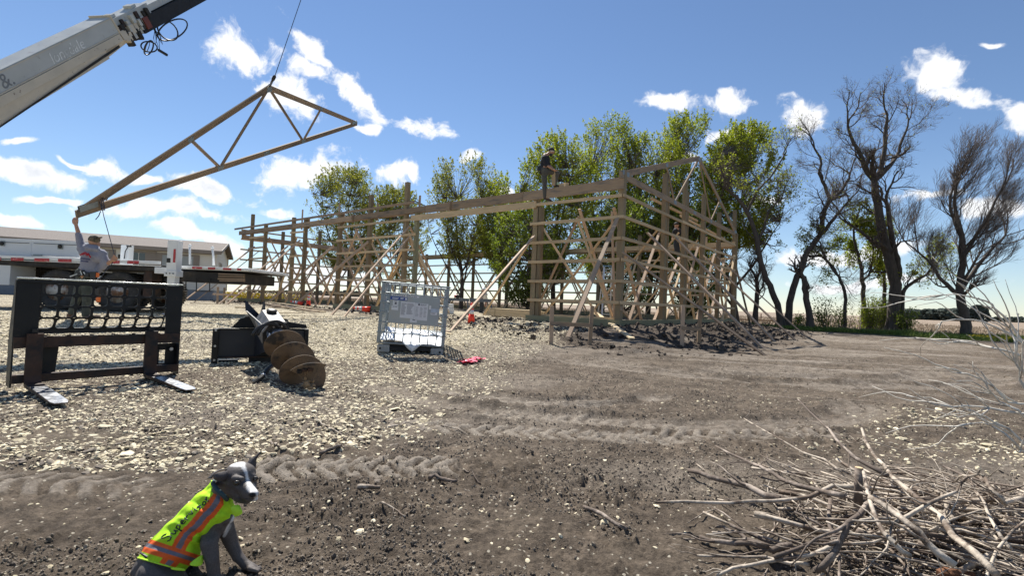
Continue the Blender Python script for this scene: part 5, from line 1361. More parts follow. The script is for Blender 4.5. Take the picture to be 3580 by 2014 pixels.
# ---------------------------------------------------------------- lumber and site odds and ends
def lumber():
    M_new = wood('bright_new_lumber', (.62, .50, .32), (.50, .385, .235), (.25, .15, .07), .12)
    a = Gp(1697, 1108); b = Gp(1856, 1119)
    u = (b-a); u.z = 0; L = u.length; u.normalize(); v = Vector((-u.y, u.x, 0))
    L = 2.35
    u = Vector((-.55, .52, 0)).normalized(); u = (Gp(1696, 1107)-Gp(1856, 1119)); u.z = 0; L = u.length; u.normalize(); v = Vector((u.y, -u.x, 0)); 
    if v.y < 0: v = -v
    o = Gp(1856, 1119); z0 = o.z+.05
    r = thing('lumber_stack', 'banded stack of bright new lumber on the ground in the door opening', 'lumber stack', o)
    rn = random.Random(6)
    for j in range(7):
        for i in range(4 if j < 6 else 3):
            w = .19; off = rn.uniform(-.02, .04)
            c = o+v*(w/2+i*(w+.006)); z = z0+.02+j*.041
            MB().beam(Vector((c.x, c.y, z))+u*off, Vector((c.x, c.y, z))+u*(L+off), w, .038).build('board', M_new, r)
    for f in (.15, .8): q = o+u*L*f; MB().beam(Vector((q.x, q.y, z0-.03)), Vector((q.x, q.y, z0-.03))+v*.75, .09, .05).build('bearer', M_old, r)
    q = o+u*L*.77; MB().tube([q-v*.008+Vector((0, 0, .05)), q-v*.008+Vector((0, 0, .37)), q+v*.6+Vector((0, 0, .375))], .006, 4).build('strap', M_dark, r)
    # loose boards behind the auger
    gr = 'loose boards lying on the gravel'
    for k, (x0, y0, x1, y1, z, nm) in enumerate(((925, 1066, 1090, 1089, .16, 'pale board on top of the loose pile behind the auger'), (932, 1070, 1110, 1099, .10, 'wide board lowest in the loose pile behind the auger'), (985, 1079, 1135, 1094, .06, 'short yellowish board poking out right of the loose pile'), (940, 1075, 1160, 1088, .05, 'weathered board lying behind the loose pile near the cone'), (965, 1097, 1062, 1095, .02, 'thin pale board lying in front of the loose pile'), (665, 1062, 805, 1066, .02, 'long thin board lying at the feet of the far left braces'), (820, 1077, 890, 1078, .03, 'short yellow board lying just left of the auger head'), (1540, 1158, 1572, 1163, .03, 'upper short board beside the foot of the door brace'), (1544, 1166, 1577, 1170, .02, 'lower short board beside the foot of the door brace'), (2080, 1132, 2210, 1191, .05, 'long pale board leaning down the dark soil at the corner'))):
        p, q = Gp(x0, y0), Gp(x1, y1); n_ = 2 if k < 2 else 1
        if k == 9: p.z += .30; q.z += .02; m_ = M_new
        up_ = Vector((0, 0, z)); 
        ob = MB().beam(p+up_, q+up_+Vector((0, 0, -.02)), .14 if k in (1, 9) else .10, .04).build('board', [M_new, M_old, M_new, M_brace][k % 4] if k != 9 else M_new, None)
        tag(ob, nm, 'board', gr)
    # site stakes with a cross board
    def batter(s1, s2, ra, rb, lab):
        p = Gp(*s1[:2]); q = Gp(*s2[:2]); d1 = (p-CAMP).dot(FW); d2 = (q-CAMP).dot(FW)
        pt = W(s1[2], s1[3], d1); qt = W(s2[2], s2[3], d2)
        r = thing('batter_board', lab, 'batter board', p, 'batter boards round the building corner')
        for a_, b_ in ((p, pt), (q, qt)): MB().beam(a_-Vector((0, 0, .15)), b_, .085, .04, up=(0, 1, 0)).build('stake', M_brace if a_ is p else M_old, r)
        e = (q-p).normalized()*.03; a = W(ra[0], ra[1], d1-.04); b = W(rb[0], rb[1], d2-.04)
        MB().beam(a-e, b+e, .035, .085).build('cross_board', M_old, r)
        return r
    b1 = batter((1927, 1206, 1930, 1070), (2061, 1210, 2071, 1070), (1930, 1132), (2066, 1138), 'low batter board of two stakes in front of the stacked lumber')
    MB().tube([W(1985, 1131, 11.0), W(1995, 1130, 11.0)], .015, 5).build('pink_ribbon', mat('pink_ribbon', (.8, .05, .12), .6), b1)
    batter((2384, 1214, 2388, 1068), (2442, 1212, 2449, 1068), (2388, 1147), (2446, 1152), 'narrow batter board of two stakes below the gable braces')
    def low(x, y0, y1, lab, m_=None):
        p = Gp(x, y0); q = W(x+2, y1, (p-CAMP).dot(FW)); o_ = MB().beam(p-Vector((0, 0, .1)), q, .09, .04, up=(0, 1, 0)).build('stake', m_ or M_brace); tag(o_, lab, 'stake', 'single stakes driven beyond the braces')
    low(2762, 1140, 1076, 'tall pale stake just left of the leaning dark trunk'); low(2659, 1125, 1097, 'short stake between the two rearmost gable braces'); low(760, 1061, 1003, 'pale stake by the house corner left of the barn'); low(783, 1061, 1006, 'dark stake right of the pale stake by the house corner', M_post)
    p, q = Gp(2575, 1131), Gp(2770, 1142); o_ = MB().beam(p+Vector((0, 0, .28)), q+Vector((0, 0, .3)), .03, .09).build('rail_board', M_brace); tag(o_, 'long level board held off the ground beyond the barn corner', 'board')
    p, q = Gp(742, 1062), Gp(830, 1066); o_ = MB().beam(p+Vector((0, 0, .45)), q+Vector((0, 0, .45)), .03, .09).build('rail_board', M_brace); tag(o_, 'level board nailed near the two stakes by the house corner', 'board')
    # sawhorses, box and ladder inside
    def horse(px, py, lab):
        o = Gp(px, py); r = thing('sawhorse', lab, 'sawhorse', o, 'sawhorses standing inside the door opening')
        Mh = mat('sawhorse_steel', (.10, .12, .14), .6)
        MB().beam(o+Vector((-.45, 0, .62)), o+Vector((.45, .1, .62)), .06, .13).build('top_beam', Mh, r, bevel=.005)
        for sx in (-1, 1):
            for sy in (-1, 1): MB().beam(o+Vector((sx*.38, sx*.05, .6)), o+Vector((sx*.46, sx*.05+sy*.24, -.02)), .05, .02, up=(0, 1, 0)).build('leg', Mh, r)
        return r
    horse(1602, 1097, 'left sawhorse with a red saw on top inside the doorway'); horse(1680, 1106, 'right sawhorse close to the stacked lumber')
    o = Gp(1602, 1097); sw = thing('circular_saw', 'small red power saw resting on the left sawhorse', 'saw', o+Vector((-.1, 0, .685)))
    MB().sphere(o+Vector((-.1, .02, .77)), (.12, .08, .07)).build('motor', mat('saw_red', (.35, .02, .02), .4), sw, True); MB().lathe([(.09, -.01), (.09, .01)], 20, basis((1, 0, 0), z=(0, 1, 0), o=o+Vector((-.05, -.05, .74)))).build('blade_guard', M_dark, sw)
    q = Gp(1572, 1097); bb = thing('cooler', 'small white box beside the foot of the sawhorse', 'box', q); MB().box(q+Vector((0, 0, .12)), (.34, .26, .24)).build('body', M_white, bb, bevel=.02); MB().box(q+Vector((0.05, 0, .33)), (.2, .2, .18)).build('lid', M_white, bb, bevel=.02)
    # step ladder
    f = BP3(4.2, 7.4, .37); r = thing('step_ladder', 'aluminium step ladder standing inside the frame near the back wall', 'ladder', f)
    Ma = mat('ladder_aluminium', (.55, .56, .57), .35, .7); hh = 2.4
    for sx in (-1, 1):
        MB().beam(f+Vector((sx*.30, -.5, 0)), f+Vector((sx*.17, 0, hh)), .07, .025).build('front_rail', Ma, r); MB().beam(f+Vector((sx*.30, .6, 0)), f+Vector((sx*.17, .05, hh)), .05, .025).build('rear_rail', Ma, r)
    for k in range(8): t_ = (k+.7)/8.2; MB().beam(f+Vector((-.29+.12*t_, -.5+.5*t_, hh*t_)), f+Vector((.29-.12*t_, -.5+.5*t_, hh*t_)), .09, .025).build('step', Ma, r)
    MB().box(f+Vector((0, .02, hh)), (.42, .2, .05)).build('top_cap', mat('ladder_cap', (.1, .2, .3), .5), r)
    # white cargo bag / tank seen low behind the wall
    # pink marking ribbon on the ground
    b = MB(); rn = random.Random(12)
    for k in range(26):
        f_ = rn.random(); p = Gp(1622+58*f_, 1268-9*f_+rn.uniform(-4, 5)); L_ = rn.uniform(.05, .12); a_ = rn.uniform(0, 3.14)
        pts = [p+Vector((math.cos(a_)*L_*t, math.sin(a_)*L_*t, .022+.012*math.sin(t*3+k))) for t in np.linspace(-1, 1, 6)]
        w_ = Vector((-math.sin(a_), math.cos(a_), rn.uniform(-.3, .3)))*.026
        b.grid([[q-w_, q+w_] for q in pts])
    o_ = b.build('marking_ribbon', mat('pink_plastic', (.85, .05, .14), .5, var=.1), None, True); tag(o_, 'crumpled bright pink marking ribbon lying on the bare soil', 'ribbon')
lumber()
# ---------------------------------------------------------------- trees
def leaf_mesh(name, C, size, mat_, parent, up=.3, seed=0):
    """one small folded quad per leaf"""
    n = len(C); rs = np.random.RandomState(seed)
    d = rs.normal(0, 1, (n, 3)); d[:, 2] += up; d /= np.linalg.norm(d, axis=1)[:, None]
    e = rs.normal(0, 1, (n, 3)); e -= d*(e*d).sum(1)[:, None]; e /= np.linalg.norm(e, axis=1)[:, None]
    s = (size*rs.uniform(.6, 1.35, n))[:, None]
    V = np.stack([C-d*s*.5, C+e*s*.30, C+d*s*.6, C-e*s*.30], 1).reshape(-1, 3)-np.array(wloc(parent))
    me = bpy.data.meshes.new(name); me.vertices.add(4*n); me.vertices.foreach_set('co', V.ravel())
    me.loops.add(4*n); me.loops.foreach_set('vertex_index', np.arange(4*n, dtype=np.int32)); me.polygons.add(n)
    me.polygons.foreach_set('loop_start', np.arange(0, 4*n, 4, dtype=np.int32)); me.update(calc_edges=True); me.materials.append(mat_)
    o = bpy.data.objects.new(name, me); COL.objects.link(o); o.parent = parent
    return o
def wander(p, d, L, k, rnd, wob=.25, trop=.1, sag=0):
    pts = [Vector(p)]; d = Vector(d).normalized()
    for i in range(k):
        d = (d+Vector((rnd.gauss(0, wob), rnd.gauss(0, wob), rnd.gauss(0, wob)+trop-sag*i/k))).normalized()
        pts.append(pts[-1]+d*L/k)
    return pts
def grow(mb, tw, p, d, L, r, lev, rnd, P, tips):
    k = 5 if lev < 3 else 3
    pts = wander(p, d, L, k, rnd, P.get('wob', .22), P.get('trop', .08))
    taper = [r*(1-.62*i/k) for i in range(k+1)]
    if lev >= P['levels']: taper[-1] = r*.25
    (mb if lev < P.get('split', 2) else tw).tube(pts, taper, 6 if lev < 2 else (4 if lev < 3 else 3), cap=False)
    if lev >= P['levels']: tips.append((pts[-1], (pts[-1]-pts[-2]).normalized(), pts[0])); return
    n = P['kids'][min(lev, len(P['kids'])-1)]
    for i in range(n):
        f = .25+.75*(i+rnd.random()*.8)/n; f = min(f, .999); j = min(int(f*k), k-1); q = pts[j].lerp(pts[j+1], f*k-j)
        dd = (pts[j+1]-pts[j]).normalized(); a = rnd.uniform(*P.get('ang', (.45, 1.0)))
        ax = dd.orthogonal().normalized(); ax.rotate(Matrix.Rotation(rnd.uniform(0, 6.283), 3, dd)); nd = dd*math.cos(a)+ax*math.sin(a)
        nd = nd+Vector(P.get('lean', (0, 0, 0)))
        grow(mb, tw, q, nd, L*rnd.uniform(*P.get('ratio', (.5, .75)))*(1.15-.4*f), max(taper[j]*rnd.uniform(.45, .65), .004), lev+1, rnd, P, tips)
def pxpath(pts, Z, rnd=None, jit=.0):
    return [W(x, y, Z+(rnd.uniform(-jit, jit) if rnd else 0)) for x, y in pts]
def bare_tree(lab, base, Z, stems, P, seed, name='bare_tree', leaves=None):
    """stems: list of (pixel path, [radius px start, end], limb count)"""
    rnd = random.Random(seed); k = Z/FPX
    b = W(*base, Z); b.z = float(hz0(b.x, b.y))
    t = thing(name, lab, 'tree', b); mb = MB(); tw = MB(); tips = []
    for si, (path, (r0, r1), nl) in enumerate(stems):
        pts = pxpath(path, Z, rnd, .15 if si else 0)
        if si == 0: pts = [b-Vector((0, 0, .15))]+pts
        # smooth
        q = []
        for i in range(len(pts)-1):
            for f in (0, .33, .66): q.append(pts[i].lerp(pts[i+1], f))
        q.append(pts[-1]); q = [q[0]]+[(q[i-1]+q[i]*2+q[i+1])/4+Vector((rnd.gauss(0, .02), 0, rnd.gauss(0, .02))) for i in range(1, len(q)-1)]+[q[-1]]
        m_ = len(q); rr_ = [(r0+(r1-r0)*i/(m_-1))*k for i in range(m_)]
        if si == 0: rr_[0] *= 1.45; rr_[1] *= 1.2
        mb.tube(q, rr_, 10, cap=False)
        for j in range(nl):
            f = .35+.65*(j+rnd.random())/nl if si == 0 else .15+.85*(j+rnd.random())/nl; f = min(f, .999)*(m_-1); i = int(f); p = q[i].lerp(q[i+1], f-i)
            dd = (q[i+1]-q[i]).normalized(); a = rnd.uniform(.5, 1.15); ax = dd.orthogonal().normalized(); ax.rotate(Matrix.Rotation(rnd.uniform(0, 6.28), 3, dd))
            grow(mb, tw, p, dd*math.cos(a)+ax*math.sin(a)+Vector(P.get('lean', (0, 0, 0))), P['L']*rnd.uniform(.6, 1.1), rr_[i]*rnd.uniform(.25, .5), 1, rnd, P, tips)
        # crown continues from the stem end
        for j in range(2): grow(mb, tw, q[-1], (q[-1]-q[-2]).normalized()+Vector((rnd.gauss(0, .4), rnd.gauss(0, .4), .1)), P['L'], rr_[-1]*.9, 1, rnd, P, tips)
    mb.build('trunk', M_bark, t, True); tw.build('crown', M_twig, t)
    if leaves:
        C = []
        for p, d, s in tips:
            if rnd.random() < leaves[0]:
                for _ in range(leaves[1]): C.append(tuple(s.lerp(p, rnd.random())+Vector((rnd.gauss(0, .08),)*1+(rnd.gauss(0, .08), rnd.gauss(0, .08)))))
        if C: leaf_mesh('leaves', np.array(C), leaves[2], leaves[3], t, seed=seed)
    return t
def R7(pts): return [(2500+x/1.38, 200+y/1.38) for x, y in pts]
PB = dict(levels=4, kids=(4, 5, 6, 5), L=2.45, ang=(.4, .95), ratio=(.48, .72), wob=.26, trop=.10)
bare_tree('tallest bare tree with a forked dark trunk, right of the green trees', R7([(858, 1335)])[0], 26, [
    (R7([(862, 1220), (870, 1100), (842, 980), (812, 880), (790, 740), (770, 650), (768, 580)]), (20, 10), 5),
    (R7([(872, 1100), (890, 1020), (870, 950), (850, 860), (838, 740), (825, 700)]), (12, 6), 4),
    (R7([(770, 600), (720, 540), (700, 460), (660, 400), (640, 330)]), (9, 4), 6),
    (R7([(768, 590), (800, 540), (818, 450), (820, 350), (828, 300), (832, 275)]), (9, 3.5), 7),
    (R7([(775, 590), (830, 540), (880, 480), (900, 400), (930, 330)]), (8, 3), 6),
    (R7([(790, 920), (740, 870), (690, 830), (640, 800)]), (6, 3), 3)], dict(PB, L=1.75), 21, leaves=(.14, 1, .07, L_olive))
bare_tree('slender bare tree curving up to the right, left of the tallest tree', R7([(345, 1255)])[0], 27, [
    (R7([(362, 1180), (385, 1080), (420, 1010), (435, 960), (480, 890), (518, 840), (520, 760), (555, 690)]), (11.5, 6.5), 5),
    (R7([(520, 850), (570, 780), (605, 740), (640, 700)]), (7, 3), 5), (R7([(555, 690), (600, 650), (640, 600), (650, 560)]), (6, 3), 5), (R7([(555, 690), (530, 620), (500, 560), (515, 500), (480, 440)]), (6, 3), 6),
    (R7([(455, 960), (520, 960), (570, 1010), (600, 1060)]), (5, 2), 4)], dict(PB, L=1.7), 22, leaves=(.1, 1, .07, L_olive))
bare_tree('dark leaning trunk right behind the ends of the gable braces', R7([(328, 1275)])[0], 26.5, [
    (R7([(300, 1190), (262, 1100), (238, 1040), (212, 960), (205, 880), (170, 780), (140, 720), (100, 670), (60, 640)]), (11, 5), 4),
    (R7([(210, 880), (240, 820), (250, 750), (300, 700)]), (5, 2.5), 5), (R7([(160, 740), (200, 640), (260, 590), (330, 480)]), (5, 2.5), 6)], dict(PB, L=1.5, levels=4), 23, leaves=(.3, 2, .1, L_green))
bare_tree('short broken dark trunk beside the slender curved tree', R7([(462, 1300)])[0], 25.5, [(R7([(450, 1220), (438, 1140), (432, 1070), (415, 1055)]), (11, 8), 2)], dict(PB, L=.9, levels=3), 24)
bare_tree('thin crooked bare tree arching left, in front of the stubble field', R7([(618, 1290)])[0], 27, [(R7([(630, 1200), (625, 1120), (595, 1060), (560, 1010), (520, 950), (512, 920)]), (6, 3), 6)], dict(PB, L=1.2), 25, leaves=(.5, 3, .10, L_green))
bare_tree('thin young tree with sparse new leaves left of the tallest trunk', R7([(718, 1220)])[0], 27.5, [(R7([(716, 1130), (706, 1050), (700, 980), (672, 900), (668, 830)]), (8, 3), 8), (R7([(708, 1090), (750, 1040), (765, 960), (760, 900)]), (4, 2), 6)], dict(PB, L=1.3), 26, leaves=(.7, 4, .11, L_green))
bare_tree('straight thin trunk close behind the tallest tree', R7([(820, 1250)])[0], 28, [(R7([(818, 1150), (815, 1060), (800, 960)]), (7, 4), 5)], dict(PB, L=1.2), 27, leaves=(.5, 3, .11, L_green))
bare_tree('low spreading tree just right of the tallest trunk', R7([(900, 1240)])[0], 26, [(R7([(902, 1180), (908, 1120), (960, 1080), (1020, 1050), (1060, 1000)]), (8, 3), 7)], dict(PB, L=1.4), 28, leaves=(.4, 3, .10, L_green))
bare_tree('small round bare tree seen through the ends of the braces', R7([(192, 1245)])[0], 30, [(R7([(200, 1180), (208, 1130), (200, 1080)]), (9, 6), 8)], dict(PB, L=1.5), 29)
PW = dict(levels=4, kids=(5, 7, 7, 6), L=1.9, ang=(.35, .9), ratio=(.52, .78), wob=.13, trop=.16, lean=(.32, 0, .12), split=2)
bare_tree('rightmost bare tree with a dense wind swept crown of fine twigs', R7([(1218, 1362)])[0], 23, [
    (R7([(1212, 1300), (1195, 1220), (1180, 1150), (1182, 1080), (1200, 960), (1190, 850), (1160, 740)]), (17, 6), 8),
    (R7([(1178, 1150), (1130, 1110), (1080, 1060), (1040, 990), (980, 940)]), (8, 3), 6), (R7([(1190, 1120), (1260, 1020), (1330, 930), (1400, 860)]), (8, 3), 7), (R7([(1200, 960), (1260, 860), (1320, 760), (1370, 660)]), (7, 3), 7), (R7([(1190, 870), (1150, 780), (1130, 700), (1150, 620)]), (6, 3), 6)], PW, 30)

def leafy_tree(lab, px, Z, top, hw, seed, lm, dens=1., low=.18, size=.12, name='leafy_tree', shoots=1., squash=1.):
    rnd = random.Random(seed); rs = np.random.RandomState(seed)
    hw *= 1.15; b = W(px, 1080, Z); b.z = float(hz0(b.x, b.y)); H = W(px, top+38, Z).z-b.z; R = hw*Z/FPX
    t = thing(name, lab, 'tree', b, 'green trees in a row behind the timber frame'); mb = MB(); tw = MB()
    nl = rnd.randint(4, 6); limbs = []
    tp = wander(b-Vector((0, 0, .1)), (rnd.gauss(0, .06), rnd.gauss(0, .06), 1), H*.8, 9, rnd, .07, .12)
    mb.tube(tp, [.17*(H/11)*(1-.80*i/9) for i in range(10)], 8, cap=False); limbs.append(tp)
    for i in range(nl):
        a = 2*math.pi*(i+rnd.random()*.6)/nl; j = rnd.randint(1, 4); e = rnd.uniform(.9, 1.25)
        lp = wander(tp[j], (math.cos(a)*.9, math.sin(a)*.9, e), H*rnd.uniform(.42, .62), 7, rnd, .13, .14)
        mb.tube(lp, [.085*(H/11)*(1-.75*k/7) for k in range(8)], 6, cap=False); limbs.append(lp)
    LP = np.array([tuple(p) for l in limbs for p in l[1:]])
    n = int(640*dens*(R/2.6)); C = []; k = 0
    sub = [(rs.uniform(-.75, .75)*R, rs.uniform(-.75, .75)*R*squash, rs.uniform(.35, .95)) for _ in range(9)]
    tries = 0
    while k < n and tries < n*30:
        tries += 1
        u = rs.uniform(low, 1.0)
        prof = (math.sin(min(1, (u-low)/(1-low)*1.18+.10)*math.pi*.5))**.55*(1-max(0, (u-.60)/.42)**2)**.5 if u < 1.0 else 0
        rr_ = R*max(prof, .04)*(rs.rand()**.45); a = rs.uniform(0, 2*math.pi)
        p = np.array([b.x+rr_*math.cos(a), b.y+rr_*math.sin(a)*squash, b.z+u*H])
        # clumpy: keep points near a handful of lobes
        q = fbm(np.array([p[0]*.8+seed*7]), np.array([p[2]*.8+p[1]*.5]), 3, seed)[0]
        if q < .44: continue
        k += 1
        d = np.linalg.norm(LP-p, axis=1)+np.maximum(0, LP[:, 2]-p[2]+.3)*2; j = int(d.argmin()); s = Vector(LP[j]); e = Vector(p)
        m_ = s.lerp(e, .55)+Vector((rnd.gauss(0, .12), rnd.gauss(0, .12), -.12)); tw.tube([s, m_, e], [.022, .014, .008], 3, cap=False)
        sd = Vector((p[0]-b.x, p[1]-b.y, 0)); sd = sd/max(sd.length, .1)*rnd.uniform(.1, .6)+Vector((rnd.gauss(0, .25), rnd.gauss(0, .25), rnd.uniform(.6, 1.1))); sd.normalize(); sl_ = rnd.uniform(.45, 1.0)*shoots
        e2 = e+sd*sl_; tw.tube([e, e2], [.008, .003], 3, cap=False)
        m2 = rnd.randint(26, 42)
        f = rs.rand(m2, 1); w_ = .16*(1.1-f)
        C.append(np.array(e)+np.array(sd)*sl_*f+rs.normal(0, 1, (m2, 3))*w_)
    mb.build('trunk', M_bark, t, True); tw.build('branches', M_twig, t)
    leaf_mesh('crown', np.concatenate(C), size, lm, t, seed=seed)
    return t
leafy_tree('round olive tree standing alone at the left behind the frame', 1215, 38, 566, 150, 41, L_olive, .95, .25, .12, squash=.9)
leafy_tree('olive tree close right of the lone round tree', 1370, 39, 640, 110, 42, L_olive, .7, .2, .12)
leafy_tree('loose light green tree seen above the big door opening', 1610, 34, 540, 120, 43, L_olive, .8, .32, .12, shoots=1.3)
leafy_tree('low green tree filling the gap left of the standing worker', 1770, 33, 590, 110, 44, L_green, .9, .28, .12)
leafy_tree('dense green tree directly behind the worker on the beam', 1935, 31, 450, 125, 45, L_green, 1.25, .18, .12)
leafy_tree('tall light green tree right of the standing worker', 2105, 33, 408, 130, 46, L_green, 1.15, .2, .12, shoots=1.25)
leafy_tree('green tree behind the corner post and gable truss', 2265, 31, 435, 120, 47, L_green, 1.2, .2, .12)
leafy_tree('tallest yellow green tree above the peak of the gable truss', 2405, 32, 388, 135, 48, L_green, 1.2, .22, .12, shoots=1.2)
leafy_tree('bright yellow green tree at the right end of the green row', 2580, 31, 425, 140, 49, L_green, 1.2, .38, .13)
leafy_tree('low dark green tree behind the doorway wall', 1840, 29, 700, 120, 50, L_dark, .8, .08, .12)
leafy_tree('low dark tree behind the middle of the gable wall', 2180, 29, 690, 125, 51, L_dark, .8, .08, .12)
leafy_tree('low dark tree behind the right part of the gable wall', 2420, 29, 700, 110, 52, L_dark, .8, .08, .12)

def shrub(lab, px, py, Z, hw, hp, seed, lm, n=40, size=.09):
    rnd = random.Random(seed); rs = np.random.RandomState(seed); b = W(px, py, Z); b.z = float(hz0(b.x, b.y)); k = Z/FPX
    t = thing('shrub', lab, 'shrub', b); mb = MB(); C = []
    for i in range(n):
        a = rnd.uniform(0, 6.28); d = Vector((math.cos(a)*rnd.random()*hw*k*1.1, math.sin(a)*rnd.random()*hw*k*.8, hp*k*rnd.uniform(.45, 1.05)))
        s = b+Vector((rnd.gauss(0, .15), rnd.gauss(0, .12), 0)); m_ = s+d*.5+Vector((rnd.gauss(0, .1), rnd.gauss(0, .1), .1)); mb.tube([s, m_, s+d], [.012, .009, .004], 3, cap=False)
        m2 = 34; f = rs.rand(m2, 1)**.7
        C.append(np.array(s)*(1-f)+np.array(s+d)*f+rs.normal(0, .13, (m2, 3)))
    mb.build('stems', M_twig, t); leaf_mesh('foliage', np.concatenate(C), size, lm, t, seed=seed)
shrub('loose leafy shrub at the foot of the slender curved tree', 2880, 1150, 25.5, 40, 120, 61, L_dark, 26)
shrub('dense green shrub left of the tallest trunk', 3040, 1165, 26.5, 45, 120, 62, L_green, 60)
shrub('dark green shrub touching the left of the tallest trunk', 3085, 1168, 27, 35, 130, 63, L_dark, 50)
shrub('green shrub just right of the tallest trunk', 3160, 1168, 25.5, 38, 90, 64, L_dark, 40)
shrub('low straggly shrub in front of the stubble field', 2945, 1160, 27, 25, 90, 65, L_dark, 16)
shrub('low dark shrub at the foot of the leaning trunk', 2790, 1150, 28, 30, 50, 66, L_dark, 16)

# distant wooded clumps, conifers and poles on the horizon
def far_clump(name, lab, px0, px1, Z, top, n, seed, conifer=False):
    rs = np.random.RandomState(seed); rnd = random.Random(seed); mb = MB(); b = Gp(0, 0) if False else None
    for i in range(n):
        px = px0+(px1-px0)*(i+rnd.random())/n; hy = 1057+(px-CX)*.0384; p = W(px, hy, Z+rnd.uniform(-10, 10)); p.z = .1
        h = (hy-top+rnd.uniform(-5, 4)*(0.6 if not conifer else 1))*Z/FPX+.9; w_ = h*rnd.uniform(.5, .9) if not conifer else h*.24
        w_ = max(w_, Z*6/FPX)
        for q in range(26):
            f = rnd.random(); ww = w_*(1-f) if conifer else w_*math.sqrt(max(0, 1-(f*1.7-.8)**2))*.9
            a = rnd.uniform(0, 6.28); r_ = ww*math.sqrt(rnd.random()); s = h*.16*rnd.uniform(.6, 1.3)*(1 if not conifer else .6)
            mb.sphere((p.x+r_*math.cos(a), p.y+r_*math.sin(a), p.z+f*h*.92+.3), (s*1.3, s*1.3, s), 6, 4)
    o = mb.build(name, M_far, None); o['kind'] = 'stuff'; o['label'] = lab; return o
M_far = mat('far_tree_foliage', (.028, .040, .030), .9, var=.6, scale=.35)
far_clump('far_woods', 'dark wooded clump on the horizon left of the rightmost tree', 3150, 3370, 220, 1084, 34, 1)
far_clump('far_woods', 'distant line of trees low on the horizon at far right', 3470, 3620, 420, 1110, 16, 3)
far_clump('far_woods', 'thin distant tree line on the horizon left of the frame', 820, 1260, 600, 1017, 50, 4)
for k, (x, top) in enumerate(((3378, 1072), (3392, 1076), (3404, 1068), (3418, 1064), (3432, 1066), (3446, 1070))):
    Z = 215+k*2; hy = 1057+(x-CX)*.0384; p = W(x, hy, Z); p.z = .1; h = (hy-top)*Z/FPX+.8
    t = thing('conifer', ['leftmost', 'second', 'third', 'fourth', 'fifth', 'rightmost'][k]+' of six far dark conifers standing close on the right horizon', 'tree', p, 'far conifers on the horizon')
    MB().tube([p, p+Vector((0, 0, h*.9))], [.2, .05], 5).build('trunk', M_bark, t); mb = MB(); rn = random.Random(k)
    for q in range(60):
        f = rn.random()**.8; a = rn.uniform(0, 6.28); r_ = (1.25-f)*h*.24*rn.random()**.5; mb.sphere((p.x+r_*math.cos(a), p.y+r_*math.sin(a), p.z+.4+f*h*.9), (h*.09, h*.09, h*.07), 5, 4)
    mb.build('crown', M_far, t)
for k, (x, top, w_) in enumerate(((3560, 1095, 'tallest'), (3517, 1101, 'middle'), (3487, 1108, 'left and smallest'))):
    Z = 330+k*90; hy = 1057+(x-CX)*.0384; p = W(x, hy, Z); p.z = 0; q = W(x, top, Z)
    t = thing('utility_pole', w_+' of three far utility poles on the right horizon', 'utility pole', p, 'far utility poles'); MB().tube([p, Vector((p.x, p.y, q.z))], .16, 6).build('pole', M_bark, t); MB().beam(Vector((p.x-1.2, p.y, q.z-.8)), Vector((p.x+1.2, p.y, q.z-.8)), .15, .15).build('crossarm', M_bark, t)
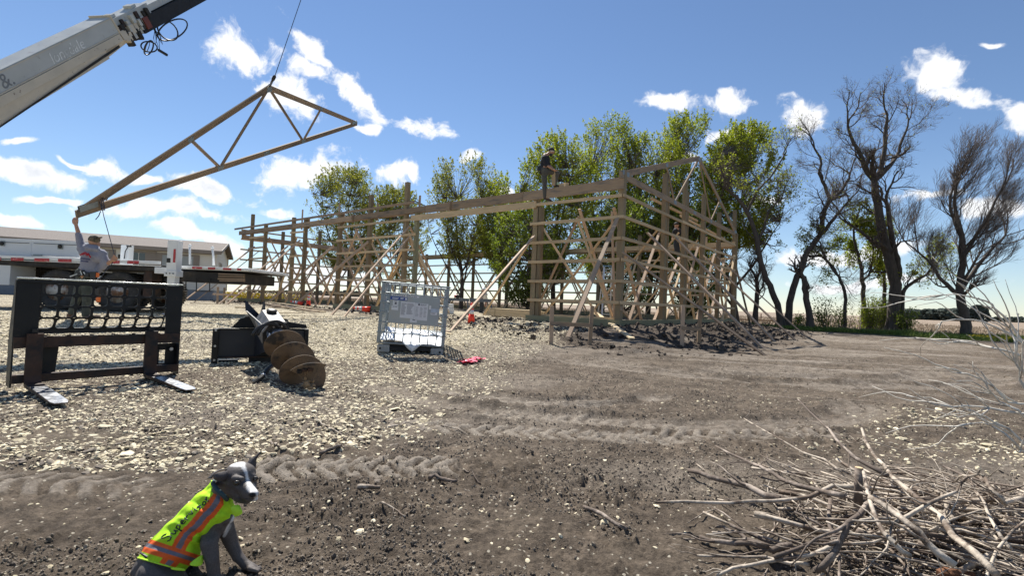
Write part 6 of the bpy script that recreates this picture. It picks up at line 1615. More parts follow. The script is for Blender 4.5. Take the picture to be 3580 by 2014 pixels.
# ---------------------------------------------------------------- brush pile, sticks
def bent(p, q, rnd, k=9, w=.05, kink=.0, lift=.0):
    p = Vector(p); q = Vector(q); L = (q-p).length; d = (q-p).normalized(); a = d.orthogonal().normalized(); b = d.cross(a); pts = []
    f1, f2 = rnd.uniform(0, 6), rnd.uniform(0, 6); x = y = 0
    for i in range(k+1):
        t = i/k; x += rnd.gauss(0, w*.35); y += rnd.gauss(0, w*.35); env = math.sin(math.pi*min(1, t*1.0)) if i < k else 0
        pts.append(p.lerp(q, t)+(a*(math.sin(f1+t*4)*w+x*.5)+b*(math.sin(f2+t*3)*w+y*.5))*L*env+Vector((0, 0, lift*math.sin(math.pi*t))))
    return pts
def brush():
    rnd = random.Random(77)
    c = Gp(3110, 1790); pale = MB(); dark = MB()
    # pile height field over an oval footprint
    def hgt(x, y):
        r = math.hypot((x-2.02)/.95, (y-1.92)/.60); return .21*max(0, 1-r*r)
    n = 0
    while n < 640:
        x = rnd.gauss(2.12, .42); y = rnd.gauss(1.92, .30)
        if x < 1.1: continue
        h = hgt(x, y); z = .01+rnd.random()**.8*h+float(hz0(x, y)); a = rnd.gauss(math.radians(-28), .85); L = rnd.uniform(.25, 1.15)
        d = Vector((math.cos(a), math.sin(a), rnd.gauss(0, .10)))*L/2; p = Vector((x, y, z)); s, e = p-d, p+d
        s.z = max(s.z, .012); e.z = max(e.z, .012)
        r = min(rnd.lognormvariate(math.log(.0042), .5), .012); m_ = pale if rnd.random() < .72 else dark
        pts = bent(s, e, rnd, 8, .05); m_.tube(pts, [r*(1-.6*i/8) for i in range(9)], 5)
        if rnd.random() < .6:
            for _ in range(rnd.randint(1, 3)):
                j = rnd.randint(2, 6); b = pts[j]; dd = (pts[j+1]-pts[j]).normalized(); dd = (dd+Vector((rnd.gauss(0, .6), rnd.gauss(0, .6), rnd.gauss(.05, .3)))).normalized(); ee = b+dd*L*rnd.uniform(.2, .5); ee.z = max(ee.z, .01)
                m_.tube(bent(b, ee, rnd, 5, .05), [r*.55*(1-.7*i/5) for i in range(6)], 4)
        n += 1
    # base litter
    for _ in range(260):
        x = rnd.gauss(1.95, .5); y = rnd.gauss(1.9, .32); a = rnd.uniform(0, 3.14); L = rnd.uniform(.06, .3); d = Vector((math.cos(a)*L/2, math.sin(a)*L/2, 0)); p = Vector((x, y, float(hz(np.array([x]), np.array([y]))[0])+.008+rnd.random()*.02))
        if x < .9: continue
        (dark if rnd.random() < .6 else pale).tube([p-d, p+Vector((0, 0, .01)), p+d], [.003, .004, .002], 4)
    o = pale.build('brush_pile', M_brush, None, True); tag(o, 'tangled pile of dead grey branches heaped on the soil at lower right', 'brush pile', kind='stuff')
    o = dark.build('brush_pile', M_brushd, None, True); tag(o, 'darker brown twigs tangled through the branch pile at lower right, deepening its shade', 'brush pile', kind='stuff')  # dark bark colour also stands in for the shade low in the pile
    # single branches one can pick out. pixel paths in the 8th crop (scale 1.429, origin 2250,1000) with height above ground
    def R8(x, y): return (2250+x/1.4293, 1000+y/1.4293)
    def at(x, y, h):
        return Gp(*R8(x, y), dz=h)
    gr = 'single branches sticking out of the brush pile'
    BR = [
     ('long straight grey branch running down the middle of the pile', [(1085, 715, .26), (1150, 850, .25), (1250, 960, .24), (1400, 1080, .23), (1560, 1250, .21), (1760, 1440, .19)], .007, .012, M_brush, 6),
     ('thick dark pole lying left of the pile with a pale sawn end', [(225, 920, .05), (330, 955, .06), (480, 990, .07), (600, 1035, .08), (760, 1075, .10)], .012, .017, M_brushd, 1),
     ('long thin pale branch reaching far left with a hanging twig', [(70, 1090, .10), (200, 1082, .12), (420, 1085, .13), (640, 1078, .14), (830, 1060, .16), (940, 1000, .19), (1060, 1005, .22)], .006, .011, M_brush, 5),
     ('forked dark branch rising left above the thick dark pole', [(360, 805, .12), (480, 860, .14), (580, 905, .16), (700, 965, .17), (840, 1010, .18), (1000, 1050, .2)], .006, .012, M_brushd, 6),
     ('thin straight twig pointing up and left over the bare soil', [(500, 660, .24), (620, 740, .24), (790, 830, .23), (900, 870, .23), (990, 930, .22)], .003, .007, M_brush, 6),
     ('dark twig standing steeply out of the top of the pile', [(770, 570, .38), (900, 690, .36), (960, 770, .34), (1060, 860, .31), (1220, 950, .28)], .003, .010, M_brushd, 8),
     ('short forked branch lying low at the left edge of the pile', [(270, 1255, .02), (380, 1280, .03), (540, 1290, .04), (640, 1310, .05), (740, 1300, .06)], .008, .014, M_brushd, 3),
     ('reddish brown broken branch just above the short forked branch', [(370, 1208, .02), (440, 1225, .03), (520, 1265, .04), (620, 1300, .06)], .005, .010, M_brushd, 2),
     ('nearly straight thin branch along the bottom left of the pile', [(270, 1352, .02), (420, 1350, .03), (600, 1355, .04), (720, 1385, .05), (830, 1395, .06)], .004, .007, M_brush, 3),
     ('curved pale branch sweeping in at the bottom edge', [(370, 1450, .02), (450, 1410, .04), (560, 1388, .06), (700, 1370, .08), (830, 1340, .09), (960, 1290, .12)], .005, .008, M_brush, 3),
     ('pale bent branch arching over the centre of the pile', [(870, 1440, .12), (940, 1370, .17), (985, 1280, .22), (1030, 1200, .27), (1070, 1140, .29), (1160, 1060, .27)], .011, .008, M_brushd, 4),
     ('thin pale branch crossing from the bark stub to the lower right', [(1100, 930, .33), (1110, 1030, .32), (1160, 1170, .30), (1240, 1290, .27), (1330, 1350, .24)], .006, .008, M_brush, 4),
     ('smooth white branch slanting right of the centre', [(1140, 1060, .32), (1250, 1130, .31), (1330, 1190, .30), (1420, 1270, .27), (1560, 1400, .22)], .009, .011, M_brush, 3),
     ('curved branch hooking up at the right of the pile', [(1250, 1190, .2), (1420, 1090, .27), (1560, 1020, .30), (1620, 950, .36), (1680, 920, .4)], .008, .003, M_brush, 4),
     ('crooked branch near the right edge of the pile', [(1700, 960, .30), (1760, 1030, .28), (1800, 1090, .24), (1900, 1060, .22)], .006, .010, M_brush, 3),
    ]
    for lab, pts, r0, r1, m_, tw in BR:
        P0 = [at(*q) for q in pts]; q = []
        for i in range(len(P0)-1):
            for f in (0, .5): q.append(P0[i].lerp(P0[i+1], f)+Vector((rnd.gauss(0, .004), rnd.gauss(0, .004), rnd.gauss(0, .004))))
        q.append(P0[-1]); k = len(q)
        t = thing('branch', lab, 'branch', q[-1], gr)
        MB().tube(q, [r0+(r1-r0)*i/(k-1) for i in range(k)], 8).build('stem', m_, t, True)
        b = MB(); 
        for _ in range(tw):
            j = rnd.randint(0, k-3); dd = (q[j]-q[j+1]).normalized(); dd = (dd+Vector((rnd.gauss(0, .5), rnd.gauss(0, .5), rnd.gauss(0, .35)))).normalized(); L = rnd.uniform(.07, .25); e = q[j]+dd*L; e.z = max(e.z, .012)
            b.tube(bent(q[j], e, rnd, 6, .07), [max(r0, .003)*.6*(1-.7*i/6) for i in range(7)], 5)
        b.build('side_twigs', m_, t, True)
    # tall whippy branches standing at the right edge (near the camera)
    WH = [
     ('tall white branch arching up at the right edge over the field', [(3590, 1330), (3555, 1240), (3530, 1150), (3470, 1080), (3420, 1040)], 1.95),
     ('long whippy branch bowing left in front of the rightmost trunk', [(3600, 1225), (3520, 1160), (3440, 1120), (3370, 1118), (3300, 1126), (3270, 1140)], 2.05),
     ('thin arched branch rising highest at the right edge', [(3590, 1210), (3530, 1140), (3480, 1080), (3440, 1050), (3360, 1030), (3290, 1030), (3230, 1050)], 2.1),
     ('low pale branch stretching left across the right hand ground', [(3600, 1255), (3500, 1225), (3420, 1205), (3350, 1195), (3290, 1192)], 2.0),
     ('white branch with fine forks pointing left, lowest of the tall ones', [(3600, 1450), (3510, 1438), (3420, 1428), (3330, 1415), (3250, 1395), (3170, 1385)], 1.9),
     ('white branch crossing down to the right edge in the middle', [(3600, 1420), (3530, 1405), (3470, 1350), (3400, 1310), (3330, 1295), (3270, 1285)], 1.95),
     ('bright branch slanting down right near the edge', [(3600, 1480), (3560, 1440), (3500, 1400), (3460, 1360), (3430, 1300)], 1.9),
     ('steep white twig at the very right edge', [(3600, 1390), (3570, 1330), (3545, 1270), (3525, 1200), (3500, 1150)], 1.85),
     ('thin grey twig above the stony patch', [(3590, 1560), (3520, 1500), (3440, 1460), (3350, 1440), (3260, 1470)], 1.9),
     ('fine pale twig curling over the stony patch', [(3600, 1600), (3540, 1540), (3470, 1490), (3400, 1480), (3320, 1500)], 1.85)]
    Mwh = mat('pale_sunlit_bark', (.58, .54, .47), .6, var=.25, scale=14, col2=(.16, .13, .11), c2scale=10, c2thr=(.54, .66), bump=.3)
    root = W(3900, 1500, 1.8); 
    for lab, pts, Z in WH:
        P0 = [W(x, y, Z+rnd.uniform(-.05, .05)) for x, y in pts]
        r = W(3800+rnd.uniform(0, 100), 1700+rnd.uniform(-90, 120), Z-.05); P0 = [Vector((r.x, r.y, max(r.z, .05)))]+P0
        q = []
        for i in range(len(P0)-1):
            for f in (0, .5): q.append(P0[i].lerp(P0[i+1], f)+Vector((rnd.gauss(0, .004), rnd.gauss(0, .004), rnd.gauss(0, .004))))
        q.append(P0[-1]); k = len(q); t = thing('branch', lab, 'branch', q[0], 'tall branches at the right edge')
        MB().tube(q, [.0065*(1-.80*i/(k-1)) for i in range(k)], 6).build('stem', Mwh, t, True); b = MB()
        for _ in range(5):
            j = rnd.randint(3, k-3); dd = (q[j+1]-q[j]).normalized(); dd = (dd+Vector((rnd.gauss(-.1, .3), rnd.gauss(0, .3), rnd.gauss(0.0, .25)))).normalized(); L = rnd.uniform(.10, .38)
            b.tube(bent(q[j], q[j]+dd*L, rnd, 6, .07), [.0032*(1-.7*i/6) for i in range(7)], 4)
        b.build('side_twigs', Mwh, t, True)
    # bark and a rotten stump piece in the pile
    p = at(1600, 1390, .12); b = MB()
    p.z = .07
    for _ in range(9): b.sphere(p+Vector((rnd.gauss(0, .05), rnd.gauss(0, .02), rnd.gauss(0, .012))), (rnd.uniform(.02, .045), rnd.uniform(.012, .025), rnd.uniform(.01, .02)), 7, 5)
    tag(b.build('rotten_wood', mat('rotten_orange_wood', (.17, .075, .035), .9, var=.5, scale=15, bump=.6), None), 'orange brown rotten wood chunk inside the branch pile', 'wood chunk')
    p = at(1075, 935, .30); st = thing('branch_stub', 'short upright sawn stub with a pale cut face in the pile', 'branch stub', p-Vector((0, 0, .1)))
    MB().tube([p-Vector((0, 0, .14)), p+Vector((0, 0, .02))], [.016, .015], 9).build('stem', M_brushd, st, True); MB().lathe([(.0135, 0), (.0135, .002)], 10, Matrix.Translation(p+Vector((0, 0, .0205)))).build('cut_face', M_girt, st)
    # sticks on the ground
    gs = 'loose sticks on the bare soil'
    ST = [('dark stick lying alone left of the brush pile', (2040, 1793), (2192, 1883), .010, M_brushd), ('short fat stick between the dog and the tyre print', (1250, 1722), (1328, 1728), .014, M_brush), ('flat dark bark strip above the tyre print', (1118, 1602), (1192, 1586), .012, M_brushd), ('thin crooked stick on the soil at the gravel edge', (1105, 1483), (1205, 1530), .006, M_brush), ('thin straight stick right of the crooked one', (1350, 1500), (1465, 1478), .005, M_brush), ('thin stick near the middle of the yard', (1540, 1497), (1628, 1517), .004, M_brush), ('dark bark piece at the lower edge of the tyre print', (1500, 1682), (1596, 1703), .013, M_brushd), ('small dark twig right of the tyre print', (1617, 1655), (1680, 1695), .004, M_brushd), ('short pale stick just above the tyre print start', (945, 1555), (985, 1585), .009, M_brush), ('small pale stick right of the vest', (1335, 1790), (1415, 1833), .005, M_brush)]
    for lab, a, b_, r, m_ in ST:
        p, q = Gp(*a), Gp(*b_)
        for v in (p, q): v.z = hs(v.x, v.y)+r*1.1
        t = bent(p, q, rnd, 9, .035); 
        for v in t: v.z = max(v.z, hs(v.x, v.y)+r*.7)
        mb = MB().tube(t, [r*(1-.3*i/9)*rnd.uniform(.85, 1.15) for i in range(10)], 8)
        if r < .011:
            j = rnd.randint(3, 6); mb.tube([t[j], t[j]+(t[j+1]-t[j]).normalized()*.05+Vector((rnd.uniform(-.03, .03), -.03, .01))], [r*.5, r*.2], 5)
        tag(mb.build('stick', m_, None, True), lab, 'stick', gs)
brush()
# ---------------------------------------------------------------- bodies
def capsule(mb, p0, r0, p1, r1, n=14, flat=1.0, axis=None):
    p0 = Vector(p0); p1 = Vector(p1); d = p1-p0; L = max(d.length, 1e-4); d = d/L
    a = Vector(axis) if axis else d.orthogonal(); a = (a-d*a.dot(d)).normalized(); b = d.cross(a)
    rings = []
    for k in range(6): t = math.pi/2*(1-k/5.5); rings.append((-math.sin(t)*r0, math.cos(t)*r0))
    rings += [(0, r0)]+[(L*f, r0+(r1-r0)*f) for f in (.25, .5, .75, 1)]
    for k in range(1, 7): t = math.pi/2*k/6.5; rings.append((L+math.sin(t)*r1, math.cos(t)*r1))
    vs = []
    for (x, r) in rings:
        for j in range(n): w = 2*math.pi*j/n; vs.append(p0+d*x+a*(r*math.cos(w))+b*(r*flat*math.sin(w)))
    m_ = len(rings); fs = [(i*n+j, i*n+(j+1) % n, (i+1)*n+(j+1) % n, (i+1)*n+j) for i in range(m_-1) for j in range(n)]
    fs += [tuple(range(n-1, -1, -1)), tuple(range((m_-1)*n, m_*n))]
    mb.add(vs, fs)
def body(name, prims, vox, mat_, parent, smooth=6, colf=None):
    mb = MB()
    for p in prims:
        if p[0] == 'c': capsule(mb, *p[1:5], **(p[5] if len(p) > 5 else {}))
        elif p[0] == 'e': mb.sphere(p[1], p[2], 18, 12, p[3] if len(p) > 3 else None)
    o = mb.build(name, mat_, parent, True)
    r = o.modifiers.new('r', 'REMESH'); r.mode = 'VOXEL'; r.voxel_size = vox; r.use_smooth_shade = True
    s = o.modifiers.new('s', 'SMOOTH'); s.iterations = smooth; s.factor = .5
    bpy.context.view_layer.update()
    dg = bpy.context.evaluated_depsgraph_get(); me = bpy.data.meshes.new_from_object(o.evaluated_get(dg)); o.modifiers.clear(); o.data = me
    me.materials.clear(); me.materials.append(mat_)
    me.polygons.foreach_set('use_smooth', [True]*len(me.polygons))
    if colf:
        n = len(me.vertices); co = np.zeros(n*3); me.vertices.foreach_get('co', co); co = co.reshape(-1, 3)+np.array(wloc(parent))
        c = colf(co); at = me.attributes.new('col', 'FLOAT_COLOR', 'POINT'); at.data.foreach_set('color', np.concatenate([c, np.ones((n, 1))], 1).ravel())
    return o
def unproj(co):
    """photo pixels and distance of world points (used to mark fur and cloth where they lie on the body)"""
    d = co-np.array(CAMP); z = d@np.array(FW); return CX+FPX*(d@np.array(RT))/z, CY-FPX*(d@np.array(UP))/z, z
M_skin = mat('skin', (.42, .23, .15), .55, var=.08, scale=20)

def hand(mb_list, w, d, side, k, curl=.6):
    """palm and five bent fingers. w wrist, d direction, side palm width direction, k scale (m, hand length)"""
    d = Vector(d).normalized(); s = Vector(side); s = (s-d*s.dot(d)).normalized(); nrm = d.cross(s)
    w = Vector(w); out = mb_list
    for i in range(4):
        o = (i-1.5)*.20*k; b = w+d*.45*k+s*o; out.append(('c', w+s*o*.6, .13*k, b, .115*k))
        L = k*(.46, .52, .48, .38)[i]; d1 = (d+nrm*curl*.5).normalized(); d2 = (d+nrm*curl*1.6).normalized()
        m_ = b+d1*L*.5; out.append(('c', b, .085*k, m_, .078*k)); out.append(('c', m_, .078*k, m_+d2*L*.5, .065*k))
    tb = w+d*.15*k+s*.33*k*-1; out.append(('c', w+d*.1*k, .12*k, tb, .10*k)); out.append(('c', tb, .095*k, tb+(d+nrm*curl-s*.4).normalized()*.38*k, .07*k))

def worker_left():
    Z = 10.5
    def q(a, b, dz=0.): return W(a/3.916, 760+b/3.916, Z+dz)
    base = q(1140, 1365); g = float(hz0(base.x, base.y)); base.z = g
    t = thing('person', 'worker in grey hooded sweatshirt and cap reaching up to guide the lifted truss', 'person', base, 'workers on the building site')
    # skin core: head, neck, arms, hands in one body down to the feet
    hd = q(1285, 320, -.0); P = []
    P.append(('e', hd, (.088, .105, .115)))
    P.append(('c', hd+Vector((.02, -.01, -.05)), .062, q(1255, 400), .06))
    P += [('c', q(1345, 350, .03), .03, q(1352, 385, .03), .028), ('c', q(1352, 352, .04), .014, q(1368, 362, .04), .012)]
    P.append(('e', q(1268, 350, -.06), (.018, .03, .035)))
    P += [('c', q(1255, 400), .08, q(1250, 560), .13), ('c', q(1250, 560), .13, q(1190, 790), .13)]
    P += [('c', q(1120, 400), .06, q(1085, 250), .046), ('c', q(1085, 250), .046, q(1035, 85), .032)]
    hand(P, q(1035, 85), (q(1022, -20)-q(1035, 85)), RT, .17, .6)
    P += [('c', q(1400, 500), .06, q(1435, 655), .048), ('c', q(1435, 655), .046, q(1545, 585), .032)]
    hand(P, q(1545, 585), q(1600, 530)-q(1545, 585), UP, .16, 1.0)
    P += [('c', q(1150, 830), .11, q(1040, 1110), .06), ('c', q(1040, 1110), .06, q(985, 1320), .045), ('c', q(1215, 830), .11, q(1180, 1120), .06), ('c', q(1180, 1120), .06, q(1170, 1340), .045)]
    body('body', P, .012, M_skin, t, 3)
    # sweatshirt
    H = [('c', q(1235, 440), .135, q(1240, 560), .185, dict(flat=.72, axis=RT)), ('c', q(1240, 560), .185, q(1225, 720), .185, dict(flat=.72, axis=RT)), ('c', q(1130, 430), .10, q(1390, 500), .10), ('c', q(1180, 480), .13, q(1350, 540), .14)]
    H += [('c', q(1130, 430), .085, q(1095, 330), .070), ('c', q(1095, 330), .070, q(1075, 235), .060)]
    H += [('c', q(1395, 505), .085, q(1440, 600), .078), ('c', q(1440, 600), .078, q(1400, 680), .072), ('c', q(1440, 610), .072, q(1450, 640), .06)]
    H += [('c', q(1200, 395, -.08), .055, q(1320, 410, -.06), .05), ('c', q(1200, 420, -.11), .05, q(1330, 440, -.09), .05), ('c', q(1130, 700), .07, q(1330, 735), .075), ('c', q(1385, 660), .05, q(1360, 720), .06)]
    M_h = mat('heather_grey_sweatshirt', (.24, .245, .30), .9, var=.12, scale=30, bump=.25, bscale=14)
    body('sweatshirt', H, .013, M_h, t, 4)
    # trousers
    M_j = mat('dark_green_work_trousers', (.050, .060, .055), .9, var=.3, scale=9, col2=(.13, .13, .10), c2scale=6, c2thr=(.56, .72), bump=.3, bscale=12)
    J = [('c', q(1120, 765), .12, q(1260, 775), .12), ('c', q(1145, 800), .125, q(1060, 1080), .085), ('c', q(1060, 1080), .085, q(985, 1300), .070), ('c', q(1225, 800), .125, q(1190, 1090), .088), ('c', q(1190, 1090), .085, q(1175, 1335), .072)]
    body('trousers', J, .013, M_j, t, 3)
    M_b = mat('brown_boots', (.07, .04, .028), .7, var=.3)
    B = [('c', q(980, 1325), .055, q(955, 1345), .055), ('c', q(955, 1350), .05, q(940, 1355, .12), .04)]; body('boot', B, .012, M_b, t, 2)
    B = [('c', q(1175, 1335), .06, q(1190, 1370), .055), ('c', q(1190, 1372), .052, q(1350, 1362), .038)]; body('boot', B, .012, M_b, t, 2)
    # cap
    M_c = mat('camouflage_cap', (.13, .105, .07), .9, var=.3, scale=18, col2=(.05, .045, .03), c2scale=14, c2thr=(.5, .58))
    tilt = (RT*.35+UP*.94).normalized()
    C = [('e', hd+tilt*.025, (.102, .112, .098)), ]
    body('cap', C, .010, M_c, t, 2)
    br = hd+RT*.06+UP*.055; G = []
    for i in range(7):
        a = -1.2+2.4*i/6; G.append([br+RT*.02*math.cos(a)+FW*.075*math.sin(a), br+RT*(.10*math.cos(a)+.01)+UP*.030*math.cos(a)+FW*.07*math.sin(a)])
    o = MB().grid(G).build('cap_brim', M_c, t, True); s = o.modifiers.new('s', 'SOLIDIFY'); s.thickness = .006
    # tool belt
    bl = [q(1090, 735, -.10), q(1150, 760, -.16), q(1240, 775, -.16), q(1320, 765, -.10), q(1330, 760, .1), q(1200, 750, .14), q(1100, 735, .1), q(1090, 735, -.10)]
    MB().tube(bl, .028, 6).build('tool_belt', M_hose, t, True)
    bt = MB()
    for (a, b, w_, h_) in ((1110, 760, .10, .12), (1200, 790, .08, .08), (1285, 800, .11, .17), (1060, 790, .08, .07)): bt.box(q(a, b, -.17), (w_, .06, h_))
    bt.build('tool_pouch', M_hose, t)
    for a, b, c, d in ((1100, 730, 1125, 790), (1145, 745, 1165, 780), (960, 810, 1060, 775), (1245, 850, 1270, 870)): MB().beam(q(a, b, -.2), q(c, d, -.2), .015, .02).build('tool', M_steel, t)
    for a, b, h_ in ((1328, 790, .09), (1345, 1120, .12)): MB().box(q(a, b, -.16), (.06, .05, h_)).build('orange_tool', mat('orange_tool', (.7, .16, .03), .5), t)
    MB().box(q(1320, 1060, -.1), (.14, .06, .26)).build('hanging_bag', M_hose, t)
    # print on the back: red roof outline and two text bars
    hb = MB(); zb = -.205
    for a, b, c, d in ((1098, 515, 1165, 478), (1165, 478, 1215, 515), (1205, 490, 1240, 550), (1110, 500, 1140, 512), (1140, 495, 1200, 520), (1180, 500, 1195, 525)): hb.beam(q(a, b, zb), q(c, d, zb), .02, .018 if a > 1100 else .02, up=UP)
    hb.build('back_print', mat('red_print', (.35, .015, .03), .8), t)
    hb = MB()
    for k in range(8): hb.beam(q(1100+k*17, 560+k*2, zb), q(1111+k*17, 561+k*2, zb), .004, .034, up=UP)
    for k in range(6): hb.beam(q(1105+k*18, 595+k*2, zb), q(1117+k*18, 596+k*2, zb), .004, .034, up=UP)
    hb.build('back_print', mat('navy_print', (.04, .05, .13), .8), t)
    # rope from the truss end, through the right hand
    e = thing('tag_line', 'thin dark rope from the truss end down to the worker right hand', 'rope', q(1425, 0, .1))
    r1 = W(352, 705, Z+.3); pts = [r1, q(1425, 0, .1), q(1500, 270, .05), q(1575, 545, 0), q(1530, 640, 0), q(1440, 740, -.1), q(1355, 870, -.15)]
    MB().tube(pts, .0075, 6).build('rope', M_rope, e, True)
    k = MB()
    for i in range(3): k.tube([W(345+i*6, 690, Z+.25), W(350+i*6, 712, Z+.2), W(356+i*5, 735, Z+.25), W(353+i*6, 712, Z+.4), W(345+i*6, 690, Z+.25)], .009, 5)
    k.tube([W(352, 738, Z+.25), W(345, 755, Z+.22), W(334, 768, Z+.2)], .009, 5); k.tube([W(356, 690, Z+.25), W(372, 700, Z+.2), W(378, 690, Z+.2)], .009, 5); k.build('knot', M_rope, e, True)
worker_left()

def small_person(lab, Z, F, hd, sh, hip, arms, legs, cols, k=1., hat=None, grp='workers on the building site', hat_off=None):
    """F maps crop pixels to world. arms/legs: lists of 3 crop points"""
    q = lambda p: F(p[0], p[1], p[2] if len(p) > 2 else 0)
    b = q(legs[0][2]); t = thing('person', lab, 'person', b, grp)
    P = [('e', q(hd), (.085*k, .10*k, .115*k)), ('c', q(hd), .055*k, q(sh), .06*k), ('c', q(sh), .10*k, q(hip), .12*k)]
    P += [('c', q(hd)+RT*.085*k-UP*.015*k, .02*k, q(hd)+RT*.10*k-UP*.03*k, .016*k)]
    for a in arms:
        P += [('c', q(a[0]), .05*k, q(a[1]), .042*k), ('c', q(a[1]), .042*k, q(a[2]), .030*k)]
        hand(P, q(a[2]), q(a[2])-q(a[1]), FW, .16*k, .7)
    for l in legs: P += [('c', q(hip), .08*k, q(l[1]), .055*k), ('c', q(l[1]), .055*k, q(l[2]), .04*k)]
    body('body', P, .014, M_skin, t, 3)
    J = [('c', q(sh)-UP*.03, .125*k, q(sh).lerp(q(hip), .45), .155*k, dict(flat=.75, axis=RT)), ('c', q(sh).lerp(q(hip), .4), .155*k, q(hip), .14*k, dict(flat=.75, axis=RT))]
    for a in arms: J += [('c', q(sh)-UP*.04, .10*k, q(a[0]), .08*k), ('c', q(a[0]), .078*k, q(a[0]).lerp(q(a[1]), .95), .058*k)]
    body('shirt', J, .014, cols[0], t, 3)
    T = [('c', q(hip)+UP*.02, .135*k, q(hip)-UP*.05, .13*k)]
    for l in legs: T += [('c', q(hip), .105*k, q(l[1]), .078*k), ('c', q(l[1]), .078*k, q(l[2]), .062*k)]
    body('trousers', T, .014, cols[1], t, 3)
    for l in legs: body('boot', [('c', q(l[2]), .055*k, q(l[2])-UP*.05*k, .05*k), ('c', q(l[2])-UP*.05*k, .048*k, q(l[3]), .036*k)], .012, M_bootd, t, 2)
    if hat:
        body('cap', [('e', q(hd)+UP*.045*k, (.098*k, .108*k, .085*k)), ('c', q(hd)+UP*.03*k+RT*.07*k, .016*k, q(hd)+UP*.012*k+RT*.15*k, .012*k)], .011, hat, t, 1)
    return t
M_bootd = mat('dark_boots', (.05, .035, .028), .75)
def F7(Z): return lambda a, b, dz=0: W(1820+a/4.829, 500+b/4.829, Z+dz)
def beam_worker():
    Z = 15.45; F = F7(Z)
    M_s = mat('black_shirt', (.018, .018, .022), .9, var=.2); M_t = mat('olive_grey_trousers', (.085, .08, .068), .9, var=.25, bump=.2)
    t = small_person('worker in black shirt and cap standing on the eave beam holding a board', Z, F, (520, 140), (420, 225), (400, 470),
        [((400, 250, -.1), (440, 375, -.15), (545, 445, -.12)), ((450, 250, .12), (480, 370, .12), (560, 450, .08))],
        [((400, 470), (405, 720), (412, 905), (520, 978)), ((440, 470), (620, 510, .05), (570, 690, .05), (640, 725))], (M_s, M_t), 1.0, mat('black_cap', (.02, .018, .016), .8))
    body('beard', [('e', F(515, 190, -.02), (.06, .06, .07))], .01, M_hose, t, 1)
    MB().beam(F(500, 128, -.10), F(560, 135, -.08), .01, .022).build('cap_band', M_pale, t)
    MB().box(F(325, 430, -.02), (.16, .12, .14)).build('tool_pouch', M_hose, t)
    MB().box(F(345, 495, -.04), (.08, .06, .12)).build('tool', M_rust, t)
    s, _ = s_at(1935, 640); p = F(556, 720); q = F(556, 450)
    tag(MB().beam(p, q, .12, .04, up=NL).build('board', M_girt), 'short upright board held on the eave beam by the standing worker', 'board')
M_pale = mat('pale_cloth', (.6, .58, .52), .8)
beam_worker()
def bent_worker():
    Z = 23.5; F = lambda a, b, dz=0: W(1550+a/3.22, 800+b/3.22, Z+dz)
    small_person('worker in a white shirt bending over beside the sawhorses in the doorway', Z, F, (452, 690), (470, 735), (430, 800),
        [((468, 745, -.1), (480, 800), (470, 850)), ((470, 745, .1), (490, 800), (480, 850))],
        [((425, 800), (440, 870), (432, 940), (455, 952)), ((435, 800), (425, 875), (415, 945), (440, 955))], (M_pale, mat('dark_trousers', (.03, .035, .04), .9)), 1.0, M_white)
    Z2 = 20.5; F2 = lambda a, b, dz=0: W(2150+a/2.229, 500+b/2.229, Z2+dz)
    small_person('worker in black partly hidden behind the gable posts high on the frame', Z2, F2, (478, 640), (480, 672), (480, 740),
        [((465, 685, -.1), (452, 715), (448, 740)), ((500, 680, .1), (515, 700), (540, 690))],
        [((478, 740), (470, 790), (478, 850), (460, 856)), ((485, 740), (500, 795), (495, 850), (480, 856))], (mat('black_shirt', (.02,)*3), mat('dark_trousers', (.03,)*3)), 1.0, mat('black_cap', (.02,)*3))
bent_worker()

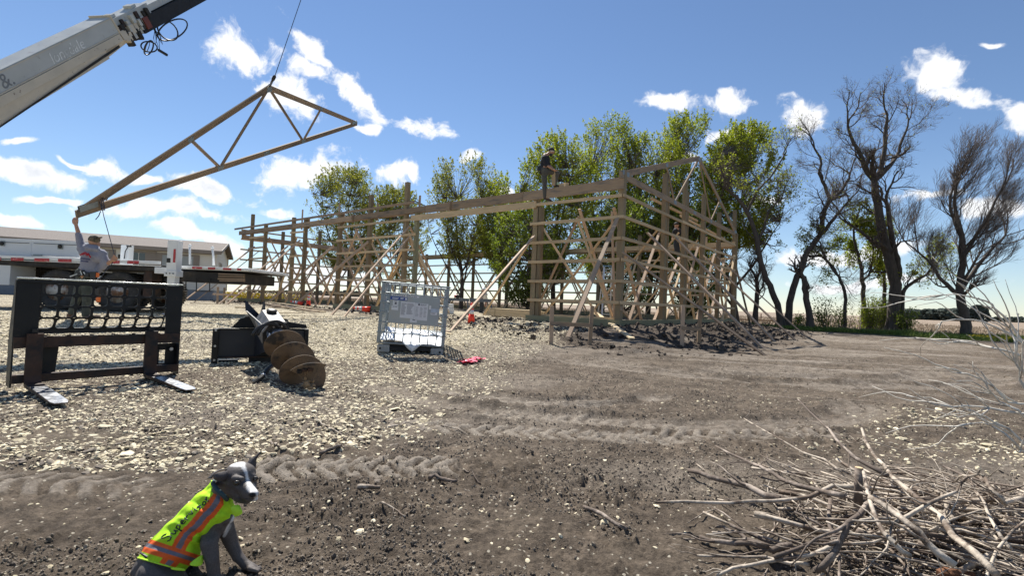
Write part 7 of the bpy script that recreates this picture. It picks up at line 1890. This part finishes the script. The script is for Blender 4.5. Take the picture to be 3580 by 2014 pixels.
# ---------------------------------------------------------------- dog in a safety vest
def dog():
    Z = 1.60
    def q(a, b, dz=0.): return W(400+a/2.819, 1500+b/2.819, Z+dz)
    u = Z/FPX/2.819                     # metres per crop pixel
    base = q(960, 1540, -.03); base.z = 0
    t = thing('dog', 'grey puppy with white blaze sitting in a lime and orange safety vest', 'dog', base)
    P = []
    c = lambda a, ra, b, rb, **k: P.append(('c', q(*a), ra*u, q(*b), rb*u, k) if k else ('c', q(*a), ra*u, q(*b), rb*u))
    # trunk
    c((1040, 640, .02), 100, (960, 760, .02), 135); c((960, 760, .02), 140, (830, 940, .03), 185); c((830, 940, .03), 185, (600, 1180, .04), 215); c((600, 1180, .04), 215, (420, 1420, .05), 235)
    c((1000, 800, .0), 120, (1010, 930, .01), 120); c((1060, 760, .0), 80, (1120, 880, .0), 60)
    # hind legs
    c((430, 1450, -.02), 190, (640, 1600, -.05), 120); c((640, 1600, -.05), 100, (560, 1760, -.05), 55); c((560, 1760, -.05), 50, (760, 1790, -.07), 45)
    c((480, 1450, .12), 150, (760, 1480, .13), 90)
    # near front leg
    c((960, 1000, -.0), 90, (935, 1130, -.035), 80); c((935, 1130, -.035), 78, (965, 1300, -.045), 62); c((965, 1300, -.045), 60, (985, 1470, -.04), 56)
    for k in range(4): c((1000+10*k, 1490-4*k, -.055+.013*k), 30, (1080+6*k, 1515-3*k, -.062+.015*k), 24)
    c((985, 1460, -.04), 55, (1030, 1505, -.045), 45)
    # far front leg
    c((1080, 930, .045), 85, (1150, 1120, .06), 68); c((1150, 1120, .06), 66, (1215, 1260, .06), 52); c((1215, 1255, .06), 52, (1290, 1340, .055), 46); c((1290, 1340, .055), 50, (1360, 1372, .05), 44)
    for k, (dx, dy, dz) in enumerate(((100, -10, .075), (112, 8, .055), (100, 26, .035), (80, 34, .02))): c((1330, 1365+k*5, .06-.012*k), 26, (1330+dx, 1370+dy, dz), 20)
    c((1195, 1240, .05), 26, (1175, 1300, .045), 15)
    # neck, skull, cheeks, muzzle
    c((1040, 680, .02), 115, (1110, 570, .01), 118)
    P.append(('e', q(1232, 470, .002), (.0475, .050, .046)))
    c((1195, 445, .0), 105, (1290, 440, .01), 96); c((1160, 560, -.01), 84, (1225, 615, -.015), 78)
    c((1340, 520, .03), 62, (1340, 600, .02), 55)
    c((1265, 565, -.025), 76, (1335, 625, -.045), 56); c((1300, 590, -.03), 62, (1370, 640, -.05), 46)
    c((1240, 660, -.02), 68, (1310, 705, -.038), 40); c((1300, 660, -.045), 46, (1345, 690, -.052), 34); c((1350, 640, -.03), 42, (1385, 690, -.04), 30)
    # brow and eye sockets
    c((1185, 490, -.052), 34, (1250, 495, -.055), 30); c((1370, 470, .0), 26, (1392, 500, .012), 24)
    P.append(('e', q(1375, 640, -.060), (.016, .014, .012)))
    def paint(co):
        px, py, z = unproj(co); a = (px-400)*2.819; b = (py-1500)*2.819
        n = len(co); x3, y3, z3 = co.T
        nz = fbm(x3*60+y3*40, z3*60, 3, 7); f = .8+.4*nz
        C = np.outer(f, (.098, .084, .078))
        tan = ss(1150, 1060, a)*ss(470, 560, b)*ss(760, 660, b)*ss(900, 1000, a); C = C*(1-tan[:, None]*.5)+np.outer(tan*f, (.16, .115, .08))*.5
        # white blaze: distance to a polyline in the face
        def seg(x0, y0, x1, y1, w0, w1):
            t_ = np.clip(((a-x0)*(x1-x0)+(b-y0)*(y1-y0))/((x1-x0)**2+(y1-y0)**2), 0, 1); d = np.hypot(a-x0-t_*(x1-x0), b-y0-t_*(y1-y0)); w = w0+(w1-w0)*t_
            return ss(1.25, .75, (d+(nz-.5)*14)/w)
        front = ss(.045, .02, z-Z)
        wmask = np.zeros(n)
        for s_ in ((1150, 345, 1260, 350, 26, 30), (1260, 355, 1300, 430, 24, 16), (1300, 430, 1318, 520, 15, 16), (1318, 520, 1345, 585, 22, 44), (1345, 580, 1390, 640, 44, 34), (1395, 640, 1405, 700, 22, 24), (1395, 700, 1330, 742, 14, 10)): wmask = np.maximum(wmask, seg(*s_))
        wmask *= front*ss(1110, 1150, a)
        wmask = np.maximum(wmask, seg(1195, 850, 1080, 1060, 20, 16)*ss(.03, .0, z-Z-.02))
        C = C*(1-wmask[:, None])+np.outer(wmask*(.9+.15*nz), (.66, .64, .62))
        # nose leather and lips, dark
        dn = np.hypot((a-1362)/38, (b-652)/26); nose = ss(1.15, .8, dn)*ss(.02, .0, z-Z+.03); C = C*(1-nose[:, None])+np.outer(nose, (.012, .011, .012))
        lip = seg(1370, 690, 1290, 690, 6, 6)*.7; lip = np.maximum(lip, seg(1290, 690, 1235, 700, 5, 5)*.6); C = C*(1-lip[:, None]*.8)
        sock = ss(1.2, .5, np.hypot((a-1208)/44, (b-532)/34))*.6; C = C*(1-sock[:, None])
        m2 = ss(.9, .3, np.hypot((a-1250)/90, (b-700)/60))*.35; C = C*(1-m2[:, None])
        return C
    body('body', P, .0042, attrmat('dog_fur', rough=.62, bump=.35, bscale=420, spec=.35, nscale=200, var=.22), t, 7, paint)
    # eyes
    M_eye = mat('dog_eye', (.012, .009, .008), .06, spec=.9, var=.0)
    for (a, b, dz, r) in ((1208, 533, -.064, .0088), (1390, 492, -.0, .0082)):
        MB().sphere(q(a, b, dz), r, 16, 10).build('eye', M_eye, t, True)
        mb = MB(); mb.sphere(q(a, b, dz)-FW*.0002, (r*.99,)*3, 16, 10)
        MB().tube([q(a-26, b+2, dz-.003), q(a-8, b-14, dz-.0065), q(a+14, b-12, dz-.005), q(a+26, b+4, dz-.002)], .0032, 6).build('eyelid', mat('dog_lid', (.05, .043, .04), .6), t, True)
    for (a, b, dz) in ((1352, 655, -.071), (1378, 652, -.069)): MB().sphere(q(a, b, dz), (.004, .003, .003), 10, 6).build('nostril', M_dark, t, True)
    # ears: thin curved flaps with a dark inner face
    M_ear = mat('dog_ear', (.070, .058, .056), .7, var=.2, scale=60, bump=.2, bscale=200)
    def ear(rows, nm='ear', th=.004, lab=None):
        G = [[q(*p) for p in row] for row in rows]
        # subdivide smoothly along both ways
        def up(G):
            G = [[r[0]]+[x for i in range(len(r)-1) for x in ((r[i]+r[i+1])/2, r[i+1])] for r in G]
            G = [G[0]]+[x for i in range(len(G)-1) for x in ([(a+b)/2 for a, b in zip(G[i], G[i+1])], G[i+1])]; return G
        o = MB().grid(up(G)).build(nm, M_ear, t, True); s = o.modifiers.new('s', 'SOLIDIFY'); s.thickness = th; s.offset = 0
        s2 = o.modifiers.new('b', 'SUBSURF'); s2.levels = 2; s2.render_levels = 2
    # near ear folded back then out to the left
    ear([[(1120, 400, -.02), (1105, 400, .0), (1060, 400, .02)], [(1040, 405, -.05), (1010, 412, -.02), (1000, 420, .01)], [(985, 440, -.065), (958, 450, -.035), (950, 462, -.01)], [(960, 495, -.06), (925, 492, -.04), (912, 500, -.02)]])
    ear([[(1125, 410, -.035), (1120, 450, -.045), (1105, 505, -.045)], [(1050, 425, -.06), (1055, 470, -.07), (1062, 520, -.06)], [(1000, 440, -.068), (1000, 480, -.074), (1030, 518, -.066)], [(978, 455, -.066), (975, 480, -.068), (990, 505, -.064)]])
    ear([[(1105, 420, -.03), (1080, 430, -.045)], [(1110, 500, -.035), (1060, 505, -.055)], [(1090, 520, -.03), (1060, 518, -.05)]], th=.008)
    # far ear standing up and bent to the right
    ear([[(1300, 345, .045), (1345, 370, .03), (1395, 395, .045)], [(1325, 310, .05), (1360, 330, .035), (1398, 350, .05)], [(1360, 285, .05), (1378, 298, .04), (1396, 310, .05)], [(1405, 258, .05), (1412, 262, .045), (1418, 266, .05)], [(1448, 218, .05), (1451, 220, .05), (1454, 222, .05)]])
    MB().tube([q(1110, 700, -.055), q(1075, 660, -.10+.02), q(1010, 600, -.075), q(970, 540, -.03), q(985, 515, .02)], .0065, 8).build('collar', mat('dark_teal_collar', (.03, .06, .065), .7), t, True)
    # vest: rings along the spine, wide enough to drape over the body
    R = [(0, (960, 518), (1165, 715), .050), (.06, (925, 555), (1195, 775), .060), (.14, (880, 600), (1210, 850), .068), (.25, (800, 665), (1165, 900), .080), (.38, (705, 745), (1050, 985), .086), (.50, (625, 830), (950, 1075), .090), (.62, (545, 915), (890, 1130), .093), (.74, (462, 1000), (880, 1170), .090), (.86, (372, 1090), (865, 1255), .095), (.94, (295, 1175), (790, 1330), .098), (1., (238, 1275), (712, 1405), .098)]
    ts = np.array([r[0] for r in R]); A = np.array([r[1] for r in R], float); B = np.array([r[2] for r in R], float); D = np.array([r[3] for r in R])
    def vest_pt(tt, th, off=0.):
        a = np.array([np.interp(tt, ts, A[:, 0]), np.interp(tt, ts, A[:, 1])]); b = np.array([np.interp(tt, ts, B[:, 0]), np.interp(tt, ts, B[:, 1])]); dd = float(np.interp(tt, ts, D))
        cxy = (a+b)/2; h = (a-b)/2
        cs, sn = math.cos(th), math.sin(th)
        fold = .0045*math.sin(tt*31+th*2.2)*math.sin(th)+.0085*(float(vn(tt*9+3, th*2.4, 5))-.5)+.0115*(float(vn(tt*16, th*3.2+9, 8))-.5)*abs(sn)
        # two pulled creases across the back and side
        for (t0, th0, w_, amp) in ((.46, 1.55, .035, .006), (.60, 1.5, .03, -.005), (.70, 2.2, .05, .006), (.30, .8, .03, -.004), (.52, .9, .03, .004)):
            fold += amp*math.exp(-((tt-t0+(th-th0)*.06)/w_)**2)*math.exp(-((th-th0)/.7)**2)
        k = 1+(fold+off)/(.09)
        p = cxy+h*cs*k; sgn = 1 if sn >= 0 else 1.0
        return q(p[0], p[1], .035-dd*sn*k)
    nt_, nh = 150, 190; V = []; Cc = []
    LIME = np.array((.50, .86, .03)); ORG = np.array((.92, .15, .03)); GRY = np.array((.20, .20, .23)); 
    for i in range(nt_+1):
        tt = i/nt_
        for j in range(nh):
            th = 2*math.pi*j/nh; V.append(vest_pt(tt, th)); tf = th if th <= math.pi else 2*math.pi-th
            col = LIME
            cen = float(np.interp(tt, [0, .1, .3, .5, .65, .86], [1.30, 1.38, 1.55, 1.66, 1.60, 1.62])); dth = abs(tf-cen); w_ = float(np.interp(tt, [0, .3, .6, .9], [.33, .36, .34, .27]))
            if tt < .87 and dth < w_: col = ORG if dth > w_*.36 else GRY
            if .865 < tt < .965: col = GRY if .897 < tt < .928 else ORG
            if tt >= .965 and abs(tf-1.75) < .35: col = GRY if abs(tf-1.75) < .11 else ORG
            Cc.append(col*(.93+.14*float(vn(tt*60, th*30, 3))))
    F_ = []
    for i in range(nt_):
        for j in range(nh):
            j2 = (j+1) % nh
            th = 2*math.pi*(j+.5)/nh; tt = (i+.5)/nt_
            if 2.75 < th < 3.55 and tt > .3: continue           # open under the belly
            F_.append((i*nh+j, (i+1)*nh+j, (i+1)*nh+j2, i*nh+j2))
    v = MB().add(V, F_).build('vest', attrmat('vest_cloth', rough=.75, bump=.15, bscale=700, spec=.25, nscale=60, var=.05, trans=.12), t, True)
    at = v.data.attributes.new('col', 'FLOAT_COLOR', 'POINT'); at.data.foreach_set('color', np.concatenate([np.array(Cc), np.ones((len(Cc), 1))], 1).ravel())
    s = v.modifiers.new('s', 'SOLIDIFY'); s.thickness = .0025; s.offset = -1
    M_lime = mat('lime_cloth', (.50, .84, .04), .75, var=.06, bump=.15, bscale=300)
    def rope_edge(f, n, r, nm): return MB().tube([f(i/n) for i in range(n+1)], r, 6).build(nm, M_lime, v, True)
    rope_edge(lambda f: vest_pt(0, 2*math.pi*f), 50, .0028, 'collar_hem'); rope_edge(lambda f: vest_pt(1, -2.6+5.2*f+0.0), 50, .0028, 'rear_hem')
    # flaps: chest tab and the loose tail of the belly strap
    def flap(rows, nm, m_=M_lime):
        o = MB().grid([[q(*p) for p in r] for r in rows]).build(nm, m_, v, True); s = o.modifiers.new('s', 'SOLIDIFY'); s.thickness = .003; s = o.modifiers.new('b', 'SUBSURF'); s.levels = 2; s.render_levels = 2
    flap([[(1145, 765, -.055), (1195, 750, -.06), (1235, 745, -.05)], [(1155, 815, -.062), (1205, 800, -.07), (1255, 800, -.06)], [(1190, 868, -.055), (1230, 862, -.062), (1272, 828, -.055)]], 'chest_tab')
    flap([[(860, 1240, -.06), (885, 1250, -.05), (880, 1270, -.03)], [(790, 1290, -.075), (840, 1310, -.08), (875, 1300, -.06)], [(720, 1345, -.075), (770, 1360, -.09), (862, 1362, -.07)]], 'strap_tail')
    flap([[(560, 1360, -.07), (640, 1370, -.075), (700, 1380, -.07)], [(545, 1390, -.07), (630, 1400, -.078), (715, 1405, -.07)]], 'hem_strip')
    lab_ = MB().grid([[q(250, 1222, -.03), q(258, 1242, -.032)], [q(280, 1240, -.05), q(284, 1262, -.052)], [q(318, 1262, -.06), q(305, 1282, -.06)]]).build('brand_tab', M_hose, v); s = lab_.modifiers.new('s', 'SOLIDIFY'); s.thickness = .004
    # hand written word along the back: Supervisor
    G = {'S': [[(.75, .85), (.55, 1.0), (.2, .95), (.1, .75), (.3, .58), (.6, .45), (.7, .22), (.5, .03), (.2, 0), (.02, .15)]],
         'u': [[(.05, .6), (.08, .2), (.25, .02), (.5, .15), (.6, .6)], [(.6, .6), (.62, .2), (.72, .0)]],
         'p': [[(.1, .6), (.12, -.45)], [(.12, .45), (.35, .65), (.6, .45), (.5, .1), (.15, .05)]],
         'e': [[(.08, .32), (.55, .38), (.45, .6), (.2, .6), (.05, .3), (.2, .03), (.58, .08)]],
         'r': [[(.1, .6), (.12, .0)], [(.12, .35), (.3, .6), (.5, .58)]],
         'v': [[(.05, .6), (.28, .0), (.5, .62)]], 'i': [[(.2, .55), (.22, .0)], [(.2, .8), (.23, .84)]],
         's': [[(.5, .52), (.25, .6), (.12, .45), (.4, .28), (.35, .05), (.08, .03)]],
         'o': [[(.3, .6), (.08, .4), (.12, .08), (.4, .03), (.55, .3), (.45, .57), (.3, .6)]]}
    x = 0; mb = MB(); word = 'Supervisor'; adv = {'S': .95, 'u': .85, 'p': .8, 'e': .72, 'r': .62, 'v': .62, 'i': .38, 's': .6, 'o': .68}
    tot = sum(adv[c_] for c_ in word)
    for c_ in word:
        for st in G[c_]:
            pts = []
            for i in range(len(st)-1):
                for f in (0, .25, .5, .75): pts.append((st[i][0]*(1-f)+st[i+1][0]*f, st[i][1]*(1-f)+st[i+1][1]*f))
            pts.append(st[-1]); 
            for _ in range(2): pts = [pts[0]]+[((pts[i-1][0]+2*pts[i][0]+pts[i+1][0])/4, (pts[i-1][1]+2*pts[i][1]+pts[i+1][1])/4) for i in range(1, len(pts)-1)]+[pts[-1]]
            W3 = []
            for (gx, gy) in pts:
                tt = .83-.66*((x+gx)/tot); th = 1.16-gy*.40*(1.0 if x < .9 else .85); W3.append(vest_pt(tt, th, .0016))
            mb.tube(W3, .0017, 6)
        x += adv[c_]
    mb.build('lettering', mat('marker_ink', (.01, .012, .02), .6), v, True)
dog()
